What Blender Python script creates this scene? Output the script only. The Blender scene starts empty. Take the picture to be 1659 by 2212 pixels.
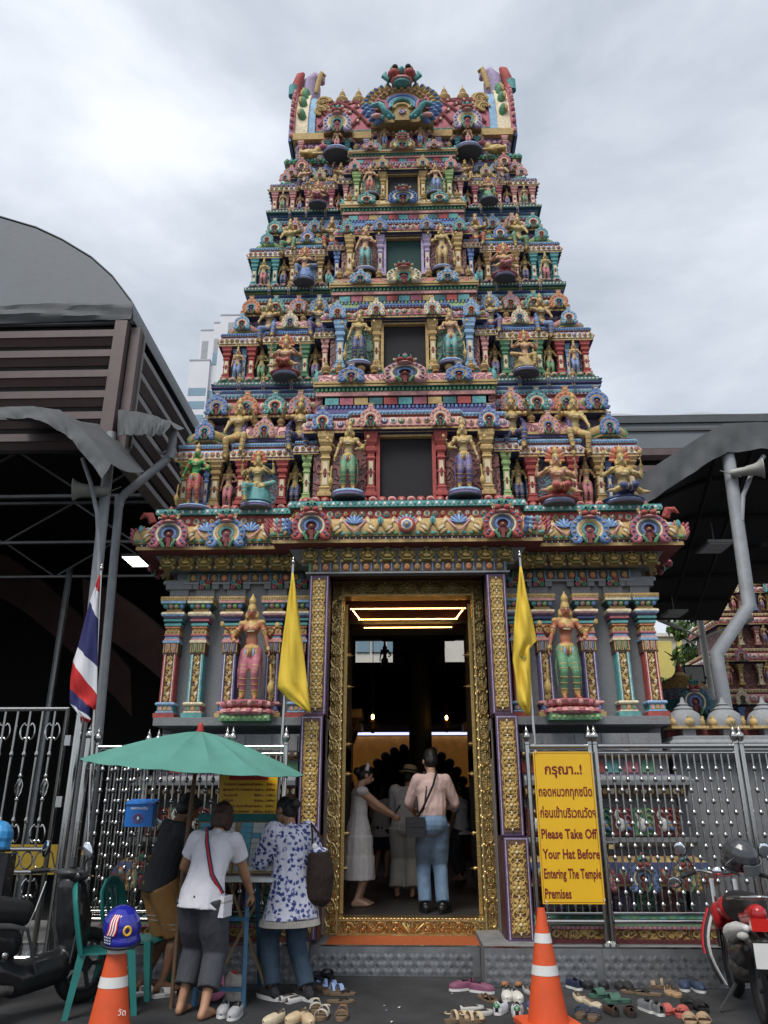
import bpy, math, random
import numpy as np
from mathutils import Vector, Matrix, Euler
R = math.radians
random.seed(7)
sc = bpy.context.scene
COL = sc.collection
# ---------------------------------------------------------------- camera, sky, sun, exposure
F_PX, PITCH, YAW, CAMP = 1661.0, R(21.0), R(1.8), Vector((0, -9.0, 1.5))
cam = bpy.data.cameras.new('camera'); cam.sensor_fit = 'VERTICAL'; cam.sensor_height = 36
cam.lens = 36 * F_PX / 2212; cam.clip_start = .05; cam.clip_end = 2000
camo = bpy.data.objects.new('camera', cam); COL.objects.link(camo)
camo.location = CAMP; camo.rotation_euler = (R(90) + PITCH, 0, YAW); sc.camera = camo
w = bpy.data.worlds.new('World'); sc.world = w; w.use_nodes = True
nt = w.node_tree; nt.nodes.clear()
def N(t, ty, **k):
    n = t.nodes.new(ty)
    for a, b in k.items():
        if a in n.inputs.keys(): n.inputs[a].default_value = b
        else: setattr(n, a, b)
    return n
wo = N(nt, 'ShaderNodeOutputWorld'); sky = N(nt, 'ShaderNodeTexSky', sky_type='NISHITA', sun_disc=False, sun_elevation=R(58), sun_rotation=R(155))
b1 = N(nt, 'ShaderNodeBackground', Strength=.06); nt.links.new(sky.outputs[0], b1.inputs[0])
tc = N(nt, 'ShaderNodeTexCoord'); mp = N(nt, 'ShaderNodeMapping'); mp.inputs['Scale'].default_value = (1, 1, 2.2); mp.inputs['Rotation'].default_value = (R(8), R(24), 0)
nt.links.new(tc.outputs['Generated'], mp.inputs[0])
n1 = N(nt, 'ShaderNodeTexNoise', Scale=2.0, Detail=12.0, Roughness=.55, Distortion=.25); nt.links.new(mp.outputs[0], n1.inputs['Vector'])
cr = N(nt, 'ShaderNodeValToRGB'); e = cr.color_ramp.elements
e[0].position = .34; e[0].color = (.285, .315, .36, 1); e[1].position = .68; e[1].color = (.56, .585, .62, 1)
x_ = cr.color_ramp.elements.new(.47); x_.color = (.375, .405, .45, 1); x_ = cr.color_ramp.elements.new(.56); x_.color = (.45, .48, .525, 1)
nt.links.new(n1.outputs[0], cr.inputs[0])
b2 = N(nt, 'ShaderNodeBackground', Strength=1.0); nt.links.new(cr.outputs[0], b2.inputs[0])
ms = N(nt, 'ShaderNodeMixShader', Fac=.9); nt.links.new(b1.outputs[0], ms.inputs[1]); nt.links.new(b2.outputs[0], ms.inputs[2]); nt.links.new(ms.outputs[0], wo.inputs[0])
sl = bpy.data.lights.new('sun', 'SUN'); sl.energy = 1.5; sl.angle = R(25); sl.color = (1, .96, .9)
so = bpy.data.objects.new('sun', sl); COL.objects.link(so)
sd = Vector((-.35, -.75, 1.25)).normalized(); so.rotation_euler = sd.to_track_quat('Z', 'Y').to_euler(); so.location = (0, -20, 30)
vs = sc.view_settings; vs.view_transform = 'Standard'; vs.look = 'None'; vs.gamma = 1; vs.use_curve_mapping = False; vs.exposure = 0.95
sc.cycles.max_bounces = 6; sc.cycles.diffuse_bounces = 3; sc.cycles.glossy_bounces = 3; sc.cycles.use_denoising = True
# ---------------------------------------------------------------- pixel rays, used to find where things stand
def ray(x, y):
    u = (x - 829.5) / F_PX; v = -(y - 1106) / F_PX
    d = Vector((u, math.cos(PITCH) - v * math.sin(PITCH), math.sin(PITCH) + v * math.cos(PITCH)))
    d.rotate(Euler((0, 0, YAW))); return d
def at(x, y, Y):
    d = ray(x, y); return CAMP + d * ((Y - CAMP.y) / d.y)
def atz(x, y, Z):
    d = ray(x, y); return CAMP + d * ((Z - CAMP.z) / d.z)
# ---------------------------------------------------------------- materials
MATS = {}
def mat(name, col, rough=.6, metal=0, var=.18, vs=6, bump=.12, bs=60, emit=None, spec=.4, oc=False, coat=0, dirt=0):
    m = bpy.data.materials.new(name); m.use_nodes = True; t = m.node_tree; p = t.nodes['Principled BSDF']
    L = t.links.new
    p.inputs['Roughness'].default_value = rough; p.inputs['Metallic'].default_value = metal
    p.inputs['Specular IOR Level'].default_value = spec; p.inputs['Coat Weight'].default_value = coat
    tc = N(t, 'ShaderNodeTexCoord'); co = tc.outputs['Object']
    base = None
    if oc:
        oi = N(t, 'ShaderNodeObjectInfo'); base = oi.outputs['Color']
    if var:
        n = N(t, 'ShaderNodeTexNoise', Scale=vs, Detail=6.0, Roughness=.65); L(co, n.inputs['Vector'])
        mr = N(t, 'ShaderNodeMapRange'); mr.inputs[1].default_value = .3; mr.inputs[2].default_value = .7; mr.inputs[3].default_value = 1 - var; mr.inputs[4].default_value = 1 + var * .7
        L(n.outputs[0], mr.inputs[0])
        mx = N(t, 'ShaderNodeMix', data_type='RGBA', blend_type='MULTIPLY'); mx.inputs[0].default_value = 1
        if base: L(base, mx.inputs[6])
        else: mx.inputs[6].default_value = (*col, 1)
        L(mr.outputs[0], mx.inputs[7]); base = mx.outputs[2]
        if rough > .25:
            m2 = N(t, 'ShaderNodeMapRange'); m2.inputs[3].default_value = rough - .12; m2.inputs[4].default_value = min(1, rough + .12); L(n.outputs[0], m2.inputs[0]); L(m2.outputs[0], p.inputs['Roughness'])
    if dirt:
        n = N(t, 'ShaderNodeTexNoise', Scale=4.5, Detail=11.0, Roughness=.78); L(co, n.inputs['Vector'])
        mr = N(t, 'ShaderNodeMapRange'); mr.inputs[1].default_value = .5; mr.inputs[2].default_value = .72; mr.inputs[3].default_value = 0; mr.inputs[4].default_value = dirt; L(n.outputs[0], mr.inputs[0])
        mx = N(t, 'ShaderNodeMix', data_type='RGBA'); L(mr.outputs[0], mx.inputs[0])
        if base: L(base, mx.inputs[6])
        else: mx.inputs[6].default_value = (*col, 1)
        mx.inputs[7].default_value = (.05, .045, .04, 1); base = mx.outputs[2]
    if base: L(base, p.inputs['Base Color'])
    else: p.inputs['Base Color'].default_value = (*col, 1)
    if bump:
        n = N(t, 'ShaderNodeTexNoise', Scale=bs, Detail=4.0); L(co, n.inputs['Vector'])
        b = N(t, 'ShaderNodeBump', Strength=bump, Distance=.01); L(n.outputs[0], b.inputs['Height']); L(b.outputs[0], p.inputs['Normal'])
    if emit:
        p.inputs['Emission Color'].default_value = (*emit[:3], 1); p.inputs['Emission Strength'].default_value = emit[3]
    m.diffuse_color = (*col, 1); MATS[name] = m; return m
def carved(name, c1, c2, scale=9, rough=.55, metal=0, depth=.03, kind='swirl'):
    """low-relief carving: curling ridges in c1 over a ground of c2"""
    m = bpy.data.materials.new(name); m.use_nodes = True; t = m.node_tree; p = t.nodes['Principled BSDF']; L = t.links.new
    p.inputs['Roughness'].default_value = rough; p.inputs['Metallic'].default_value = metal
    tc = N(t, 'ShaderNodeTexCoord'); co = tc.outputs['Object']
    n = N(t, 'ShaderNodeTexNoise', Scale=scale * .35, Detail=2.0); L(co, n.inputs['Vector'])
    mx = N(t, 'ShaderNodeMix', data_type='RGBA'); mx.inputs[0].default_value = .35; L(co, mx.inputs[6]); L(n.outputs['Color'], mx.inputs[7])
    v = N(t, 'ShaderNodeTexVoronoi', Scale=scale); v.feature = 'F1'; L(mx.outputs[2], v.inputs['Vector'])
    ma = N(t, 'ShaderNodeMath', operation='MULTIPLY'); ma.inputs[1].default_value = 16; L(v.outputs['Distance'], ma.inputs[0])
    sn = N(t, 'ShaderNodeMath', operation='SINE'); L(ma.outputs[0], sn.inputs[0])
    mr = N(t, 'ShaderNodeMapRange'); mr.inputs[1].default_value = -.5; mr.inputs[2].default_value = .5; L(sn.outputs[0], mr.inputs[0])
    m3 = N(t, 'ShaderNodeMix', data_type='RGBA'); L(mr.outputs[0], m3.inputs[0]); m3.inputs[6].default_value = (*c2, 1); m3.inputs[7].default_value = (*c1, 1)
    L(m3.outputs[2], p.inputs['Base Color'])
    b = N(t, 'ShaderNodeBump', Strength=.9, Distance=depth); L(mr.outputs[0], b.inputs['Height']); L(b.outputs[0], p.inputs['Normal'])
    MATS[name] = m; return m
# painted stucco colours of the tower
PC = dict(red=(.40, .055, .045), dred=(.22, .045, .045), pink=(.60, .26, .23), rose=(.45, .11, .15), gold=(.48, .31, .085), ochre=(.36, .22, .06), cream=(.66, .55, .34),  # dred is a dark red paint and also the shading colour in recessed mouldings
          teal=(.075, .33, .33), dteal=(.03, .13, .14), green=(.09, .27, .13), lime=(.27, .42, .12), blue=(.12, .22, .48), sky=(.20, .38, .58), navy=(.05, .07, .19), purple=(.14, .11, .28),
          lilac=(.40, .31, .50), white=(.70, .68, .64), orange=(.60, .20, .05), brown=(.13, .07, .04), black=(.012, .012, .014), slate=(.09, .11, .14))
for k, c in PC.items(): q_ = .3 * c[0] + .55 * c[1] + .15 * c[2]; PC[k] = tuple(min(.8, (v * .78 + q_ * .22) * 1.12) for v in c)
for k, c in PC.items(): mat('paint ' + k, c, rough=.7, var=.30, vs=26, bump=.5, bs=55, dirt=.5, spec=.22)
mat('paint tint', (.5, .5, .5), rough=.7, var=.30, vs=26, bump=.5, bs=55, oc=True, dirt=.5, spec=.22)
mat('granite', (.20, .207, .217), rough=.7, var=.22, vs=45, bump=.5, bs=160, dirt=.25)
mat('granite pale', (.26, .27, .28), rough=.65, var=.2, vs=30, bump=.4, bs=120, dirt=.35)
mat('steel', (.46, .455, .44), rough=.14, metal=1, var=.06, vs=14, bump=.03, bs=30)
mat('steel rod', (.33, .33, .315), rough=.2, metal=1, var=.1, vs=14, bump=.03, bs=30)  # darker copy of steel: the dim street reflected in rods is put into the colour
mat('steel dull', (.30, .31, .32), rough=.42, metal=.85, var=.25, vs=9, bump=.15, bs=60, dirt=.3)
mat('brass', (.68, .50, .22), rough=.32, metal=1, var=.25, vs=12, bump=.3, bs=70)
mat('brass dark', (.44, .31, .12), rough=.40, metal=1, var=.3, vs=9, bump=.6, bs=55)
mat('maroon', (.075, .028, .03), rough=.45, var=.25, vs=5, bump=.1)
mat('void', (.006, .006, .007), rough=.9, var=0, bump=0)
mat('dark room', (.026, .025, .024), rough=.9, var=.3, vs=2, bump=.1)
carved('carved maroon', (.24, .09, .08), (.10, .04, .04), 9)
carved('carved green', (.11, .22, .15), (.04, .09, .07), 9)
carved('carved gold', (.50, .32, .09), (.14, .06, .03), 14)
carved('carved brass', (.68, .50, .22), (.34, .22, .08), 16, rough=.38, metal=1)
carved('carved mixed', (.13, .24, .28), (.13, .07, .09), 11)
carved('carved purple', (.25, .19, .30), (.11, .08, .14), 11)
# ---------------------------------------------------------------- mesh building
class MB:
    def __init__(s): s.v = []; s.f = []; s.m = []; s.T = None
    def add(s, vs, fs, m):
        b = len(s.v)
        if s.T is not None: vs = [s.T @ Vector(v) for v in vs]
        s.v += [tuple(v) for v in vs]
        for i, f in enumerate(fs):
            s.f.append([b + j for j in f]); s.m.append(m if isinstance(m, str) else m[i])
        return s
    def box(s, x0, x1, y0, y1, z0, z1, m):
        v = [(x0, y0, z0), (x1, y0, z0), (x1, y1, z0), (x0, y1, z0), (x0, y0, z1), (x1, y0, z1), (x1, y1, z1), (x0, y1, z1)]
        return s.add(v, [(0, 3, 2, 1), (4, 5, 6, 7), (0, 1, 5, 4), (1, 2, 6, 5), (2, 3, 7, 6), (3, 0, 4, 7)], m)
    def bar(s, a, b, w, h, m, up=(0, 0, 1)):
        a = Vector(a); b = Vector(b); d = (b - a).normalized(); u = Vector(up); x = d.cross(u)
        if x.length < 1e-4: x = d.cross(Vector((0, 1, 0)))
        x.normalize(); z = x.cross(d); x = x * w / 2; z = z * h / 2
        v = [a - x - z, a + x - z, a + x + z, a - x + z, b - x - z, b + x - z, b + x + z, b - x + z]
        return s.add(v, [(0, 1, 2, 3), (7, 6, 5, 4), (0, 4, 5, 1), (1, 5, 6, 2), (2, 6, 7, 3), (3, 7, 4, 0)], m)
    def sweep(s, prof, x0, x1, y0, y1, ms, cap=True):
        """moulding carried round a rectangle; prof = [(outward offset, z)...]"""
        v = []; n = len(prof)
        for o, z in prof: v += [(x0 - o, y0 - o, z), (x1 + o, y0 - o, z), (x1 + o, y1 + o, z), (x0 - o, y1 + o, z)]
        f = []; mm = []
        for i in range(n - 1):
            for j in range(4):
                k = (j + 1) % 4; f.append((i * 4 + j, i * 4 + k, i * 4 + 4 + k, i * 4 + 4 + j)); mm.append(ms if isinstance(ms, str) else ms[i])
        if cap:
            f += [(3, 2, 1, 0), tuple((n - 1) * 4 + j for j in range(4))]; mm += [mm[0], mm[-1]]
        return s.add(v, f, mm)
    def tube(s, pts, r, m, seg=8, closed=False, cap=True, flat=1.0, up=None):
        pts = [Vector(p) for p in pts]; n = len(pts); rs = r if isinstance(r, (list, tuple)) else [r] * n
        v = []; px = None
        for i, p in enumerate(pts):
            if closed: d = pts[(i + 1) % n] - pts[i - 1]
            else: d = pts[min(i + 1, n - 1)] - pts[max(i - 1, 0)]
            if d.length < 1e-9: d = Vector((0, 0, 1))
            d.normalize()
            if up is not None: x = Vector(up) - d * d.dot(Vector(up))
            elif px is None: x = d.orthogonal()
            else: x = px - d * px.dot(d)
            if x.length < 1e-6: x = d.orthogonal()
            x.normalize(); px = x; y = d.cross(x)
            for k in range(seg):
                a = 2 * math.pi * k / seg; v.append(p + x * (math.cos(a) * rs[i] * flat) + y * (math.sin(a) * rs[i]))
        f = []
        for i in range(n if closed else n - 1):
            j = (i + 1) % n
            for k in range(seg): q = (k + 1) % seg; f.append((i * seg + k, i * seg + q, j * seg + q, j * seg + k))
        if cap and not closed: f += [tuple(reversed(range(seg))), tuple((n - 1) * seg + k for k in range(seg))]
        return s.add(v, f, m)
    def lathe(s, prof, m, c=(0, 0, 0), seg=12, sx=1, sy=1, rot=0, cap=True):
        v = []; n = len(prof)
        for r, z in prof:
            for k in range(seg):
                a = 2 * math.pi * k / seg + rot; v.append((c[0] + math.cos(a) * r * sx, c[1] + math.sin(a) * r * sy, c[2] + z))
        f = []; mm = []
        for i in range(n - 1):
            for k in range(seg): q = (k + 1) % seg; f.append((i * seg + k, i * seg + q, i * seg + seg + q, i * seg + seg + k)); mm.append(m if isinstance(m, str) else m[i])
        if cap: f += [tuple(reversed(range(seg))), tuple((n - 1) * seg + k for k in range(seg))]; mm += [mm[0], mm[-1]]
        return s.add(v, f, mm)
    def ell(s, c, r, m, seg=8, rings=5, rot=None):
        if not isinstance(r, (tuple, list)): r = (r, r, r)
        c = Vector(c); v = [Vector((0, 0, -r[2]))]
        for i in range(1, rings):
            t = math.pi * i / rings
            for k in range(seg): a = 2 * math.pi * k / seg; v.append(Vector((math.sin(t) * math.cos(a) * r[0], math.sin(t) * math.sin(a) * r[1], -math.cos(t) * r[2])))
        v.append(Vector((0, 0, r[2]))); n = len(v)
        if rot is not None:
            e = rot if isinstance(rot, Matrix) else Euler(rot).to_matrix(); v = [e @ p for p in v]
        f = [(0, 1 + (k + 1) % seg, 1 + k) for k in range(seg)]
        for i in range(rings - 2):
            for k in range(seg): q = (k + 1) % seg; b = 1 + i * seg; f.append((b + k, b + q, b + seg + q, b + seg + k))
        b = 1 + (rings - 2) * seg; f += [(b + k, b + (k + 1) % seg, n - 1) for k in range(seg)]
        return s.add([p + c for p in v], f, m)
    def prism(s, poly, a, b, m, axis='y'):
        """polygon (2-D) extruded; axis y: (x,z) from y=a to y=b; x: (y,z); z: (x,y)"""
        n = len(poly)
        if axis == 'y': v = [(p, a, q) for p, q in poly] + [(p, b, q) for p, q in poly]
        elif axis == 'x': v = [(a, p, q) for p, q in poly] + [(b, p, q) for p, q in poly]
        else: v = [(p, q, a) for p, q in poly] + [(p, q, b) for p, q in poly]
        f = [tuple(range(n)), tuple(reversed(range(n, 2 * n)))] + [(i, n + i, n + (i + 1) % n, (i + 1) % n) for i in range(n)]
        return s.add(v, f, m)
    def sheet(s, rows, m, thick=0):
        """grid of points rows[i][j]; thick gives it a second side"""
        nr = len(rows); nc = len(rows[0]); v = [Vector(p) for r in rows for p in r]; f = []
        for i in range(nr - 1):
            for j in range(nc - 1): f.append((i * nc + j, i * nc + j + 1, i * nc + nc + j + 1, i * nc + nc + j))
        if thick:
            nn = []
            for i in range(nr):
                for j in range(nc):
                    a = Vector(rows[min(i + 1, nr - 1)][j]) - Vector(rows[max(i - 1, 0)][j]); b = Vector(rows[i][min(j + 1, nc - 1)]) - Vector(rows[i][max(j - 1, 0)])
                    c = a.cross(b); c = c.normalized() if c.length > 1e-9 else Vector((0, 0, 1)); nn.append(c * thick)
            k = len(v); v += [p + q for p, q in zip(v, nn)]; f += [tuple(reversed([q + k for q in g])) for g in f]
            edge = [j for j in range(nc)] + [i * nc + nc - 1 for i in range(1, nr)] + [(nr - 1) * nc + j for j in range(nc - 2, -1, -1)] + [i * nc for i in range(nr - 2, 0, -1)]
            for i in range(len(edge)): a, b = edge[i], edge[(i + 1) % len(edge)]; f.append((b, a, a + k, b + k))
        return s.add(v, f, m)
    def mesh(s, name, angle=40):
        me = bpy.data.meshes.new(name); me.from_pydata(s.v, [], s.f); names = list(dict.fromkeys(s.m))
        for n in names: me.materials.append(MATS[n])
        ix = {n: i for i, n in enumerate(names)}
        me.polygons.foreach_set('material_index', [ix[m] for m in s.m]); me.polygons.foreach_set('use_smooth', [True] * len(s.f))
        me.update()
        if angle < 180: me.set_sharp_from_angle(angle=R(angle))
        return me
    def build(s, name, parent=None, angle=40, **k): return link(name, s.mesh(name, angle), parent, **k)
def link(name, me, parent=None, loc=(0, 0, 0), rot=(0, 0, 0), scale=1, color=None, kind=None, label=None):
    o = bpy.data.objects.new(name, me); COL.objects.link(o)
    if parent is not None: o.parent = parent
    o.location = loc; o.rotation_euler = rot; o.scale = (scale,) * 3 if isinstance(scale, (int, float)) else scale
    if color is not None: o.color = color if len(color) == 4 else (*color, 1)
    if kind: o['kind'] = kind
    if label: o['label'] = label
    return o
def tag(o, label, cat, group=None):
    o['label'] = label; o['category'] = cat
    if group: o['group'] = group
    return o
def thing(name, label, cat, loc=(0, 0, 0), rot=(0, 0, 0), group=None, scale=1):
    o = link(name, None, None, loc, rot, scale); o.empty_display_size = .1; return tag(o, label, cat, group)
def arcpts(r, a0, a1, n, c=(0, 0, 0), rz=None):
    rz = rz or r; return [(c[0] + r * math.cos(R(a0 + (a1 - a0) * i / (n - 1))), c[1], c[2] + rz * math.sin(R(a0 + (a1 - a0) * i / (n - 1)))) for i in range(n)]
# ---------------------------------------------------------------- figures: soft bodies grown from bones
from mathutils import noise as mnoise
class Fig:
    def __init__(s): s.p = []
    def cap(s, a, b, ra, rb, m): s.p.append(('c', Vector(a), Vector(b), ra, rb, m)); return s
    def chain(s, pts, rs, m):
        for i in range(len(pts) - 1): s.cap(pts[i], pts[i + 1], rs[i], rs[i + 1], m)
        return s
    def ell(s, c, r, m, rot=None):
        if not isinstance(r, (tuple, list)): r = (r, r, r)
        e = Matrix.Identity(3) if rot is None else (rot if isinstance(rot, Matrix) else Euler(rot).to_matrix())
        s.p.append(('e', Vector(c), Vector(r), e, 0, m)); return s
    def cone(s, pts, rs, m, up=(1, 0, 0)):
        """flat-ended skirt or sleeve: rs = [(rx, ry)...] with rx along up"""
        s.p.append(('k', [Vector(p) for p in pts], rs, Vector(up), 0, m)); return s
    def raw(s):
        b = MB()
        for k in s.p:
            if k[0] == 'c':
                b.ell(k[1], k[3], k[5], 10, 6); b.ell(k[2], k[4], k[5], 10, 6)
                if (k[2] - k[1]).length > 1e-5: b.tube([k[1], k[2]], [k[3], k[4]], k[5], 10)
            elif k[0] == 'e': b.ell(k[1], tuple(k[2]), k[5], 12, 8, k[3])
            else:
                pts, rs, up = k[1], k[2], k[3]; v = []; n = len(pts); S = 14
                for i, p in enumerate(pts):
                    d = (pts[min(i + 1, n - 1)] - pts[max(i - 1, 0)]).normalized(); x = (up - d * up.dot(d)).normalized(); y = d.cross(x)
                    for j in range(S): a = 2 * math.pi * j / S; v.append(p + x * math.cos(a) * rs[i][0] + y * math.sin(a) * rs[i][1])
                f = [(i * S + j, i * S + (j + 1) % S, i * S + S + (j + 1) % S, i * S + S + j) for i in range(n - 1) for j in range(S)]
                f += [tuple(reversed(range(S))), tuple((n - 1) * S + j for j in range(S))]; b.add(v, f, k[5])
        return b
    def mesh(s, name, vox=.01, smooth=2, wrinkle=0, wscale=9, extra=None):
        b = s.raw(); me = bpy.data.meshes.new('raw'); me.from_pydata(b.v, [], b.f)
        o = bpy.data.objects.new('raw', me); COL.objects.link(o)
        md = o.modifiers.new('r', 'REMESH'); md.mode = 'VOXEL'; md.voxel_size = vox; md.use_smooth_shade = True
        if smooth: q = o.modifiers.new('s', 'SMOOTH'); q.factor = .5; q.iterations = smooth
        dg = bpy.context.evaluated_depsgraph_get(); out = bpy.data.meshes.new_from_object(o.evaluated_get(dg)); out.name = name
        bpy.data.objects.remove(o); bpy.data.meshes.remove(me)
        nv = len(out.vertices); co = np.empty(nv * 3); out.vertices.foreach_get('co', co); co = co.reshape(-1, 3)
        if wrinkle:
            nr = np.empty(nv * 3); out.vertices.foreach_get('normal', nr); nr = nr.reshape(-1, 3)
            d = np.array([mnoise.noise(Vector((c[0] * wscale, c[1] * wscale, c[2] * wscale * .45))) + .5 * mnoise.noise(Vector((c[0] * wscale * 2.7 + 5, c[1] * wscale * 2.7, c[2] * wscale * 1.3))) for c in co])
            co = co + nr * d[:, None] * wrinkle; out.vertices.foreach_set('co', co.ravel())
        names = list(dict.fromkeys(k[5] for k in s.p))
        for n in names: out.materials.append(MATS[n])
        npoly = len(out.polygons)
        if len(names) > 1:
            ce = np.empty(npoly * 3); out.polygons.foreach_get('center', ce); ce = ce.reshape(-1, 3)
            best = np.full(npoly, 1e9); idx = np.zeros(npoly, int)
            for k in s.p:
                if k[0] == 'c':
                    a, c = np.array(k[1]), np.array(k[2]); ab = c - a; L = max(ab @ ab, 1e-12); t = np.clip((ce - a) @ ab / L, 0, 1)
                    d = np.linalg.norm(ce - a - t[:, None] * ab, axis=1) - (k[3] + (k[4] - k[3]) * t)
                elif k[0] == 'e':
                    q = (ce - np.array(k[1])) @ np.array(k[3]); r = np.array(k[2]); d = (np.linalg.norm(q / r, axis=1) - 1) * r.min()
                else:
                    d = np.full(npoly, 1e9)
                    for i in range(len(k[1]) - 1):
                        a, c = np.array(k[1][i]), np.array(k[1][i + 1]); ab = c - a; L = max(ab @ ab, 1e-12); t0 = (ce - a) @ ab / L; t = np.clip(t0, 0, 1)
                        rr = (sum(k[2][i]) + (sum(k[2][i + 1]) - sum(k[2][i])) * t) / 2
                        d = np.minimum(d, np.abs(np.linalg.norm(ce - a - t[:, None] * ab, axis=1) - rr) + np.abs(t0 - t) * math.sqrt(L))
                up = d < best; best[up] = d[up]; idx[up] = names.index(k[5])
            out.polygons.foreach_set('material_index', idx)
        out.update()
        if extra is not None: out = merge_mesh(out, extra, name)
        return out
def merge_mesh(me, mb, name):
    """append details held in an MB to a mesh"""
    import bmesh
    m2 = mb.mesh('x', 180); bm = bmesh.new(); bm.from_mesh(me); n0 = len(me.materials)
    nf = len(bm.faces); bm.from_mesh(m2); bm.faces.ensure_lookup_table()
    for m in m2.materials: me.materials.append(m)
    for f in bm.faces[nf:]: f.material_index += n0; f.smooth = True
    bm.to_mesh(me); bm.free(); bpy.data.meshes.remove(m2); me.name = name; return me
def ik(a, b, l1, l2, pole):
    a, b, pole = Vector(a), Vector(b), Vector(pole); d = b - a; L = d.length; mx = (l1 + l2) * .999
    if L > mx: b = a + d * (mx / L); d = b - a; L = mx
    d.normalize(); x = (l1 * l1 - l2 * l2 + L * L) / (2 * L); h = math.sqrt(max(l1 * l1 - x * x, 0))
    p = pole - d * pole.dot(d)
    if p.length < 1e-6: p = d.orthogonal()
    return a + d * x + p.normalized() * h, b
def skeleton(H, pel=(0, 0, .525), lean=0, side=0, twist=0, feet=((-.07, 0), (.07, 0)), fz=(0, 0), fyaw=(8, -8), hands=((-.14, .05, .45), (.14, .05, .45)),
             poles=((-1, -1, -.3), (1, -1, -.3)), hp=0, hy=0, kn=((0, 1, 0), (0, 1, 0)), sw=.105, curve=1.0):
    """bones of a standing figure facing +y; every length is a fraction of H; left is index 0 (-x)"""
    J = {}; H_ = H; P = Vector(pel) * H
    Rt = Euler((R(-lean), R(side), R(twist)), 'ZYX').to_matrix(); Rl = Euler((R(-lean * .45 * curve), R(side), 0), 'ZYX').to_matrix()
    J['pel'] = P; J['waist'] = P + Rl @ Vector((0, 0, .10 * H)); J['chest'] = J['waist'] + Rt @ Vector((0, .005 * H, .12 * H))
    J['neck'] = J['chest'] + Rt @ Vector((0, -.005 * H, .085 * H)); J['Rt'] = Rt; J['Rl'] = Rl
    Rh = Euler((R(-lean * .5 + hp), R(side * .4), R(twist + hy)), 'ZYX').to_matrix(); J['Rh'] = Rh
    J['head'] = J['neck'] + Rt @ Vector((0, .012 * H, .025 * H)) + Rh @ Vector((0, .012 * H, .072 * H))
    for i, s in ((0, -1), (1, 1)):
        sh = J['chest'] + Rt @ Vector((s * sw * H, -.005 * H, .055 * H)); J['sh', i] = sh
        el, wr = ik(sh, Vector(hands[i]) * H, .165 * H, .145 * H, poles[i]); J['el', i] = el; J['wr', i] = wr
        hip = P + Vector((s * .052 * H, 0, -.02 * H)); J['hip', i] = hip
        an = Vector((feet[i][0] * H, feet[i][1] * H, fz[i] * H + .042 * H)); k, an = ik(hip, an, .245 * H, .245 * H, kn[i]); J['kn', i] = k; J['an', i] = an
        J['fd', i] = Vector((math.sin(R(-fyaw[i])), math.cos(R(-fyaw[i])), 0))
    J['H'] = H; return J
def hand(f, J, i, m, curl=.5, dirv=None):
    """palm, four fingers of different length and a thumb, bent by curl"""
    H = J['H']; s = -1 if i == 0 else 1; w = J['wr', i]; d = Vector(dirv).normalized() if dirv is not None else (w - J['el', i]).normalized()
    pn = Vector((-s, .15, 0)); pn = (pn - d * pn.dot(d)); pn = pn.normalized() if pn.length > 1e-4 else d.orthogonal().normalized(); ax = d.cross(pn).normalized()
    pc = w + d * .026 * H
    for t in (-1.3, -.45, .45, 1.3): f.cap(w + ax * t * .004 * H, w + d * .05 * H + ax * t * .0095 * H, .0085 * H, .007 * H, m)
    for t, l in ((-1.5, .036), (-.5, .045), (.5, .043), (1.5, .034)):
        a = w + d * .05 * H + ax * t * .0095 * H; b = a + (d * math.cos(curl * .8) + pn * math.sin(curl * .8)) * l * .55 * H; c = b + (d * math.cos(curl * 2) + pn * math.sin(curl * 2)) * l * .5 * H
        f.chain([a, b, c], [.0062 * H, .0055 * H, .0045 * H], m)
    a = w + d * .016 * H - ax * .014 * H; b = a + (d * .6 - ax * .7 + pn * .4).normalized() * .028 * H; f.chain([a, b, b + (d * .9 + pn * .4 - ax * .1).normalized() * .022 * H], [.0085 * H, .007 * H, .0055 * H], m)
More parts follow.
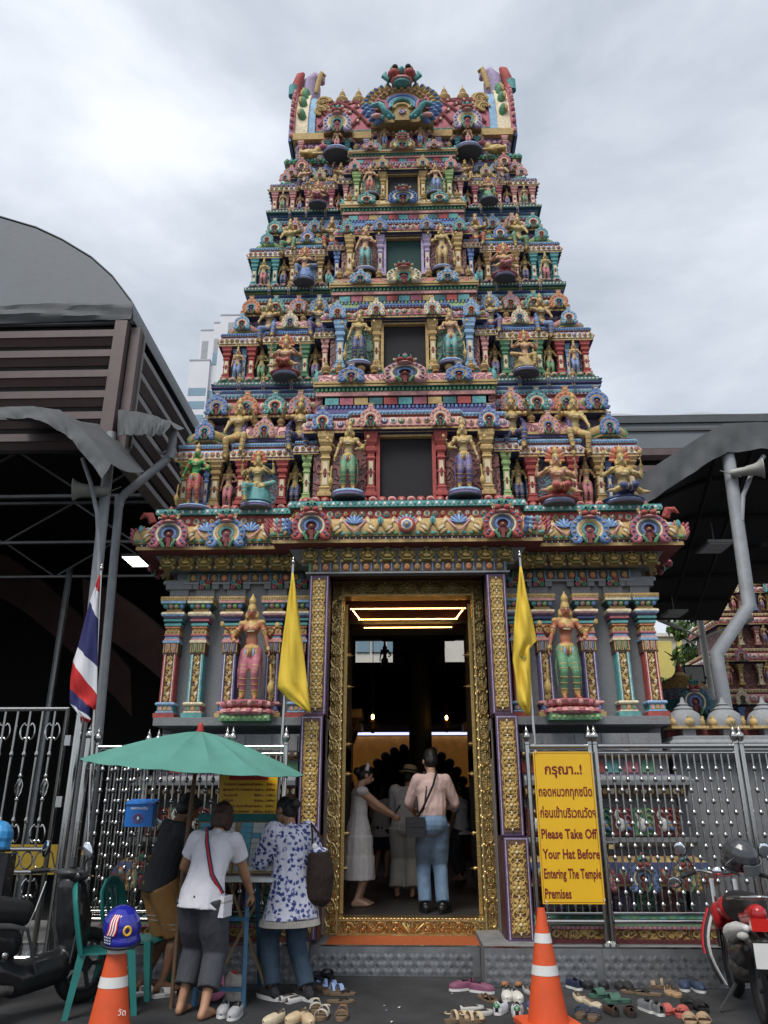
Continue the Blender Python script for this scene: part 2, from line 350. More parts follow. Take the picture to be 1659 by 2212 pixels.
def body(J, m='skin', g=1.0, hands=True, shoes=False, curl=(.6, .6), toes=True):
    H = J['H']; f = Fig(); Rt, Rl, Rh = J['Rt'], J['Rl'], J['Rh']
    f.ell(J['pel'] + Vector((0, -.008 * H, .0)), (.092 * H * g, .066 * H * g, .07 * H), m, Rl); f.ell(J['waist'], (.075 * H * g, .054 * H * g, .09 * H), m, Rl)
    f.ell(J['chest'], (.092 * H * g, .062 * H * g, .095 * H), m, Rt); f.cap(J['sh', 0], J['sh', 1], .036 * H, .036 * H, m)
    f.chain([J['neck'] - Rt @ Vector((0, 0, .03 * H)), J['neck'], J['head'] - Rh @ Vector((0, .012 * H, .02 * H))], [.04 * H, .033 * H, .031 * H], m)
    f.ell(J['head'] + Rh @ Vector((0, -.004 * H, .012 * H)), (.046 * H, .057 * H, .055 * H), m, Rh); f.ell(J['head'] + Rh @ Vector((0, .012 * H, -.028 * H)), (.036 * H, .042 * H, .04 * H), m, Rh)
    f.cap(J['head'] + Rh @ Vector((0, .052 * H, .006 * H)), J['head'] + Rh @ Vector((0, .063 * H, -.014 * H)), .006 * H, .010 * H, m)
    f.ell(J['head'] + Rh @ Vector((0, .05 * H, -.034 * H)), (.016 * H, .008 * H, .007 * H), m, Rh)
    for s in (-1, 1): f.ell(J['head'] + Rh @ Vector((s * .047 * H, -.004 * H, -.004 * H)), (.007 * H, .014 * H, .02 * H), m, Rh)
    for i in (0, 1):
        f.chain([J['sh', i], J['el', i], J['wr', i]], [.034 * H * g, .026 * H * g, .018 * H], m)
        mid = J['el', i].lerp(J['wr', i], .3); f.cap(J['el', i], mid, .026 * H, .0265 * H * g, m)
        if hands: hand(f, J, i, m, curl[i])
        f.chain([J['hip', i], J['hip', i].lerp(J['kn', i], .4), J['kn', i]], [.062 * H * g, .058 * H * g, .037 * H], m)
        c = J['kn', i].lerp(J['an', i], .32) - J['fd', i] * .008 * H; f.chain([J['kn', i], c, J['kn', i].lerp(J['an', i], .7), J['an', i]], [.036 * H, .037 * H * g, .025 * H, .021 * H], m)
        if not shoes:
            a = J['an', i]; d = J['fd', i]; z = Vector((0, 0, 1)); x = Vector((d.y, -d.x, 0)); gz = a.z - .042 * H + .014 * H
            he = a - d * .022 * H; he.z = gz + .004 * H; ba = a + d * .075 * H; ba.z = gz
            f.chain([a, he], [.022 * H, .019 * H], m); f.chain([a + d * .01 * H - z * .006 * H, ba + z * .004 * H], [.022 * H, .017 * H], m); f.cap(he, ba, .018 * H, .016 * H, m)
            inn = 1 if i == 0 else -1
            for q, (t, l) in enumerate(((1.5, .034), (.7, .031), (0, .027), (-.7, .022), (-1.4, .017))):
                p = ba + x * (t * inn * .0105 * H) - d * abs(t) * .004 * H; f.cap(p, p + d * l * H, .0125 * H if q == 0 else .0085 * H, .0095 * H if q == 0 else .0065 * H, m)
    return f
for nm, c in (('skin tan', (.36, .19, .11)), ('skin brown', (.19, .095, .055)), ('skin fair', (.47, .28, .19))): mat(nm, c, rough=.5, var=.12, vs=14, bump=.08, bs=120)
mat('hair black', (.010, .009, .009), rough=.42, var=.3, vs=40, bump=.5, bs=130); mat('hair brown', (.045, .02, .012), rough=.4, var=.35, vs=40, bump=.5, bs=130)
# ---------------------------------------------------------------- statue types shared by the tower's figures (unit height 1)
mat('statue skin', (.5, .4, .2), rough=.45, var=.16, vs=14, bump=.15, bs=60, oc=True, dirt=.3)
mat('statue gold', (.50, .34, .11), rough=.42, var=.3, vs=22, bump=.5, bs=60, dirt=.3)
mat('statue gold dark', (.26, .18, .07), rough=.5, var=.3, vs=22, bump=.6, bs=60)
def cloth_alpha():
    m = mat('statue cloth', (.5, .2, .2), rough=.55, var=.25, vs=20, bump=.4, bs=70); t = m.node_tree; oi = N(t, 'ShaderNodeObjectInfo'); cr = N(t, 'ShaderNodeValToRGB'); cr.color_ramp.interpolation = 'CONSTANT'
    cs = [PC['rose'], PC['green'], PC['navy'], PC['purple'], PC['teal'], PC['red'], PC['gold'], PC['blue']]; el = cr.color_ramp.elements
    el[0].color = (*cs[0], 1)
    for i, c in enumerate(cs[1:], 1): q = el.new(i / 8) if i < 7 else el[-1]; q.position = i / 8; q.color = (*c, 1)
    t.links.new(oi.outputs['Alpha'], cr.inputs[0])
    mx = [n for n in t.nodes if n.type == 'MIX'][0]; t.links.new(cr.outputs[0], mx.inputs[6])
cloth_alpha()
def crown(f, J, h=.16):
    H = J['H']; c = J['head']; u = J['Rh'] @ Vector((0, 0, 1))
    f.cap(c + u * .035 * H, c + u * .05 * H, .052 * H, .05 * H, 'statue gold'); f.cap(c + u * .06 * H, c + u * .12 * H, .043 * H, .036 * H, 'statue gold dark')
    f.cap(c + u * .125 * H, c + u * .135 * H, .042 * H, .04 * H, 'statue gold'); f.chain([c + u * .14 * H, c + u * .17 * H, c + u * (.10 + h * .75) * H], [.03 * H, .02 * H, .006 * H], 'statue gold')
def statue_body(J, female=True, arms4=True, seated=None, back=((-.2, .02, .72), (.2, .02, .72)), weapon=True):
    H = J['H']; sk, go, cl = 'statue skin', 'statue gold', 'statue cloth'; f = body(J, sk, .88, hands=True, curl=(.9, .9))
    crown(f, J)
    Rt = J['Rt']
    for s in (-1, 1):
        if female: f.ell(J['chest'] + Rt @ Vector((s * .043 * H, .052 * H, -.005 * H)), .04 * H, sk)
        f.ell(J['head'] + J['Rh'] @ Vector((s * .06 * H, -.02 * H, -.03 * H)), (.018 * H, .02 * H, .05 * H), go); f.ell(J['head'] + J['Rh'] @ Vector((s * .055 * H, .0, -.05 * H)), .016 * H, go)
    n = J['neck']
    for k, (dz, r) in enumerate(((-.005, .044), (-.03, .06), (-.055, .07))):
        pts = [n + Rt @ Vector((math.cos(a) * r * H, math.sin(a) * r * .75 * H + .012 * H, dz * H)) for a in [i * math.pi / 4 for i in range(9)]]
        f.chain(pts, [.010 * H] * 9, go)
    f.ell(J['chest'] + Rt @ Vector((0, .062 * H, .0)), (.022 * H, .012 * H, .026 * H), go)
    f.cone([J['pel'] + Vector((0, 0, .045 * H)), J['pel'] + Vector((0, 0, .0))], [(.086 * H, .064 * H), (.096 * H, .072 * H)], go)
    f.cap(J['pel'] + Vector((0, .075 * H, .01 * H)), J['pel'] + Vector((0, .07 * H, -.06 * H)), .02 * H, .012 * H, go)
    for i in (0, 1):
        a = J['sh', i].lerp(J['el', i], .55); b = J['sh', i].lerp(J['el', i], .65); f.cap(a, b, .038 * H, .037 * H, go)
        a = J['el', i].lerp(J['wr', i], .85); b = J['el', i].lerp(J['wr', i], .95); f.cap(a, b, .024 * H, .023 * H, go)
        f.ell(J['sh', i] + Vector((0, 0, .02 * H)), (.045 * H, .04 * H, .03 * H), go)
        for t0, t1, r0, r1 in ((.0, .5, .066, .06), (.5, 1, .06, .046)): f.cap(J['hip', i].lerp(J['kn', i], t0), J['hip', i].lerp(J['kn', i], t1), r0 * H * .95, r1 * H * .95, cl)
        f.cap(J['kn', i], J['kn', i].lerp(J['an', i], .75), .043 * H, .032 * H, cl); f.cap(J['kn', i].lerp(J['an', i], .8), J['kn', i].lerp(J['an', i], .9), .036 * H, .034 * H, go)
        
        if arms4:
            s = -1 if i == 0 else 1; tgt = Vector(back[i]) * H; el, wr = ik(J['sh', i] + Vector((0, -.02 * H, -.02 * H)), tgt, .15 * H, .14 * H, (s, -.3, -1)); f.chain([J['sh', i], el, wr], [.03 * H, .024 * H, .016 * H], sk)
            K = dict(J); K['el', i] = el; K['wr', i] = wr; hand(f, K, i, sk, .8); f.cap(el.lerp(wr, .82), el.lerp(wr, .92), .022 * H, .021 * H, go)
            if weapon: u = (wr - el).normalized(); f.cap(wr + u * .06 * H, wr + u * .14 * H, .008 * H, .012 * H, go); f.ell(wr + u * .15 * H, (.03 * H, .012 * H, .036 * H), go)
    return f
def face(J, b=None, lip='paint red'):
    """painted eyes, brows and lips"""
    b = b or MB(); H = J['H']; Rh = J['Rh']; c = J['head']
    for s in (-1, 1):
        b.ell(c + Rh @ Vector((s * .019 * H, .0475 * H, .006 * H)), (.0135 * H, .007 * H, .0075 * H), 'paint white', 8, 4, Rh); b.ell(c + Rh @ Vector((s * .019 * H, .0535 * H, .006 * H)), (.0065 * H, .003 * H, .0065 * H), 'paint black', 6, 4, Rh)
        b.tube([c + Rh @ Vector(((s * .019 + k * .013) * H, .0515 * H - abs(k) * .004 * H, (.019 - abs(k) * .004) * H)) for k in (-1, 0, 1)], .0034 * H, 'paint black', 5)
    b.ell(c + Rh @ Vector((0, .0595 * H, -.034 * H)), (.015 * H, .005 * H, .0065 * H), lip, 8, 4, Rh)
    n = J['neck']; Rt = J['Rt']
    for dz, r, dy, m in ((-.012, .046, .012, 'statue gold'), (-.034, .066, .016, 'paint dred'), (-.05, .074, .02, 'statue gold'), (-.085, .075, .036, 'statue gold dark'), (-.10, .06, .045, 'paint cream')):
        b.tube([n + Rt @ Vector((math.cos(a) * r * H, math.sin(a) * r * .72 * H + dy * H, (dz - .02 * max(0, math.sin(a))) * H)) for a in [k * math.pi / 5 for k in range(10)]], .0075 * H, m, 5, closed=True)
    for i in (0, 1):
        for t0, t1, r, q, a_ in ((.5, .54, .0375, 'sh', 'el'), (.62, .66, .036, 'sh', 'el')):
            p = J[q, i].lerp(J[a_, i], t0); d = (J[a_, i] - J[q, i]).normalized(); b.tube([p - d * .006 * H, p + d * .006 * H], r * H, 'paint dred', 8)
    for i in (0, 1):
        for q, a_, ts, r in (('hip', 'kn', (.3, .5, .7, .9), .060), ('kn', 'an', (.2, .45, .7), .043)):
            for t in ts: p = J[q, i].lerp(J[a_, i], t); d = (J[a_, i] - J[q, i]).normalized(); rr = (r - .016 * t if q == 'hip' else r - .012 * t) * H; b.tube([p - d * .004 * H, p + d * .004 * H], rr + .003 * H, 'statue gold', 10)
    p = J['pel']
    for k in range(9): a = R(20 + 17.5 * k); b.ell(p + Vector((math.cos(a) * .10 * H, math.sin(a) * .075 * H, -.04 * H)), (.014 * H, .012 * H, .045 * H), ('paint sky', 'paint red', 'statue gold')[k % 3], 6, 4)
    return b
def mk_statues():
    S = {}
    # standing, four arms, one hand on a club
    J = skeleton(.84, pel=(.012, 0, .53), side=-3, feet=((-.065, 0), (.07, .0)), hands=((-.15, .14, .60), (.235, .06, .40)), poles=((-1, -.6, -.5), (1, -.5, -.2)), hp=3)
    f = statue_body(J, back=((-.235, .04, .72), (.24, .04, .72)))
    g = Vector((.235 * .84, .09 * .84, .36 * .84)); f.chain([g, (g.x + .01, g.y, .16)], [.012, .014], 'statue gold'); f.ell((g.x + .012, g.y, .10), (.034, .034, .06), 'statue gold'); f.cap((g.x + .01, g.y, .05), (g.x + .01, g.y, .005), .014, .01, 'statue gold')
    for s in (-1, 1): f.chain([(s * .09, -.03, .45), (s * .105, -.03, .28), (s * .10, -.03, .12)], [.010, .012, .008], 'statue cloth')
    S['stand'] = f.mesh('statue_standing', .0105, 2, extra=face(J)); S['standJ'] = J
    # seated, legs crossed
    J = skeleton(1.0, pel=(0, 0, .13), feet=((.16, .17), (-.16, .20)), fz=(.02, .03), fyaw=(-70, 70), kn=((-1, .6, .2), (1, .6, .2)), hands=((-.14, .15, .36), (.14, .15, .30)), poles=((-1, -.5, -.6), (1, -.5, -.6)))
    f = statue_body(J, back=((-.235, .04, .47), (.235, .04, .47))); f.ell((0, -.03, .02), (.26, .17, .045), 'statue cloth')
    b = face(J)
    for k in range(13):
        a = math.pi * (k / 12); b.ell(J['head'] + Vector((math.cos(a) * .085, -.045, .02 + math.sin(a) * .15)), (.03, .012, .05), 'paint red' if k % 2 else 'paint orange', 6, 4, (0, math.pi / 2 - a, 0))
    S['seat'] = f.mesh('statue_seated', .0115, 2, extra=b); S['seatJ'] = J
    # seated at ease, one leg hanging
    J = skeleton(1.0, pel=(0, 0, .30), feet=((-.10, .24), (.13, .22)), fz=(.16, -.06), fyaw=(60, 0), kn=((-1, .5, .1), (.5, 1, .3)), hands=((-.16, .16, .53), (.17, .12, .50)), poles=((-1, -.5, -.6), (1, -.5, -.6)))
    f = statue_body(J, back=((-.24, .04, .66), (.24, .04, .66))); f.cone([(0, -.03, .24), (0, -.03, .02)], [(.20, .15), (.24, .18)], 'statue cloth')
    b = face(J)
    for k in range(13):
        a = math.pi * (k / 12); b.ell(J['head'] + Vector((math.cos(a) * .085, -.045, .02 + math.sin(a) * .15)), (.03, .012, .05), 'paint red' if k % 2 else 'paint orange', 6, 4, (0, math.pi / 2 - a, 0))
    S['ease'] = f.mesh('statue_at_ease', .0115, 2, extra=b)
    # big attendant perched on the ledge, one hand raised
    J = skeleton(.95, pel=(0, -.06, .42), feet=((-.10, .17), (.11, .10)), fz=(.06, 0), fyaw=(15, -10), kn=((-.4, 1, .2), (.3, 1, .2)), hands=((-.19, .14, .76), (.15, .12, .42)), poles=((-1, .2, -.8), (1, -.5, -.4)), hp=2)
    f = statue_body(J, arms4=False); S['giant'] = f.mesh('statue_attendant', .011, 2, extra=face(J))
    J = skeleton(.86, pel=(0, 0, .53), hands=((-.15, .14, .60), (.17, .02, .42)), feet=((-.06, 0), (.06, 0)))
    S['small'] = statue_body(J, female=False, arms4=False).mesh('statue_small', .013, 1, extra=face(J))
    return S
ST = mk_statues()
# ---------------------------------------------------------------- ornament shared by the tower's storeys
def horseshoe(c2, c3, c4, head=False):
    """arched gable ornament, 1 wide, facing -y, foot at z=0: an omega band with curled ends round a small niche"""
    b = MB(); A0, A1 = -48, 228; cz = .42
    def ring(r, w, m, y, n=19): b.tube(arcpts(r, A0, A1, n, (0, y, cz)), w, m, 6, flat=.6, up=(0, 1, 0))
    b.prism([(p[0], p[2]) for p in arcpts(.27, -62, 242, 16, (0, 0, cz))], -.03, .1, 'paint ' + c4)
    ring(.36 if not head else .39, .105 if not head else .10, 'paint tint', -.06); ring(.245, .045, 'paint ' + c2, -.075); ring(.165, .036, 'paint ' + c3, -.08)
    if head: ring(.31, .035, 'paint cream', -.085)
    b.ell((0, -.05, cz - .02), (.07, .04, .08), 'paint ' + c4, 8, 5); b.ell((0, -.09, cz), (.035, .03, .035), 'paint gold', 6, 4); b.box(-.045, .045, -.06, 0, .02, cz - .1, 'paint dred')
    for k in range(13 if head else 9): a = R(A0 + 16 + (A1 - A0 - 32) * k / (12 if head else 8)); r = .40 if head else .37; b.ell((math.cos(a) * r, -.125, cz + math.sin(a) * r), (.045, .022, .03), 'paint ' + (c2 if k % 2 else c3), 5, 4, (0, -a, 0))
    for s in (-1, 1):
        b.tube([(s * .24, -.07, .13), (s * .30, -.09, .04), (s * .40, -.1, .03), (s * .45, -.1, .11), (s * .39, -.11, .16), (s * .35, -.11, .11)], [.085, .085, .075, .06, .045, .03], 'paint tint', 7, flat=.8); b.ell((s * .385, -.16, .10), (.04, .03, .04), 'paint ' + c2, 6, 4)
        b.tube([(s * .10, -.1, .0), (s * .14, -.13, .10), (s * .19, -.12, .18), (s * .13, -.1, .25)], [.04, .05, .04, .025], 'paint green', 6)
    if head:
        z = cz + .45
        for s in (-1, 1):
            b.ell((s * .10, -.17, z), (.095, .11, .09), 'paint red', 9, 6); b.ell((s * .085, -.18, z + .14), (.075, .08, .085), 'paint teal', 9, 6); b.ell((s * .085, -.25, z + .145), (.035, .02, .04), 'paint black', 6, 4)
            b.tube([(s * .17, -.17, z - .02), (s * .25, -.22, z + .0), (s * .24, -.24, z - .07)], [.03, .025, .006], 'paint cream', 6); b.ell((s * .19, -.06, z + .08), (.05, .06, .12), 'paint ochre', 7, 5, (0, s * .4, 0))
        b.ell((0, -.15, z - .10), (.17, .10, .05), 'paint pink', 9, 5); b.ell((0, -.19, z + .05), (.04, .07, .06), 'paint green', 7, 5); b.ell((0, -.08, z + .22), (.11, .09, .10), 'paint green', 8, 5); b.ell((0, -.08, z + .33), (.05, .05, .07), 'paint rose', 6, 5)
    else:
        b.box(-.10, .10, -.10, .05, .86, 1.14, 'paint tint'); b.box(-.15, .15, -.09, .05, .84, .91, 'paint tint'); b.box(-.13, .13, -.11, .05, 1.09, 1.13, 'paint gold'); b.ell((0, -.11, 1.0), (.05, .02, .05), 'paint cream', 6, 4)
    return b.mesh('horseshoe_arch', 50)
HS = [horseshoe('gold', 'blue', 'dred'), horseshoe('pink', 'teal', 'navy'), horseshoe('cream', 'red', 'dteal'), horseshoe('sky', 'orange', 'dred')]
HB = [horseshoe('slate', 'blue', 'dred', True), horseshoe('gold', 'teal', 'rose', True)]
def pillar_mesh():
    pr = [(.17, 0), (.17, .05), (.13, .07), (.13, .11), (.15, .13), (.10, .16), (.10, .34), (.12, .36), (.12, .38), (.10, .40), (.10, .56), (.135, .59), (.10, .62), (.10, .66), (.15, .70), (.155, .75), (.11, .78), (.17, .84), (.17, .88), (.20, .92), (.20, 1)]
    b = MB(); b.lathe([(r * 1.414, z) for r, z in pr], 'paint tint', seg=4, rot=R(45)); b.box(-.06, .06, -.112, -.09, .18, .54, 'paint cream'); b.ell((0, -.11, .36), (.05, .03, .08), 'paint dred', 6, 4)
    return b.mesh('pillar', 20)
PIL = pillar_mesh()
b = MB(); b.lathe([(.30, 0), (.30, .06), (.17, .10), (.36, .24), (.40, .34), (.30, .45), (.13, .50), (.22, .56), (.22, .60), (.10, .64), (.15, .72), (.06, .82), (.012, 1)], 'paint gold', seg=10); FIN = b.mesh('finial', 60)
b = MB(); b.lathe([(.5, 0), (.52, .04), (.46, .09), (.5, .13), (.44, .2), (.3, .23)], ['paint slate', 'paint purple', 'paint lilac', 'paint sky', 'paint purple'], seg=16, sy=.75); PED = b.mesh('pedestal', 30)
def row(b, kind, p0, p1, n, w, h, d, mats):
    """a run of small shapes from p0 to p1 (horizontal), facing right-hand side of the run's reverse (outward)"""
    p0, p1 = Vector(p0), Vector(p1); e = (p1 - p0).normalized(); out = Vector((e.y, -e.x, 0)); Mx = Matrix((e, out, Vector((0, 0, 1)))).transposed()
    for k in range(n):
        c = p0.lerp(p1, (k + .5) / n); m = mats[k % len(mats)]
        if kind == 'bead': b.ell(c, (w, d, h), 'paint ' + m, 6, 4, Mx)
        elif kind == 'petal': b.ell(c, (w, d, h), 'paint ' + m, 7, 5, Mx); b.ell(c + out * d * .62 - Vector((0, 0, h * .15)), (w * .6, d * .5, h * .55), 'paint ' + mats[(k + 1) % len(mats)], 6, 4, Mx)
        elif kind == 'scallop':
            b.ell(c + Vector((0, 0, h * .4)), (w, d, h), 'paint ' + m, 8, 5, Mx); b.ell(c + out * d * .5 + Vector((0, 0, h * .5)), (w * .66, d * .75, h * .66), 'paint ' + mats[(k + 1) % len(mats)], 7, 4, Mx); b.ell(c + out * d * .9 + Vector((0, 0, h * .6)), (w * .33, d * .6, h * .36), 'paint ' + mats[(k + 2) % len(mats)], 6, 4, Mx)
        elif kind == 'block': b.box(c.x - w, c.x + w, c.y - d, c.y + d, c.z - h, c.z + h, 'paint ' + m)
def rows3(b, kind, x0, x1, y0, y1, z, sp, w, h, d, mats, side=True):
    """the run on the front and, if wanted, both flanks of a rectangle"""
    n = max(1, int(round((x1 - x0) / sp))); row(b, kind, (x0, y0, z), (x1, y0, z), n, w, h, d, mats)
    if side:
        m = max(1, int(round(min(y1 - y0, 2.2) / sp))); yy = y0 + m * sp
        row(b, kind, (x1, y0, z), (x1, yy, z), m, w, h, d, mats); row(b, kind, (x0, yy, z), (x0, y0, z), m, w, h, d, mats)
def cornice(parent, x0, x1, y0, y1, z, h, o, cs, sp=.13, name='cornice', side=True, beads=None):
    """stucco cornice: square fillets, curved eave with painted scallops, bead course above"""
    b = MB(); p = lambda k: 'paint ' + k
    b.sweep([(0, z), (o, z + .04 * h), (o, z + .12 * h), (o * .92, z + .13 * h), (o * .92, z + .2 * h), (o, z + .21 * h), (o * .98, z + .36 * h), (o * .82, z + .56 * h), (o * .55, z + .7 * h), (o * .55, z + .8 * h), (o * .7, z + .81 * h), (o * .7, z + h), (0, z + h)],
            [p('navy'), p('gold'), p('gold'), p(cs[0]), p('gold'), p(cs[1]), p(cs[1]), p(cs[2]), p('dred'), p('gold'), p(cs[3]), p(cs[3])], x0, x1, y0, y1) if False else \
        b.sweep([(0, z), (o, z + .04 * h), (o, z + .12 * h), (o * .92, z + .13 * h), (o * .92, z + .2 * h), (o, z + .21 * h), (o * .98, z + .36 * h), (o * .82, z + .56 * h), (o * .55, z + .7 * h), (o * .55, z + .8 * h), (o * .7, z + .81 * h), (o * .7, z + h), (0, z + h)], x0, x1, y0, y1,
            [p('navy'), p('gold'), p('gold'), p(cs[0]), p('gold'), p(cs[1]), p(cs[1]), p(cs[2]), p('dred'), p('gold'), p(cs[3]), p(cs[3])])
    q = o * .93; rows3(b, 'scallop', x0 - q, x1 + q, y0 - q, y1 + q, z + .36 * h, sp, sp * .46, h * .17, .03, [cs[4], 'cream', cs[5], 'gold', cs[6], 'white'], side)
    q = o * .72; rows3(b, 'bead', x0 - q, x1 + q, y0 - q, y1 + q, z + .91 * h, sp * .45, sp * .2, h * .08, .022, beads or [cs[7]], side)
    q = o * .96; rows3(b, 'bead', x0 - q, x1 + q, y0 - q, y1 + q, z + .165 * h, sp * .4, sp * .12, h * .03, .014, ['pink', 'navy'], False)
    return b.build(name, parent)
def barrel(parent, xc, w, y0, dep, z, h, c1, c2, name='barrel_roof', ridge=True):
    """wagon-vault roof along x with round gable ends"""
    b = MB(); n = 9; pr = [(y0 + dep / 2 - dep / 2 * math.cos(math.pi * k / (n - 1)) * (1.0 if 0 < k < n - 1 else .92), z + h * (math.sin(math.pi * k / (n - 1)) ** .75 if 0 < k < n - 1 else 0)) for k in range(n)]
    b.prism(pr, xc - w / 2, xc + w / 2, c1, 'x')
    b.box(xc - w / 2 - .02, xc + w / 2 + .02, y0 - .03, y0 + dep, z - h * .14, z + h * .02, 'paint gold'); b.box(xc - w / 2 + .01, xc + w / 2 - .01, y0 - .012, y0 + dep, z - h * .32, z - h * .14, 'paint ' + c2)
    for s in (-1, 1):
        x = xc + s * w / 2; rr = max(h, dep * .5) * .98; cy = y0 + dep * .42
        b.T = Matrix.Translation((x, cy, z + h * .34)) @ Matrix.Rotation(R(90) * s, 4, 'Z')
        b.prism([(p[0], p[2]) for p in arcpts(rr * .7, -50, 230, 14)], -.03, .03, 'paint dteal'); b.tube(arcpts(rr * .74, -50, 230, 13), rr * .13, 'paint ' + c2, 6); b.tube([(q[0], q[1] - .03, q[2]) for q in arcpts(rr * .5, -50, 230, 11)], rr * .08, 'paint gold', 6); b.ell((0, -.03, 0), (rr * .2, .03, rr * .2), 'paint pink', 7, 4); b.T = None
        b.tube([(x, cy - rr * .2, z + h * 1.0), (x + s * .01, cy - rr * .1, z + h * 1.25), (x + s * h * .18, cy - rr * .1, z + h * 1.42), (x + s * h * .3, cy - rr * .1, z + h * 1.3)], [h * .14, h * .12, h * .09, h * .04], 'paint ' + c2, 6)
    if ridge: b.box(xc - w / 2 + .02, xc + w / 2 - .02, y0 + dep * .4, y0 + dep * .6, z + h * .96, z + h * 1.08, 'paint gold')
    return b.build(name, parent)
def dome(parent, xc, yc, w, z, h, c1, c2):
    b = MB(); b.lathe([(.52, 0), (.52, .06), (.46, .08), (.50, .2), (.53, .4), (.47, .62), (.33, .8), (.2, .88), (.2, .94), (0.12, 1)], ['paint gold', 'paint gold', 'paint ' + c2, 'paint ' + c1, 'paint ' + c1, 'paint ' + c1, 'paint gold', 'paint red', 'paint red'], (0, 0, 0), 8, rot=R(22.5))
    for k in range(8): a = R(45 * k + 22.5); b.tube([(math.cos(a) * r, math.sin(a) * r, zz) for r, zz in ((.50, .2), (.53, .4), (.47, .62), (.33, .8))], .035, 'paint ' + c2, 5)
    me = b.mesh('dome_roof'); return link('dome_roof', me, parent, (xc, yc, z), scale=(w, w, h))
mat('screen', (.018, .017, .02), rough=.75, var=.35, vs=140, bump=.8, bs=180); mat('screen green', (.012, .05, .045), rough=.75, var=.35, vs=140, bump=.8, bs=180)
for i, c in enumerate((('pink', 'rose'), ('red', 'gold'), ('gold', 'ochre'), ('teal', 'dteal'), ('lilac', 'purple'), ('lime', 'green'))): carved('roof %d' % i, PC[c[0]], tuple(v * .55 for v in PC[c[1]]), 10)
tower = thing('temple_tower', 'tall tapering temple gate tower covered in painted stucco figures and arches', 'temple tower', (0, 0, 0))
TIERN = ['lowest', 'second', 'third', 'fourth', 'topmost']
SK = {'gold': (.47, .36, .16), 'pink': (.52, .30, .20), 'green': (.06, .30, .09), 'bronze': (.30, .21, .10), 'grey': (.26, .22, .17)}
def statue(kind, label, loc, s, skin, cloth, mirror=False, ped=None, group=None):
    t = thing('deity_statue', label, 'statue', loc, (0, 0, math.pi), group)
    link('figure', ST[kind], t, (0, 0, ped[1] * .9 if ped else 0), scale=(-s if mirror else s, s, s), color=(*SK[skin], cloth / 8 + .05))
    if ped: link('pedestal', PED, t, (0, 0, 0), scale=(ped[0], ped[0], ped[1] / .23))
    return t
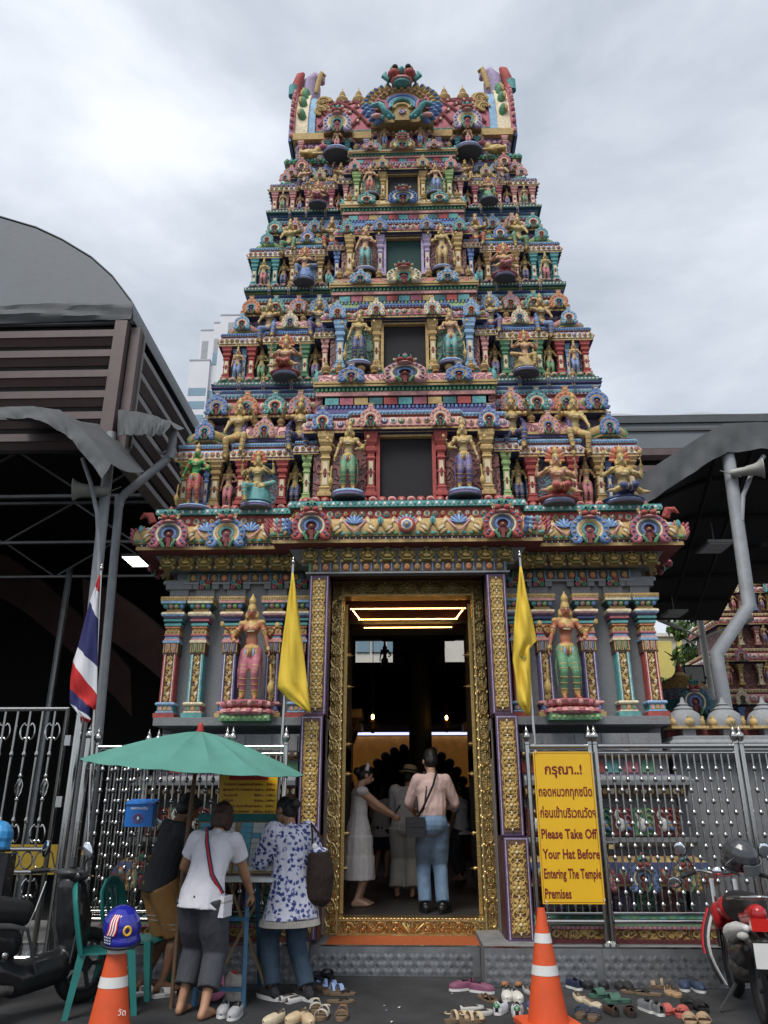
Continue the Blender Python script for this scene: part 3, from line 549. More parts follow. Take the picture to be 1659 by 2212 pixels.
def tier(k, z0, z1, hw, C):
    H = z1 - z0; yf = -.22 + .15 * (z0 - 4.85); yb = 3.4 - .15 * (z0 - 4.85); Z = lambda f: z0 + (f - .18 * f * (1 - f) if 0 < f < 1 else f) * H; U = lambda u: u * hw; g = hw / 2.87
    b = MB()
    b.box(-hw - .04, hw + .04, yf - .08, yb, Z(-.02), Z(.02), 'paint dteal'); b.box(U(-.46) - .04, U(.46) + .04, yf - .30 * g, yf, Z(-.021), Z(.021), 'paint dteal')
    b.box(-hw + .30 * g, hw - .30 * g, yf + .34 * g, yb - .3, Z(0), Z(1.02), 'carved purple'); b.box(U(-.40), U(.40), yf - .10 * g, yf + .6, Z(0), Z(.86), 'carved maroon')
    for s in (-1, 1):
        for u0, u1, dy in ((.82, .985, .05), (.52, .74, .02)):
            x0, x1 = sorted((s * U(u0), s * U(u1))); b.box(x0, x1, yf + dy + .07, yf + .7, Z(0), Z(.46), 'carved mixed'); b.box(x0, x1, yf + dy + .02, yf + .7, Z(.0), Z(.06), 'paint dred'); b.box(x0 - .01, x1 + .01, yf + dy, yf + .7, Z(.40), Z(.47), 'paint ' + C[2])
        b.box(*sorted((s * (hw - .26 * g), s * (hw - .3 * g) - s * .3)), yf + .9, yb - .2, Z(0), Z(.46), 'carved mixed')
    T = b.build('tower_tier', tower)
    P = lambda x, y, f, h, c, w=None: link('pillar', PIL, T, (x, y, Z(f)), scale=(w or .42 * g, w or .42 * g, h * H), color=PC[c])
    # lotus base course
    b = MB(); b.box(-hw + .02, hw - .02, yf - .03, yb, Z(.02), Z(.055), 'paint ' + C[0]); rows3(b, 'petal', -hw + .02, hw - .02, yf - .03, yb, Z(.062), .115, .055, .035 * H * .6, .04, [C[0], 'pink'])
    b.box(U(-.44), U(.44), yf - .25 * g, yf, Z(.02), Z(.055), 'paint ' + C[0]); rows3(b, 'petal', U(-.44), U(.44), yf - .25 * g, yf - .03, Z(.062), .115, .055, .035 * H * .6, .04, [C[0], 'pink'])
    rows3(b, 'bead', -hw - .04, hw + .04, yf - .08, yb, Z(0), .05, .014, .018, .012, ['cream'], False); b.build('lotus_course', T, kind='stuff')
    # pillars
    for s in (-1, 1):
        for u in (.835, .97): P(s * U(u), yf + .06, .09, .31, C[3])
        for u in (.878, .927): P(s * U(u), yf + .085, .07, .33, C[12], .24 * g)
        for u in (.54, .72): P(s * U(u), yf + .03, .09, .31, C[4])
        for u in (.765, .80, .475, .50): P(s * U(u), yf + .26 * g, .07, .34, C[5], .30 * g)
        P(s * U(.43), yf - .04, .10, .33, C[6], .36 * g); P(s * U(.345), yf - .16 * g, .10, .43, C[7], .5 * g); P(s * U(.15), yf - .16 * g, .10, .43, C[8], .42 * g)
        x0, x1 = sorted((s * U(.17), s * U(.32))); MB().box(x0, x1, yf - .14 * g, yf - .09 * g, Z(.1), Z(.52), 'carved maroon' if k % 2 == 0 else 'carved green').build('carved_panel', T)
        for q, u in enumerate((.782, .488, .685, .905)):
            if not (k == 0 and q == 3): link('niche_figure', ST['small'], T, (s * U(u), yf + (.10, .10, -.06, -.02)[q] * g, Z(.075 if q < 2 else .06)), (0, 0, math.pi), (.34, .34, .24, .32)[q] * H, (*SK[('pink', 'gold', 'bronze', 'pink')[(q + k) % 4]], ((q * 2 + k) % 8) / 8 + .05))
        for u in (.82, .70, .56): link('niche_figure', ST['small'], T, (s * U(u * .94), yf + .30 - .17 * g, Z(.93)), (0, 0, math.pi), .14 * H, (*SK['gold'], .3))
        for q in range(3): P(s * (hw - .10), yf + .95 + q * .8, .09, .31, C[4], .36 * g)
    # window screen with frame
    b = MB(); b.box(U(-.115), U(.115), yf - .12 * g, yf - .09 * g, Z(.06), Z(.53), 'screen green' if k == 2 else 'screen'); wn = b.build('window_screen', T)
    b = MB()
    for s in (-1, 1): x0, x1 = sorted((s * U(.112), s * U(.128))); b.box(x0, x1, yf - .19 * g, yf - .1 * g, Z(.06), Z(.545), 'paint ' + C[8])
    b.box(U(-.112), U(.112), yf - .188 * g, yf - .1 * g, Z(.53), Z(.545), 'paint gold'); b.build('window_frame', wn)
    # eaves over the side bays, small roofs, finials, arches
    for s in (-1, 1):
        cs = [C[9], 'cream', C[2], 'sky', 'pink', C[10], 'lilac', C[2]]
        x0, x1 = sorted((s * U(.82), s * U(.985))); cornice(T, x0, x1, yf + .06, yf + .62, Z(.405), .13 * H, .09 * g, cs, .075, 'eave')
        x0, x1 = sorted((s * U(.52), s * U(.74))); cornice(T, x0, x1, yf + .03, yf + .62, Z(.405), .13 * H, .09 * g, cs, .075, 'eave')
        cornice(T, *sorted((s * U(.40), s * U(.47))), yf - .06, yf + .3, Z(.43), .10 * H, .06 * g, cs, .07, 'eave', False)
        cornice(T, *sorted((s * U(.745), s * U(.815))), yf + .28 * g, yf + .6, Z(.42), .09 * H, .05 * g, cs, .07, 'eave', False)
        xc = s * U(.9); b = MB(); b.box(xc - .075 * hw, xc + .075 * hw, yf + .10, yf + .55, Z(.53), Z(.575), 'paint slate'); row(b, 'block', (xc - .07 * hw, yf + .10, Z(.553)), (xc + .07 * hw, yf + .10, Z(.553)), 4, .022, .02, .015, ['red', 'gold', 'teal', 'rose']); b.build('neck_course', T)
        dome(T, xc, yf + .30, .185 * hw, Z(.575), .13 * H, C[11], 'green'); link('finial', FIN, T, (xc, yf + .24, Z(.69)), scale=(.17 * g, .17 * g, .115 * H)); link('horseshoe_arch', HS[(k + 1) % 4], T, (xc, yf + .02, Z(.578)), scale=.095 * hw, color=PC[C[12]])
        xc = s * U(.63); b = MB(); b.box(xc - .105 * hw, xc + .105 * hw, yf + .09, yf + .55, Z(.53), Z(.575), 'paint slate'); row(b, 'block', (xc - .10 * hw, yf + .09, Z(.553)), (xc + .10 * hw, yf + .09, Z(.553)), 6, .024, .02, .015, ['gold', 'red', 'teal', 'blue']); b.build('neck_course', T)
        barrel(T, xc, .20 * hw, yf + .05, .42 * g, Z(.60), .11 * H, 'roof %d' % C[13], C[14]); link('horseshoe_arch', HS[k % 4], T, (xc, yf - .01, Z(.575)), scale=.10 * hw, color=PC[C[15]])
        for q in (-1, 0, 1): link('finial', FIN, T, (xc + q * .06 * hw, yf + .20, Z(.705)), scale=(.14 * g, .14 * g, .105 * H))
    b = MB()
    for j, (c, o) in enumerate(((C[2], .0), ('slate', -.02), (C[9], .015), ('gold', -.01), (C[2], .02))):
        z = Z(.955) + j * .012 * H; b.sweep([(o, z), (o + .022, z + .004 * H), (o + .022, z + .008 * H), (o, z + .012 * H)], -hw * .90, hw * .90, yf + .26, yb - .25, 'paint ' + c)
    for s in (-1, 1):
        for u0, u1, dy in ((.82, .985, .05), (.52, .74, .02)):
            for j, c in enumerate((C[2], C[9], 'gold')): z = Z(.535) + j * .012 * H; b.sweep([(.03 - j * .015, z), (.05 - j * .015, z + .006 * H), (.03 - j * .015, z + .012 * H)], *sorted((s * U(u0), s * U(u1))), yf + dy + .05, yf + .6, 'paint ' + c)
    for j, c in enumerate(('gold', C[9], C[2], 'pink')): z = Z(.695) + j * .01 * H; b.sweep([(.02, z), (.045 - .01 * j, z + .005 * H), (.02, z + .01 * H)], U(-.39), U(.39), yf - .09 * g, yf + .4, 'paint ' + c)
    b.build('roll_mouldings', T)
    # crowning cornice of the storey
    i = .13 * g; x1 = hw * .90; z = Z(.755); cornice(T, -x1 + i, x1 - i, yf + .34, yb - .2, z, .20 * H, .17 * g, [C[0], C[10], C[10], 'lilac', 'pink', 'lime', 'sky', 'teal'], .11, 'crowning_cornice')
    for s in (-1, 1):
        for q, u in enumerate((.90, .755, .62, .50)): link('horseshoe_arch', HS[(q + k) % 4], T, (s * U(u * .965), yf + .34 - .17 * g - .02, Z(.775)), scale=(.115 * hw, .115 * hw, .15 * H * (1.1 if H < 1.5 else 1)), color=PC[('blue', 'orange', 'teal', 'pink', 'sky')[(q + k) % 5]])
    # central stack
    yc = yf - .16 * g
    cornice(T, U(-.40), U(.40), yc + .06, yf + .5, Z(.545), .15 * H, .13 * g, [C[0], C[16], C[16], C[2], 'lilac', 'pink', C[9], C[2]], .10, 'central_cornice', beads=[C[2]]); cornice(T, U(-.21), U(.21), yc + .0, yf + .5, Z(.553), .145 * H, .13 * g, [C[0], C[16], C[16], C[2], 'green', 'pink', C[9], C[2]], .10, 'central_cornice', beads=[C[2]])
    for u in (-.36, -.15, .15, .36): link('horseshoe_arch', HS[(k + 2) % 4], T, (U(u), yc - (.10 if abs(u) > .2 else .15) * g, Z(.565)), scale=.10 * hw, color=PC[C[12] if abs(u) > .2 else C[15]])
    b = MB(); b.box(U(-.37), U(.37), yc + .06, yf + .5, Z(.69), Z(.85), 'carved maroon'); b.box(U(-.39), U(.39), yc + .03, yf + .4, Z(.71), Z(.735), 'paint ' + C[9]); rows3(b, 'bead', U(-.39), U(.39), yc + .03, yf + .3, Z(.745), .05, .022, .014 * H, .02, [C[9], 'blue'])
    row(b, 'block', (U(-.36), yc + .06, Z(.785)), (U(.36), yc + .06, Z(.785)), 11, .03 * hw, .024 * H, .03, ['teal', 'rose', 'gold', 'dteal', 'red', 'carv'][:5]); b.box(U(-.40), U(.40), yc + .02, yf + .4, Z(.82), Z(.845), 'paint pink'); rows3(b, 'bead', U(-.40), U(.40), yc + .02, yf + .3, Z(.857), .055, .026, .016 * H, .024, ['green'])
    b.box(U(-.41), U(.41), yc - .02, yf + .4, Z(.872), Z(.885), 'paint gold'); b.build('frieze', T)
    barrel(T, 0, .80 * hw, yc + .0, .40 * g, Z(.90), .10 * H, 'roof %d' % C[17], 'teal', 'central_roof', False)
    link('horseshoe_arch', HB[k % 2], T, (0, yc - .06, Z(.872)), scale=(.20 * hw, .20 * hw, .15 * H * 1.1), color=PC[C[15]])
    for u in (-.24, .24): link('horseshoe_arch', HS[k % 4], T, (U(u), yc - .05, Z(.885)), scale=(.13 * hw, .13 * hw, .12 * H), color=PC[C[12]])
    for u in (-.36, -.30, -.20, -.14, .14, .20, .30, .36): link('finial', FIN, T, (U(u), yc + .10 * g, Z(.985)), scale=(.15 * g, .15 * g, .11 * H))
    # figures
    tn = TIERN[k]
    def fig(kind, what, where, u, y, f, s, skin, cloth, mir, ped): statue(kind, '%s, %s tower tier' % (what, where and where or ''), (U(u), y, Z(f)), s, skin, cloth, mir, ped)
    sks = C[18]; D_ = {'gold': 'gold', 'pink': 'pink-skinned', 'green': 'green-skinned', 'bronze': 'bronze', 'grey': 'dusky'}
    for s, side in ((-1, 'left'), (1, 'right')):
        i = 0 if s < 0 else 1
        statue('stand', 'standing %s statue with club just %s of the dark window, %s tower tier' % (D_[sks[i]], side, tn), (U(s * .24), yf - .36 * g, Z(.045)), .50 * H, sks[i], (C[19] + i * 2) % 8, s > 0, (.40 * g, .05 * H), 'statues beside the windows')
        statue('ease' if (k + i) % 2 == 0 else 'seat', 'seated %s flame-crowned statue in the %s side niche, %s tower tier' % (D_[sks[2 + i]], side, tn), (U(s * .63), yf - .24 * g, Z(.0)), (.39 if (k + i) % 2 == 0 else .48) * H, sks[2 + i], (C[19] + 3 + i) % 8, s > 0, (.38 * g, .04 * H), 'seated niche statues')
        statue('giant', 'large %s attendant perched by the %s corner dome, %s tower tier' % (D_[sks[4]], side, tn), (U(s * .755), yf + .05 * g, Z(.415)), .50 * H, sks[4], (C[19] + 5) % 8, s > 0, None, 'perched attendants')
        statue('giant', 'large %s attendant perched by the central bay, %s half, %s tower tier' % (D_[sks[5]], side, tn), (U(s * .475), yf + .03 * g, Z(.415)), .50 * H, sks[5], (C[19] + 1) % 8, s < 0, None, 'perched attendants')
    return T
TZ = [4.83, 6.83, 8.57, 10.22, 11.50, 12.03]; HWS = [2.87, 2.54, 2.30, 2.11, 1.95]
#      0base   1      2bead   3corner 4sala  5recess 6      7       8      9eave    10     11      12     13 14      15      16     17 skin
CC = [('red', 'gold', 'sky', 'ochre', 'red', 'slate', 'lime', 'gold', 'red', 'purple', 'rose', 'gold', 'blue', 0, 'purple', 'pink', 'pink', 0, ('gold', 'gold', 'gold', 'pink', 'gold', 'bronze'), 1),
      ('green', 'gold', 'blue', 'red', 'green', 'ochre', 'pink', 'sky', 'gold', 'lime', 'gold', 'pink', 'sky', 0, 'blue', 'cream', 'rose', 1, ('gold', 'pink', 'pink', 'pink', 'bronze', 'grey'), 2),
      ('slate', 'gold', 'sky', 'teal', 'ochre', 'rose', 'blue', 'gold', 'lilac', 'blue', 'pink', 'lime', 'teal', 3, 'teal', 'blue', 'rose', 2, ('pink', 'gold', 'pink', 'pink', 'gold', 'bronze'), 4),
      ('teal', 'gold', 'lilac', 'pink', 'rose', 'blue', 'pink', 'lime', 'gold', 'rose', 'lime', 'teal', 'pink', 2, 'pink', 'gold', 'rose', 3, ('pink', 'pink', 'pink', 'pink', 'pink', 'bronze'), 5)]
def corner_figures():
    yf = -.22
    statue('stand', 'green standing statue in red robe at the left corner of lowest tower tier', (-2.87 * .905, yf - .16, 4.84), .90, 'green', 5, False, (.42, .07), 'corner statues')
    statue('seat', 'gold seated statue holding staff at the right corner of lowest tower tier', (2.87 * .905, yf - .20, 4.84), .98, 'gold', 2, True, (.46, .07), 'corner statues')
for k in range(4): tier(k, TZ[k], TZ[k + 1], HWS[k], CC[k])
corner_figures()
# ---------------------------------------------------------------- crown of the tower
def tower_crown():
    z0, z1, hw, yf = 11.50, 12.03, 1.95, .80
    b = MB(); b.box(-1.80, 1.80, yf + .10, 2.7, z0, z1, 'carved purple'); b.box(-.42, .42, yf - .08, yf + .3, z0, z1, 'paint rose'); b.box(-1.95, 1.95, yf - .02, 2.8, z0 - .03, z0 + .04, 'paint green')
    for s in (-1, 1): b.box(*sorted((s * .88, s * 1.28)), yf + .02, yf + .4, z0, z1, 'paint rose')
    T = b.build('tower_tier', tower)
    b = MB(); rows3(b, 'bead', -1.95, 1.95, yf - .02, 2.7, z0 + .02, .07, .034, .04, .03, ['green', 'teal']); rows3(b, 'petal', -1.8, 1.8, yf + .1, 2.6, z1 - .10, .10, .05, .05, .03, ['lilac', 'rose']); b.build('lotus_course', T, kind='stuff')
    b = MB(); b.box(-.10, .10, yf - .10, yf - .06, z0 + .12, z1 - .12, 'screen'); b.build('window_screen', T)
    cornice(T, -.42, .42, yf - .08, yf + .4, z1 - .16, .14, .07, ['red', 'rose', 'lilac', 'gold', 'pink', 'lilac', 'cream', 'gold'], .1, 'eave')
    for s in (-1, 1): cornice(T, *sorted((s * .88, s * 1.28)), yf + .02, yf + .4, z1 - .15, .13, .06, ['red', 'rose', 'lilac', 'gold', 'pink', 'lilac', 'cream', 'gold'], .1, 'eave')
    for x, c in ((-.14, 'red'), (.14, 'red'), (-.38, 'pink'), (.38, 'pink'), (-.92, 'teal'), (-1.24, 'teal'), (.92, 'teal'), (1.24, 'teal'), (-1.7, 'pink'), (1.7, 'pink'), (-.6, 'lilac'), (.6, 'lilac')): link('pillar', PIL, T, (x, yf - (.10 if abs(x) < .5 else .0), z0 + .05), scale=(.26, .26, .38), color=PC[c])
    link('horseshoe_arch', HB[0], T, (0, yf - .30, z0 - .16), scale=(.40, .4, .36), color=PC['blue'])
    for s in (-1, 1): link('horseshoe_arch', HS[1], T, (s * .44, yf - .24, z0 - .12), scale=.26, color=PC['teal']); link('horseshoe_arch', HS[2], T, (s * 1.65, yf - .10, z0 - .28), scale=.24, color=PC['rose'])
    for s, side in ((-1, 'left'), (1, 'right')):
        statue('small', 'small pink standing statue under the barrel roof, inner %s one' % side, (s * .29, yf - .22, z0 + .04), .50, 'pink', 7, s > 0, None, 'small statues under the roof')
        statue('small', 'small pink standing statue on dark bowl under the barrel roof, outer %s one' % side, (s * 1.08, yf - .16, z0 - .04), .52, 'pink', 0, s > 0, (.44, .12), 'small statues under the roof')
        # reclining bull
        f = Fig(); f.ell((0, 0, .12), (.2, .1, .11), 'statue gold'); f.ell((.17, 0, .2), (.08, .08, .1), 'statue gold'); f.chain([(.2, 0, .26), (.29, -.03, .3), (.36, -.05, .26)], [.06, .055, .035], 'paint rose'); f.chain([(.12, -.08, .04), (.28, -.1, .03)], [.04, .03], 'statue gold'); f.chain([(-.14, -.09, .06), (-.02, -.12, .03)], [.06, .03], 'statue gold')
        for q in (-1, 1): f.cap((.29, -.03 + q * .035, .34), (.29, -.03 + q * .06, .40), .014, .006, 'paint cream')
        o = f.mesh('bull', .012, 1); t = tag(link('bull_statue', o, None, (s * 1.55, yf - .04, z0 + .04), scale=(-s * .8, .8, .8)), 'gold reclining bull statue on the ledge near the %s end of the barrel roof' % side, 'statue', 'reclining bulls')
    # gold ledge in steps
    b = MB(); b.box(-1.86, 1.86, yf + .02, 2.75, z1, z1 + .14, 'paint gold'); b.box(-.52, .52, yf - .18, yf + .1, z1 + .002, z1 + .145, 'paint gold'); b.box(-.30, .30, yf - .26, yf + .1, z1 - .02, z1 + .12, 'paint ochre')
    for s in (-1, 1): b.box(*sorted((s * .84, s * 1.32)), yf - .10, yf + .2, z1 + .001, z1 + .15, 'paint ochre')
    b.build('roof_ledge', tower)
    # barrel vault with a lattice of ribs
    zb, y0, dep, h = z1 + .28, yf + .16, 1.7, 1.28
    def sp(t): a = math.pi * t; return y0 + dep / 2 - dep / 2 * math.cos(a), zb + h * max(math.sin(a), 0) ** .8
    b = MB(); n = 16; b.prism([sp(k / n) for k in range(n + 1)], -1.72, 1.72, 'paint rose', 'x'); b.box(-1.7, 1.7, y0 - .04, y0 + dep, zb - .18, zb - .0, 'paint dteal'); rows3(b, 'bead', -1.7, 1.7, y0 - .04, y0 + dep, zb - .12, .09, .04, .035, .03, ['rose', 'white'], False); rows3(b, 'petal', -1.7, 1.7, y0 - .02, y0 + dep, zb - .02, .12, .055, .05, .03, ['green', 'dteal'], False)
    roof = b.build('barrel_roof', tower)
    b = MB(); step = .34
    for d in (-1, 1):
        for k in range(-9, 22):
            pts = []
            for j in range(13):
                t = .02 + .5 * j / 12; x = -1.72 + k * step * .84 + d * j * step * .35
                if -1.5 < x < 1.5: y, z = sp(t); pts.append((x, y - .012, z))
            if len(pts) > 1: b.tube(pts, .032, 'paint dred', 5)
    b.build('roof_ribs', roof, kind='stuff')
    b = MB()
    for j in range(9):
        for k in range(11):
            t = .04 + .055 * j; x = -1.72 + (k + .5 * (j % 2)) * step * .84 + .1; y, z = sp(t)
            if abs(x) < 1.5: b.ell((x, y - .02, z), .03, 'paint cream', 5, 4)
    b.build('roof_studs', roof, kind='stuff')
    for s in (-1, 1):
        # broad gable arch at each end, gold leafwork beside it, curling horn above
        b = MB(); A = [k / 14 for k in range(15)]
        for (xa, xb, ex, m) in ((1.84, 1.90, .16, 'paint rose'), (1.62, 1.86, .11, 'paint cream'), (1.50, 1.66, .07, 'paint sky'), (1.70, 1.95, .04, 'paint blue')):
            pts = []
            for t in A:
                a = math.pi * t; q = 1 + ex; pts.append((y0 + dep / 2 - dep / 2 * q * math.cos(a), zb - .2 + (h + .25) * q * max(math.sin(a), 0) ** .8))
            b.prism(pts, s * xa, s * xb, m, 'x')
        for t in A[1:8]:
            a = math.pi * t; y, z = y0 + dep / 2 - dep / 2 * 1.12 * math.cos(a), zb - .2 + (h + .25) * 1.12 * math.sin(a) ** .8
            b.ell((s * 1.72, y, z), (.07, .07, .13), 'paint green', 7, 5, (.6 - t, 0, s * .3)); b.ell((s * 1.77, y - .03, z + .04), (.04, .06, .08), 'paint gold', 6, 4)
        for k in range(24):
            a = math.pi * (k / 46); y, z = y0 + dep / 2 - dep / 2 * 1.17 * math.cos(a), zb - .2 + (h + .25) * 1.17 * max(math.sin(a), 0) ** .8; b.ell((s * 1.89, y, z), (.04, .05, .045), 'paint rose' if k % 2 else 'paint pink', 6, 4)
        g = b.build('gable_arch', tower)
        b = MB(); y, z = y0 + .20, zb + 1.22
        b.tube([(s * 1.70, y + .25, z - .1), (s * 1.68, y + .2, z + .14), (s * 1.64, y + .15, z + .34), (s * 1.55, y + .1, z + .42), (s * 1.46, y + .1, z + .38), (s * 1.45, y + .1, z + .30)], [.20, .19, .17, .13, .08, .05], 'paint lilac', 12); b.tube([(s * 1.54, y + .0, z - .05), (s * 1.50, y - .02, z + .2), (s * 1.45, y - .02, z + .40), (s * 1.38, y, z + .36)], [.04, .05, .05, .03], 'paint gold', 8)
        b.tube([(s * 1.90, y, z - .1), (s * 1.89, y, z + .16), (s * 1.84, y, z + .36), (s * 1.78, y, z + .44)], [.07, .09, .08, .03], 'paint red', 10); b.tube([(s * 1.96, y - .03, z - .16), (s * 1.94, y - .03, z + .06)], [.07, .09], 'paint teal', 10); b.build('horn', g)
        b = MB(); y, z = sp(.18)
        for q, (dx, t, r) in enumerate(((1.42, .10, .09), (1.38, .2, .11), (1.42, .3, .09), (1.32, .26, .07), (1.34, .12, .07), (1.44, .36, .07), (1.45, .18, .06))):
            yy, zz = sp(t)
            for rr in (r, r * .55): b.tube([(s * dx + math.cos(a) * rr, yy - .05, zz + math.sin(a) * rr) for a in [i * .55 for i in range(10)]], rr * .28, 'paint gold', 6)
            b.ell((s * dx, yy - .05, zz), r * .3, 'paint ochre', 6, 4)
        b.build('leaf_scrolls', roof, kind='stuff')
    for x in (-1.10, -.80, -.44, .44, .78, 1.12): link('finial', FIN, tower, (x, y0 + dep / 2 - .3, zb + h * .93), scale=(.30, .30, .50))
    # grand central arch with monster head
    b = MB(); cz = .56
    b.prism([(p[0], p[2]) for p in arcpts(.52, -58, 238, 20, (0, 0, cz))], -.05, .3, 'paint ochre')
    for k in range(25):
        a = R(-48 + 276 * k / 24); c = (math.cos(a) * .58, -.07, cz + math.sin(a) * .58); b.ell(c, (.125, .05, .055), 'paint gold' if 4 < k < 20 else 'paint blue', 8, 5, (0, -a, 0)); b.ell((c[0] * 1.04, -.12, c[2] * 1.02), (.05, .03, .028), 'paint blue' if 4 < k < 20 else 'paint sky', 6, 4, (0, -a, 0))
    for r, w_, m in ((.45, .035, 'paint rose'), (.39, .05, 'paint gold'), (.31, .03, 'paint pink'), (.27, .04, 'paint blue'), (.21, .03, 'paint sky'), (.17, .035, 'paint teal')): b.tube(arcpts(r, -20, 200, 17, (0, -.08, cz)), w_, m, 6)
    for k in range(11): a = R(8 + 164 * k / 10); b.ell((math.cos(a) * .39, -.14, cz + math.sin(a) * .39), .04, 'paint ochre', 6, 4)
    b.box(-.13, .13, -.12, .0, .08, .40, 'paint ochre'); b.tube(arcpts(.13, 0, 180, 9, (0, -.12, .40)), .035, 'paint gold', 6); b.tube([(math.cos(t) * .06 * (1 - t / 12), -.14, .28 + math.sin(t) * .06 * (1 - t / 12)) for t in [i * .7 for i in range(14)]], .016, 'paint lilac', 5)
    for s in (-1, 1):
        b.tube([(s * .16, -.16, .10), (s * .26, -.2, .16), (s * .30, -.2, .34), (s * .38, -.18, .44), (s * .48, -.18, .42), (s * .50, -.18, .50)], [.05, .07, .065, .06, .04, .02], 'paint teal', 8); b.tube([(s * .24, -.24, .20), (s * .27, -.26, .38), (s * .40, -.22, .52)], [.03, .03, .015], 'paint rose', 6); b.ell((s * .42, -.15, .16), (.1, .05, .06), 'paint pink', 7, 5)
        for q in (.14, .22, .32): b.ell((s * q, -.2, .04), (.035, .05, .04), 'paint teal', 6, 4)
    z = cz + .62
    for s in (-1, 1):
        b.ell((s * .13, -.22, z + .02), (.12, .14, .12), 'paint red', 10, 7); b.ell((s * .12, -.20, z + .2), (.09, .1, .1), 'paint green', 10, 6); b.ell((s * .11, -.29, z + .2), (.05, .03, .06), 'paint black', 8, 5); b.tube([(s * .2, -.2, z - .06), (s * .3, -.22, z + .02), (s * .27, -.22, z + .14)], [.06, .05, .02], 'paint teal', 6)
    b.ell((0, -.2, z - .1), (.2, .12, .06), 'paint pink', 10, 5); b.ell((0, -.2, z - .17), (.15, .1, .05), 'paint teal', 10, 5); b.ell((0, -.27, z + .1), (.05, .08, .09), 'paint teal', 8, 5); b.ell((0, -.1, z + .32), (.1, .08, .09), 'paint lilac', 8, 5); b.ell((0, -.1, z + .42), (.04, .05, .06), 'paint rose', 6, 4)
    link('grand_arch', b.mesh('grand_arch', 50), tower, (0, yf - .30, z1 - .17), scale=(.98, 1, .76))
    for s in (-1, 1): link('horseshoe_arch', HB[1], tower, (s * 1.08, yf - .18, z1 - .10), scale=(.50, .50, .47), color=PC['lilac'])
tower_crown()
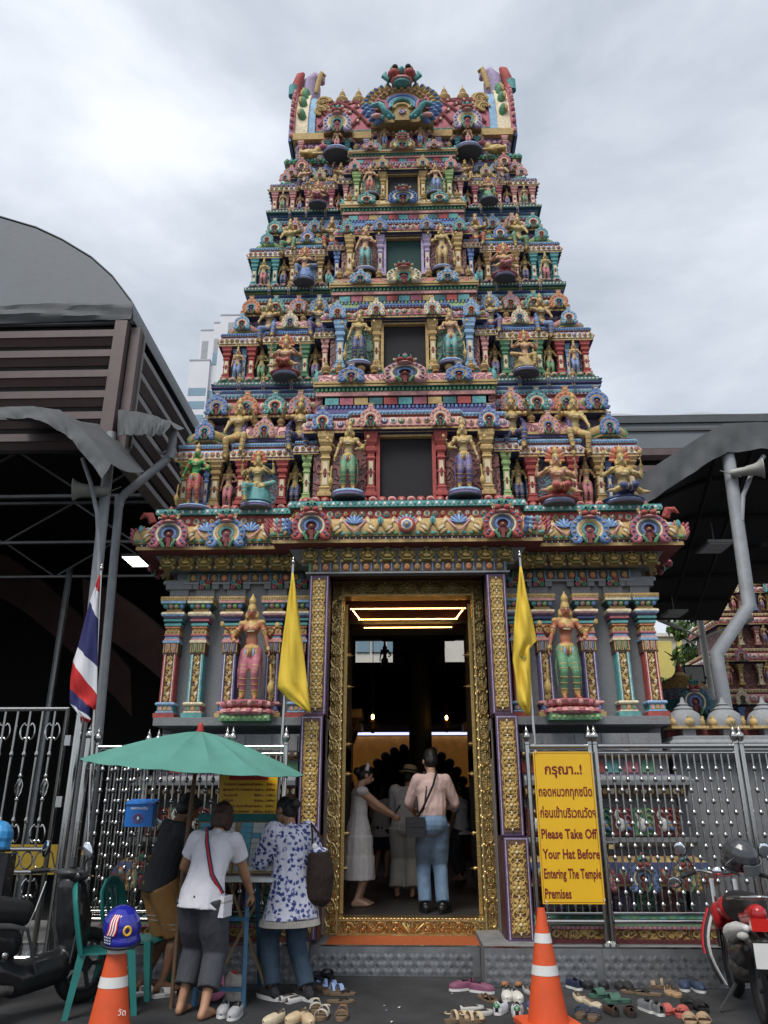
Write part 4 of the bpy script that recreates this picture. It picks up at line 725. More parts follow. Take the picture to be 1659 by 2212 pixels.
# ---------------------------------------------------------------- main cornice, masks, granite walls
def base():
    b = MB(); g = 'granite'
    for s in (-1, 1):
        b.box(*sorted((s * .90, s * 2.75)), -.20, 3.4, 2.0, 4.86, g); b.box(*sorted((s * .90, s * 2.72)), -.26, 3.4, .30, 2.30, g)
    b.box(-.90, .90, .23, 3.4, 4.36, 4.86, g); b.box(-.90, .90, .10, .23, 4.065, 4.86, g); b.box(-1.2, 1.2, -.62, .1, 4.075, 4.45, g)
    W = b.build('granite_wall', tower)
    # side cornices and projecting central cornice
    p = lambda k: 'paint ' + k
    prof = [(.10, 4.26), (.40, 4.285), (.40, 4.325), (.385, 4.326), (.385, 4.355), (.41, 4.356), (.435, 4.42), (.42, 4.50), (.36, 4.57), (.25, 4.625), (.20, 4.63), (.20, 4.77), (.26, 4.775), (.26, 4.845), (.1, 4.845)]
    ms = [p('dred'), p('gold'), p('gold'), p('navy'), p('green'), p('gold'), p('gold'), p('gold'), p('gold'), p('dred'), p('red'), p('dteal'), p('teal'), p('dteal')]
    def run(x0, x1, y0, y1, side, nm='main_cornice'):
        b = MB(); b.sweep(prof, x0, x1, y0, y1, ms); C = b.build(nm, tower)
        b = MB()
        # painted leafwork: fans in drop-shaped shields between curling gold leaves
        n = max(2, int(round((x1 - x0 + .6) / .52))); L0, L1 = x0 - .36, x1 + .36
        for k in range(n):
            xc = L0 + (L1 - L0) * (k + .5) / n; w = (L1 - L0) / n
            yy = lambda zz: y0 - .44 + max(0, (zz - 4.47)) ** 1.5 * 2.6
            for j in range(7):
                a = R(-66 + 22 * j); l = .13; c = Vector((xc + math.sin(a) * l * .55, yy(4.52) - .005, 4.495 + math.cos(a) * l * .5)); b.ell(c, (.02, .03, l * .55), p('sky') if j % 2 else p('blue'), 6, 4, (-.35, a, 0))
            b.tube([(xc - .13, yy(4.6) - .01, 4.60), (xc - .115, yy(4.53) - .012, 4.53), (xc - .05, yy(4.45) - .02, 4.44), (xc, yy(4.42) - .02, 4.40), (xc + .05, yy(4.45) - .02, 4.44), (xc + .115, yy(4.53) - .012, 4.53), (xc + .13, yy(4.6) - .01, 4.60)], .013, p('pink'), 5)
            for s in (-1, 1):
                for j in range(5):
                    z = 4.40 + .042 * j; xx = xc + s * (w * .30 + .022 * math.sin(j * 1.3)); b.ell((xx, yy(z) - .005, z), (.05, .022, .022), p('cream') if j % 2 else p('gold'), 6, 4, (0, s * (.7 + .1 * j), 0))
                b.tube([(xc + s * w * .5, yy(4.6), 4.60), (xc + s * w * .47, yy(4.5) - .01, 4.5), (xc + s * w * .38, yy(4.42) - .015, 4.40)], .014, p('ochre'), 5); b.ell((xc + s * w * .49, yy(4.5) - .01, 4.53), (.03, .02, .05), p('teal'), 6, 4)
        rows3(b, 'bead', x0 - .425, x1 + .425, y0 - .425, y1, 4.385, .085, .036, .022, .018, ['green', 'teal'], side); rows3(b, 'bead', x0 - .39, x1 + .39, y0 - .39, y1, 4.34, .034, .011, .013, .012, ['red', 'white'], side)
        rows3(b, 'scallop', x0 - .205, x1 + .205, y0 - .205, y1, 4.68, .095, .04, .045, .022, ['red', 'gold', 'green', 'rose', 'cream', 'teal'], side); rows3(b, 'bead', x0 - .262, x1 + .262, y0 - .262, y1, 4.81, .05, .018, .022, .012, ['white', 'teal'], side)
        b.build('leaf_course', C, kind='stuff'); return C
    C = run(-2.75, 2.75, -.20, 3.4, True); Cc = run(-1.12, 1.12, -.40, .2, True, 'central_cornice')
    def kin(x, y, mesh, col, s=.46): link('horseshoe_arch', mesh, C, (x, y, 4.285), scale=(s, s, s * .86), color=PC[col])
    for s in (-1, 1):
        kin(s * 2.75, -.66, HB[0], 'rose'); kin(s * 2.08, -.66, HB[1], 'blue'); kin(s * 1.07, -.88, HB[0], 'red', .46)
        b = MB()   # corner leaf masses and a bird's head on the end
        for X, Y in ((s * 3.05, -.56), (s * 1.42, -.82)):
            for j in range(6):
                for i in range(3): b.tube([(X + s * (-.10 + .05 * j) + .03 * math.sin(i), Y - .02 + .015 * j, 4.38 + .05 * i), (X + s * (-.08 + .05 * j), Y - .05 + .015 * j, 4.43 + .05 * i), (X + s * (-.05 + .05 * j), Y + .0, 4.47 + .05 * i)], [.02, .028, .012], p(('blue', 'sky', 'rose', 'pink', 'red', 'rose')[j]), 5)
        b.tube([(s * 3.02, -.5, 4.66), (s * 3.05, -.52, 4.74), (s * 3.12, -.52, 4.75), (s * 3.17, -.52, 4.70)], [.05, .05, .035, .01], p('red'), 7); b.build('corner_leaves', C)
        for q in range(3): link('horseshoe_arch', HB[q % 2], C, (s * 3.2, .4 + q * .9, 4.285), (0, 0, s * R(90)), scale=(.46, .46, .40), color=PC['rose'])
    b = MB()
    for r, m in ((.10, 'red'), (.075, 'cream'), (.055, 'blue'), (.03, 'gold')): b.ell((0, -.86 - (.1 - r) * .35, 4.47), (r, .03, r), p(m), 12, 6)
    b.build('roundel', Cc)
    # band of lion masks under the cornice
    m = MB(); m.prism([(-.055, -.10), (.055, -.10), (.095, -.03), (.095, .06), (.06, .10), (-.06, .10), (-.095, .06), (-.095, -.03)], -.02, .05, 'statue gold dark')
    m.tube([(-.08, -.025, -.03), (-.085, -.03, .05), (-.05, -.03, .09), (.05, -.03, .09), (.085, -.03, .05), (.08, -.025, -.03), (.04, -.03, -.09), (-.04, -.03, -.09)], .012, 'paint tint', 5, closed=True)
    m.ell((0, -.03, .01), (.045, .035, .055), 'paint tint', 8, 6); m.ell((0, -.05, .065), (.04, .025, .025), 'paint tint', 7, 5); m.ell((0, -.05, -.05), (.05, .02, .025), 'statue gold', 7, 5)
    for s in (-1, 1): m.ell((s * .022, -.06, .02), (.012, .01, .012), 'paint black', 5, 4); m.ell((s * .055, -.035, .0), (.02, .02, .03), 'statue gold', 6, 4); m.ell((s * .075, -.01, -.10), .022, 'paint ochre', 6, 4)
    m.ell((0, -.065, .0), (.012, .015, .016), 'statue gold', 5, 4); LM = m.mesh('lion_mask', 60)
    b = MB(); b.sweep([(.06, 4.12), (.10, 4.13), (.16, 4.18), (.22, 4.27), (.1, 4.29)], -2.75, 2.75, -.20, 3.4, 'granite'); b.sweep([(.03, 4.10), (.06, 4.11), (.13, 4.17), (.19, 4.265), (.1, 4.29)], -1.16, 1.16, -.45, .2, 'granite'); B = b.build('mask_band', tower)
    def mask(x, y, z, r=0): link('lion_mask', LM, B, (x, y, z), (R(-22), 0, r), scale=1.0, color=((.34, .24, .07), (.26, .24, .09), (.38, .19, .07))[int(abs(x * 7)) % 3])
    for s in (-1, 1):
        for k in range(7): mask(s * (1.52 + k * .215), -.40, 4.205)
        for k in range(5): mask(s * 2.93, .05 + k * .25, 4.205, s * R(90))
        mask(s * 1.36, -.42, 4.19, s * R(45))
    for k in range(11): mask((k - 5) * .222, -.62, 4.195)
    # painted panel frieze
    b = MB()
    for x0, x1, y in ((-2.60, -1.25, -.25), (1.25, 2.60, -.25), (-1.10, 1.10, -.64)):
        b.box(x0 - .02, x1 + .02, y, y + .1, 3.985, 4.10, 'paint green'); b.box(x0 - .05, x1 + .05, y - .02, y + .1, 3.965, 3.985, 'granite pale'); n = int((x1 - x0) / .115)
        for k in range(n):
            xx = x0 + (x1 - x0) * (k + .5) / n; b.box(xx - .047, xx + .047, y - .012, y, 3.992, 4.09, 'paint brown'); b.ell((xx, y - .012, 4.04), (.034, .022, .04), ('paint ochre', 'paint orange')[k % 2], 7, 5); b.ell((xx, y - .03, 4.055), (.014, .012, .014), 'paint gold', 5, 4); b.box(xx + .05, xx + .062, y - .02, y, 3.992, 4.09, 'paint blue')
    b.build('panel_frieze', tower)
    # ledge the pilasters stand on
    for s in (-1, 1): MB().sweep([(.0, 2.2), (.10, 2.24), (.16, 2.30), (.30, 2.32), (.30, 2.40), (.25, 2.41), (0, 2.415)], *sorted((s * 2.46, s * 1.22)), -.23, 3.2, 'granite').build('ledge', tower)
base()
def pilaster(edge, core, pal):
    """engaged painted column, foot at z=0, 1.33 high, facing -y"""
    b = MB(); p = lambda k: 'paint ' + k; h = lambda r, z0, z1, m, bev=.0: b.sweep([(r, z0), (r, z1)] if not bev else [(r - bev, z0), (r, z0 + bev), (r, z1 - bev), (r - bev, z1)], 0, 0, .0, .0, m)
    h(.135, 0, .05, p(pal[0])); h(.115, .05, .07, p(pal[1]), .006); h(.10, .07, .13, p(pal[2])); h(.125, .13, .165, p(pal[1]), .012)
    for q in (-1, 0, 1): b.box(q * .06 - .022, q * .06 + .022, -.108, -.09, .078, .122, p(pal[3] if q else 'gold'))
    b.box(-.085, .085, -.08, .08, .165, .68, p('brown'))
    for s in (-1, 1): b.box(*sorted((s * .048, s * .086)), -.098, .06, .165, .68, p(edge)); b.box(*sorted((s * .058, s * .066)), -.103, -.09, .165, .68, p('white')); b.box(*sorted((s * .0859, s * .09)), -.06, .06, .165, .68, p(edge))
    b.box(-.045, .045, -.083, -.07, .165, .68, core)
    vine = []
    for k in range(25): t = k / 24; vine.append((.026 * math.sin(t * 22), -.088, .175 + t * .495))
    b.tube(vine, .011, p('gold'), 5)
    for k in range(9): t = (k + .5) / 9; s = 1 if k % 2 else -1; b.ell((s * .02, -.088, .175 + t * .495), (.02, .01, .026), p('cream') if k % 2 else p('gold'), 6, 4, (0, s * .6, 0))
    h(.10, .68, .805, p('brown'))
    for k in range(8):
        x = -.088 + k * .0252; b.tube([(x, -.102, .80), (x, -.106, .70)], .0075, p('gold'), 5)
    for k in (-1, 1): b.tube([(k * .04 - .018, -.108, .80), (k * .04 - .018, -.112, .73), (k * .04, -.112, .70), (k * .04 + .018, -.112, .73), (k * .04 + .018, -.108, .80)], .008, p(pal[3]), 5); b.box(k * .04 - .008, k * .04 + .008, -.108, -.1, .73, .80, p(pal[2]))
    z = .805
    for r, dz, m in ((.112, .03, pal[1]), (.10, .02, 'pink'), (.09, .03, 'sky'), (.105, .02, 'rose'), (.095, .045, 'gold'), (.085, .02, 'ochre'), (.10, .025, 'orange'), (.112, .03, 'teal'), (.10, .02, 'dteal'), (.125, .03, pal[2])): h(r, z, z + dz, p(m), .005); z += dz
    for k in (-1, 0, 1): b.ell((k * .055, -.095, .94), (.022, .012, .024), p('ochre'), 6, 4)
    b.sweep([(.09, z), (.15, z + .03), (.158, z + .05), (.15, z + .07), (.12, z + .085)], 0, 0, 0, 0, [p('lilac'), p(pal[1]), p('cream'), p('ochre')]); z += .085
    b.sweep([(.10, z), (.105, z + .03), (.16, z + .075), (.165, z + .085)], 0, 0, 0, 0, [p('gold'), p('dteal'), p('green')])
    for k in range(4): b.ell((-.11 + k * .073, -.135, z + .055), (.034, .02, .03), p(('teal', 'pink', 'lime', 'blue')[k]), 7, 5, (.5, 0, 0))
    z += .085; h(.17, z, z + .03, p(pal[1])); h(.175, z + .03, z + .075, p('gold'))
    for k in range(11): b.ell((-.16 + k * .032, -.176, z + .052), .011, p('ochre'), 5, 4)
    return b.mesh('pilaster', 30), z + .075
PA = [pilaster('red', 'carved gold', ('red', 'sky', 'teal', 'pink')), pilaster('teal', 'carved gold', ('teal', 'cream', 'rose', 'green')), pilaster('purple', 'carved gold', ('gold', 'pink', 'navy', 'blue'))]
def pilasters():
    for s in (-1, 1):
        for x, k in ((2.70, 0), (2.39, 1), (2.02, 2), (1.53, 2), (1.24, 0)):
            me, zt = PA[k]; P = link('pilaster', me, tower, (s * x, -.27, 2.415), scale=(.86, .9, 1.36 / zt))
            b = MB(); z = 3.775; b.box(-.11, .11, -.02, .2, z - 3.775, .13, 'granite'); b.box(-.16, .16, -.04, .2, .13, .24, 'granite'); b.box(-.20, .20, -.02, .2, .20, .24, 'granite pale')
            if x < 2.6: b.box(-.075, .075, -.055, -.04, .135, .225, 'paint black')
            o = b.build('bracket_block', tower, loc=(s * x, -.22, 3.775))
            if x < 2.6:
                b = MB()
                for i, (dx, dz, m) in enumerate(((-.035, .205, 'teal'), (.035, .205, 'red'), (-.035, .155, 'rose'), (.035, .155, 'green'))): b.tube([(dx + math.cos(t) * .024, -.06, dz + math.sin(t) * .024) for t in [j * 1.05 for j in range(6)]], .009, 'paint ' + m, 5, closed=True); b.ell((dx, -.06, dz), .010, 'paint ' + m, 5, 4)
                b.ell((0, -.06, .18), .014, 'paint gold', 5, 4); b.build('scroll_tile', o)
pilasters()
def guardian(s, label, skin, cloth):
    t = thing('guardian_statue', label, 'statue', (s * 1.735, -.58, 2.41), (0, 0, math.pi))
    link('figure', ST['stand'], t, (0, 0, .155), scale=(-1.24 if s < 0 else 1.24, 1.24, 1.24), color=(.42, .155, .085, cloth / 8 + .05))
    b = MB(); b.box(-.27, .27, -.2, .14, -.06, .0, 'paint green'); b.lathe([(.26, 0), (.29, .03), (.22, .07), (.2, .08), (.24, .10), (.28, .14), (.24, .155)], ['paint rose', 'paint pink', 'paint red', 'paint red', 'paint pink', 'paint rose'], seg=18, sy=.7)
    for k in range(14): a = 2 * math.pi * k / 14; b.ell((math.cos(a) * .255, math.sin(a) * .18, .035), (.05, .035, .035), 'paint pink' if k % 2 else 'paint rose', 7, 5, (0, 0, a)); b.ell((math.cos(a) * .25, math.sin(a) * .175, .115), (.05, .03, .035), 'paint rose' if k % 2 else 'paint pink', 7, 5, (0, 0, a))
    for k in range(9): b.ell((-.23 + k * .057, .14, -.03), (.024, .012, .02), 'paint lime', 6, 4)
    b.build('lotus_pedestal', t)
    return t
guardian(-1, 'tall four-armed guardian statue in rose leggings on lotus left of the doorway', 'pink', 0)
guardian(1, 'tall four-armed guardian statue in green leggings on lotus right of the doorway', 'pink', 1)
# ---------------------------------------------------------------- doorway
def doorway():
    for s in (-1, 1):
        # jamb reveals and the three-stage scroll pilaster in front
        b = MB(); b.box(*sorted((s * .90, s * 1.10)), -.60, .3, 2.42, 4.08, 'maroon'); b.box(*sorted((s * .905, s * 1.12)), -.64, .3, .30, 2.42, 'maroon'); J = b.build('door_jamb', tower)
        for nm, xa, xb, y, z0, z1 in (('upper', .885, 1.10, -.64, 2.42, 3.95), ('middle', .905, 1.135, -.68, 1.235, 2.40), ('lower', .92, 1.165, -.72, .315, 1.225)):
            b = MB(); x0, x1 = sorted((s * xa, s * xb)); b.box(x0, x1, y, y + .3, z0, z1, 'jamb plum')
            for e in (x0 + .012, x1 - .022): b.box(e, e + .010, y - .004, y, z0 + .01, z1 - .01, 'paint lilac')
            b.box(x0 + .030, x1 - .030, y - .006, y, z0 + .03, z1 - .03, 'paint brown'); b.box(x0 + .038, x1 - .038, y - .010, y - .006, z0 + .06, z1 - .06, 'carved gold')
            if nm != 'upper': b.box(x0 + .01, x1 - .01, y - .0045, y, z1 - .022, z1 - .012, 'paint lilac')
            P = b.build('scroll_pilaster', tower); xc = (x0 + x1) / 2; n = int((z1 - z0 - .12) / .138)
            for k in range(n):
                z = z0 + .06 + (z1 - z0 - .12) * (k + .5) / n; link('rosette', ROS, P, (xc, y - .012, z), scale=1.18)
            b = MB(); w = (x1 - x0) * .5 - .055
            for q in (-1, 1): b.tube([(xc + q * w * math.cos(math.pi * t * n), y - .016, z0 + .07 + t * (z1 - z0 - .14)) for t in [i / (n * 6) for i in range(n * 6 + 1)]], .008, 'statue gold', 5)
            b.build('vine', P)
        # brass door frame with tridents
        b = MB(); x0, x1 = sorted((s * .765, s * .93)); b.box(x0, x1, 0, .22, .26, 4.06, 'brass dark')
        for e in (x0 + .004, x1 - .02): b.box(e, e + .016, -.02, 0, .26, 4.06, 'brass')
        b.box(x0 + .03, x1 - .03, -.006, 0, .28, 4.04, 'carved brass')
        xi = s * .767
        for k in range(34): b.ell((xi, -.012, .5 + k * .1), (.012, .018, .03), 'brass', 6, 4)
        Fm = b.build('brass_frame', tower); xc = (x0 + x1) / 2
        for k in range(13): link('trident_relief', TRI, Fm, (xc, -.008, .44 + k * .268))
    b = MB(); b.box(-.93, .93, .002, .22, 3.87, 4.062, 'brass dark'); b.box(-.93, .93, -.022, .002, 4.035, 4.06, 'brass'); b.box(-.765, .765, -.02, .002, 3.87, 3.89, 'brass'); b.box(-.75, .75, -.006, .002, 3.90, 4.03, 'carved brass'); Lf = b.build('brass_lintel', tower)
    for k in range(5): link('rosette', ROS, Lf, ((k - 2) * .27, -.01, 3.965), scale=(1.7, 1, .95))
    b = MB(); b.box(-.90, .90, -.60, .0, 4.07, 4.14, 'maroon'); b.build('soffit', tower)
    # threshold
    b = MB(); b.box(-.765, .765, -.01, .22, .26, .42, 'brass dark'); b.box(-.765, .765, -.03, .2, .395, .425, 'brass'); b.box(-.765, .765, -.03, .0, .26, .275, 'brass'); b.box(-.75, .75, -.016, -.008, .28, .39, 'carved brass')
    for k in range(40): b.ell((-.74 + k * .038, -.03, .418), (.017, .012, .01), 'brass', 6, 4)
    Th = b.build('threshold', tower)
    for k in range(9):
        b = MB(); x = -.66 + k * .165; q = 1 if k % 2 else -1
        b.tube([(x + math.cos(t * q) * (.055 - t * .006), -.024, .335 + math.sin(t) * (.05 - t * .0055)) for t in [i * .6 for i in range(12)]], [.014] * 6 + [.011] * 6, 'brass', 6); b.ell((x, -.03, .335), (.016, .014, .016), 'brass', 6, 4); b.tube([(x + .05, -.02, .30), (x + .085, -.022, .34), (x + .1, -.02, .37)], [.012, .01, .004], 'brass', 5)
        if k == 4: b = MB(); [b.tube([(x + j * .012, -.024, .29), (x + j * .03, -.028, .34), (x + j * .045, -.02, .375)], [.008, .012, .006], 'brass', 5) for j in range(-3, 4)]
        b.build('leaf_scroll', Th)
    # open lattice leaves folded back into the passage
    for s in (-1, 1):
        r = link('door_leaf', None, tower, (s * .755, .23, .43), (0, 0, R(-7) * s))
        b = MB(); xx = lambda: None
        for y0, y1, z0, z1 in ((0, .05, 0, 3.4), (.66, .72, 0, 3.4), (.05, .66, 0, .1), (.05, .66, 1.05, 1.13), (.05, .66, 2.1, 2.18), (.05, .66, 3.3, 3.4)): b.box(-.025, .025, y0, y1, z0, z1, 'brass dark')
        b.build('leaf_frame', r)
        bal = MB(); bal.lathe([(.012, 0), (.02, .03), (.012, .06), (.012, .2), (.028, .26), (.012, .32), (.02, .45), (.028, .5), (.02, .55), (.012, .68), (.028, .74), (.012, .8), (.012, .94), (.02, .97), (.012, 1)], 'brass', seg=8); bm_ = bal.mesh('baluster', 60)
        for z0, z1 in ((.1, 1.05), (1.13, 2.1), (2.18, 3.3)):
            for k in range(6): link('baluster', bm_, r, (0, .10 + k * .102, z0), scale=(1, 1, z1 - z0))
        for z in (.4, .78, 1.45, 1.8, 2.5, 2.9):
            k = MB(); k.lathe([(.03, 0), (.035, .02), (.02, .035), (.028, .06), (.01, .09), (.002, .12)], 'brass', seg=8); link('knob', k.mesh('knob', 60), r, (-s * .025, .69, z), (0, R(-90) * s, 0))
mat('jamb plum', (.085, .052, .105), rough=.5, var=.2, vs=6)
def rosette_mesh():
    b = MB()
    for k in range(6): a = 2 * math.pi * k / 6; b.ell((math.cos(a) * .033, 0, math.sin(a) * .033), (.024, .012, .018), 'statue gold', 6, 4, (0, -a, 0))
    b.ell((0, -.012, 0), (.014, .012, .014), 'paint cream', 7, 5); b.tube(arcpts(.056, 0, 330, 12), .006, 'statue gold', 5, closed=True)
    for s in (-1, 1): b.ell((0, -.006, s * .066), (.008, .008, .014), 'paint cream', 6, 4)
    return b.mesh('rosette', 60)
def trident_mesh():
    b = MB(); m = 'brass'
    b.tube([(0, 0, -.06), (0, -.008, .03)], .006, m, 6); b.ell((0, -.01, .03), (.03, .012, .010), m, 8, 5)
    for x in (-1, 0, 1): b.tube([(x * .012, -.012, .035), (x * .03, -.02, .06), (x * .022, -.018, .09 + (.03 if x == 0 else 0))], [.01, .014, .002], m, 6)
    for s in (-1, 1): b.tube([(s * .002, -.004, .17), (s * .03, -.006, .145), (s * .05, -.006, .11), (s * .062, -.004, .03), (s * .05, -.004, -.05), (s * .03, -.006, -.09), (s * .002, -.004, -.1)], [.008, .009, .007, .006, .007, .009, .008], m, 5); b.ell((s * .055, -.008, .145), (.016, .012, .024), m, 6, 4, (0, s * .6, 0))
    return b.mesh('trident_relief', 60)
ROS, TRI = rosette_mesh(), trident_mesh()
doorway()
# ---------------------------------------------------------------- painted plinth behind the railings
def bird(c1, c2):
    b = MB(); p = lambda k: 'paint ' + k
    b.box(-.10, .10, 0, .03, 0, .26, p(c1)); b.ell((-.03, -.02, .10), (.05, .03, .065), p('white'), 8, 6); b.tube([(-.05, -.025, .15), (-.075, -.03, .19), (-.055, -.03, .23), (-.03, -.03, .225)], [.025, .018, .018, .012], p('white'), 7); b.tube([(-.03, -.03, .222), (-.005, -.03, .21)], [.01, .003], p('orange'), 5); b.ell((-.05, -.048, .232), .007, p('black'), 5, 4)
    for k in range(3): b.ell((.02 + k * .012, -.03, .12 - k * .025), (.035, .02, .02), p(('sky', 'gold', 'blue')[k]), 7, 5, (0, .5, 0))
    for k in range(4): b.tube([(.05 + math.cos(t) * .03, -.012, .04 + k * .06 + math.sin(t) * .025) for t in [i * .8 for i in range(7)]], .009, p(c2), 5)
    b.box(.09, .10, -.02, 0, 0, .26, p('gold')); return b.mesh('bird_panel', 50)
BIRDS = [bird('dred', 'rose'), bird('green', 'lime'), bird('dred', 'red'), bird('dteal', 'green')]
def plinth(s):
    p = lambda k: 'paint ' + k; x0, x1 = sorted((s * 1.15, s * 2.55)); T = (x0, x1, -.40, 2.8)
    prof = [(.42, .315), (.42, .345), (.40, .35), (.40, .43), (.43, .435), (.43, .46), (.36, .48), (.30, .53), (.20, .55), (.14, .56), (.14, .76), (.20, .77), (.36, .79), (.38, .81), (.39, .90), (.33, 1.0), (.24, 1.05), (.16, 1.06), (.16, 1.12), (.26, 1.14), (.30, 1.18), (.30, 1.215), (.17, 1.22), (.17, 1.50), (.16, 1.51), (.16, 1.59), (.25, 1.60), (.27, 1.70), (.32, 1.71), (.32, 1.755), (.24, 1.80), (.12, 1.82), (.12, 1.97), (.2, 2.0), (.22, 2.045), (.1, 2.05), (.1, 2.23)]
    g, gp = 'granite', 'granite pale'
    ms = [p('dred'), p('dred'), 'carved gold', p('dred'), p('rose'), p('green'), p('green'), p('dteal'), p('dred'), 'carved mixed', p('dred'), p('rose'), p('gold'), p('dred'), p('navy'), p('gold'), p('dred'), g, g, gp, gp, gp, 'carved maroon', g, g, 'carved gold', p('brown'), gp, gp, gp, 'carved purple', g, 'carved gold', g, g, g]
    lim = 1.17
    class CB(MB):
        def mesh(q, *a, **k):
            q.v = [(s * max(s * v[0], lim), v[1], v[2]) for v in q.v]; return MB.mesh(q, *a, **k)
    b = CB(); b.sweep(prof, *T, ms); P = b.build('painted_plinth', tower); yv = -.40
    b = CB(); n = 13
    for k in range(n):      # gold scroll course
        x = x0 - .36 + (x1 - x0 + .72) * (k + .5) / n; b.tube([(x + math.cos(t) * (.045 - t * .004), yv - .405, .39 + math.sin(t) * (.036 - t * .003)) for t in [i * .7 for i in range(11)]], .010, p('gold'), 5); b.ell((x + .055, yv - .405, .405), (.02, .01, .012), p('ochre'), 6, 4)
    b.build('scroll_course', P, kind='stuff')
    b = CB(); rows3(b, 'petal', x0 - .33, x1 + .33, yv - .33, 1, .50, .09, .042, .03, .03, ['green', 'teal']); rows3(b, 'bead', x0 - .42, x1 + .42, yv - .425, 1, .447, .045, .018, .012, .01, ['pink', 'sky'], False); rows3(b, 'scallop', x0 - .36, x1 + .36, yv - .36, 1, .87, .13, .06, .06, .03, ['red', 'gold', 'sky', 'teal', 'gold', 'blue']); b.build('lotus_course', P, kind='stuff')
    for k in range(7):      # deep coloured panels
        x = x0 - .06 + (x1 - x0 + .12) * (k + .5) / 7; b = CB(); b.box(x - .085, x + .085, yv - .17, yv - .14, .565, .755, ('carved maroon', 'carved purple', 'carved green')[k % 3]); b.box(x + .09, x + .105, yv - .19, yv - .14, .562, .758, p(('red', 'teal', 'purple')[k % 3])); b.build('carved_panel', P)
    for k in range(4):
        x = s * (1.42 + k * .40); link('horseshoe_arch', HB[k % 2], P, (x, yv - .42, .755), scale=(.30, .30, .27), color=PC[('ochre', 'rose', 'blue', 'ochre')[k]])
    for k in range(7): x = s * (1.29 + k * .212); link('bird_panel', BIRDS[k % 4], P, (x, yv - .20, 1.235))
    b = CB(); n = 24
    for k in range(n):      # gold diamonds
        x = x0 - .24 + (x1 - x0 + .48) * (k + .5) / n; b.ell((x, yv - .275, 1.65), (.028, .014, .03), p('gold') if k % 2 else p('cream'), 4, 4); b.ell((x, yv - .24, 2.02), (.02, .012, .014), p('gold'), 5, 4)
    rows3(b, 'block', x0 - .02, x1 + .02, yv - .12, 1, 1.89, .18, .07, .055, .012, ['red', 'teal', 'rose', 'green'], False); b.build('diamond_course', P)
    b = CB()
    for k in range(5): x = x0 + (x1 - x0) * (k + .5) / 5; b.box(x - .10, x + .10, yv - .12, yv - .09, 2.06, 2.22, 'granite')
    b.build('stone_panels', P)
plinth(-1); plinth(1)
# ---------------------------------------------------------------- steps, tread plate, mat, ground
def tread(name, x0, x1, y, z0, z1, label=None, side=None):
    b = MB(); b.box(x0, x1, y, y + .06, z0, z1, 'steel dull') if side is None else b.box(x0, x1, *side, z0, z1, 'steel dull')
    return b
def tread_bars(x0, x1, y, z0, z1):
    b = MB(); s = .062; n = int((x1 - x0) / s); m = int((z1 - z0) / s)
    for i in range(n):
        for j in range(m):
            d = 1 if (i + j) % 2 else -1; cx = x0 + (i + .5) * s; cz = z0 + (j + .5) * s
            for k in (-1, 0, 1):
                ox, oz = cx + k * .0125 * d * .7, cz - k * .0125 * .7; a = (ox - .019 * d, oz - .019); e = (ox + .019 * d, oz + .019); px, pz = .0032 * d, -.0032
                v = [(a[0] - px, y, a[1] - pz), (a[0] + px, y, a[1] + pz), (e[0] + px, y, e[1] + pz), (e[0] - px, y, e[1] - pz), (ox - .016 * d, y - .003, oz - .016), (ox + .016 * d, y - .003, oz + .016)]
                b.add(v, [(0, 1, 4), (1, 2, 5, 4), (2, 3, 5), (3, 0, 4, 5)], 'steel tread')
    return b
mat('steel tread', (.36, .36, .37), rough=.33, metal=1, var=.2, vs=8, bump=0)
mat('concrete', (.20, .20, .20), rough=.85, var=.25, vs=5, bump=.4, bs=90, dirt=.4)
mat('asphalt', (.040, .041, .044), rough=.82, var=.5, vs=1.6, bump=1.0, bs=160, dirt=.45)
mat('coir', (.42, .10, .025), rough=.95, var=.25, vs=30, bump=.9, bs=260)
b = MB(); b.box(-90, 90, -60, 260, -.2, 0, 'asphalt'); g_ = b.build('road'); g_['kind'] = 'structure'
def platform(name, label, x0, x1, y, z, split):
    t = thing(name, label, 'platform', (0, 0, 0)); b = MB(); b.box(x0, x1, y + .012, .6, 0.002, z, 'concrete'); b.box(x0, x1, y, y + .012, z - .006, z + .006, 'steel'); b.build('slab', t)
    xs = [x0] + split + [x1]
    for a, c in zip(xs, xs[1:]):
        b = MB(); b.box(a + .002, c - .002, y, y + .011, .003, z - .008, 'steel dull'); P = b.build('tread_plate', t); tread_bars(a + .01, c - .01, y - .0005, .008, z - .012).build('tread_pattern', P, kind='stuff', angle=180)
platform('raised_plinth_step', 'tread-plate faced concrete step carrying railings right of the doorway', .66, 6.0, -1.05, .315, [1.72, 3.1, 4.5])
platform('raised_plinth_step', 'tread-plate faced concrete step carrying railings left of the doorway behind the stall', -6.0, -.98, -.99, .312, [-4.4, -3.2, -2.0])
platform('door_step', 'low tread-plate faced doorstep in front of the brass threshold', -.975, .655, -.62, .258, [])
b = MB(); n = 40; rows = [[(-.83 + 1.60 * i / n, -.60 + .55 * j / 14 + random.uniform(-.002, .002), .262 + random.uniform(0, .002)) for i in range(n + 1)] for j in range(15)]; b.sheet(rows, 'coir', thick=.012)
tag(b.build('door_mat'), 'long orange coir doormat on the step before the brass threshold', 'doormat')
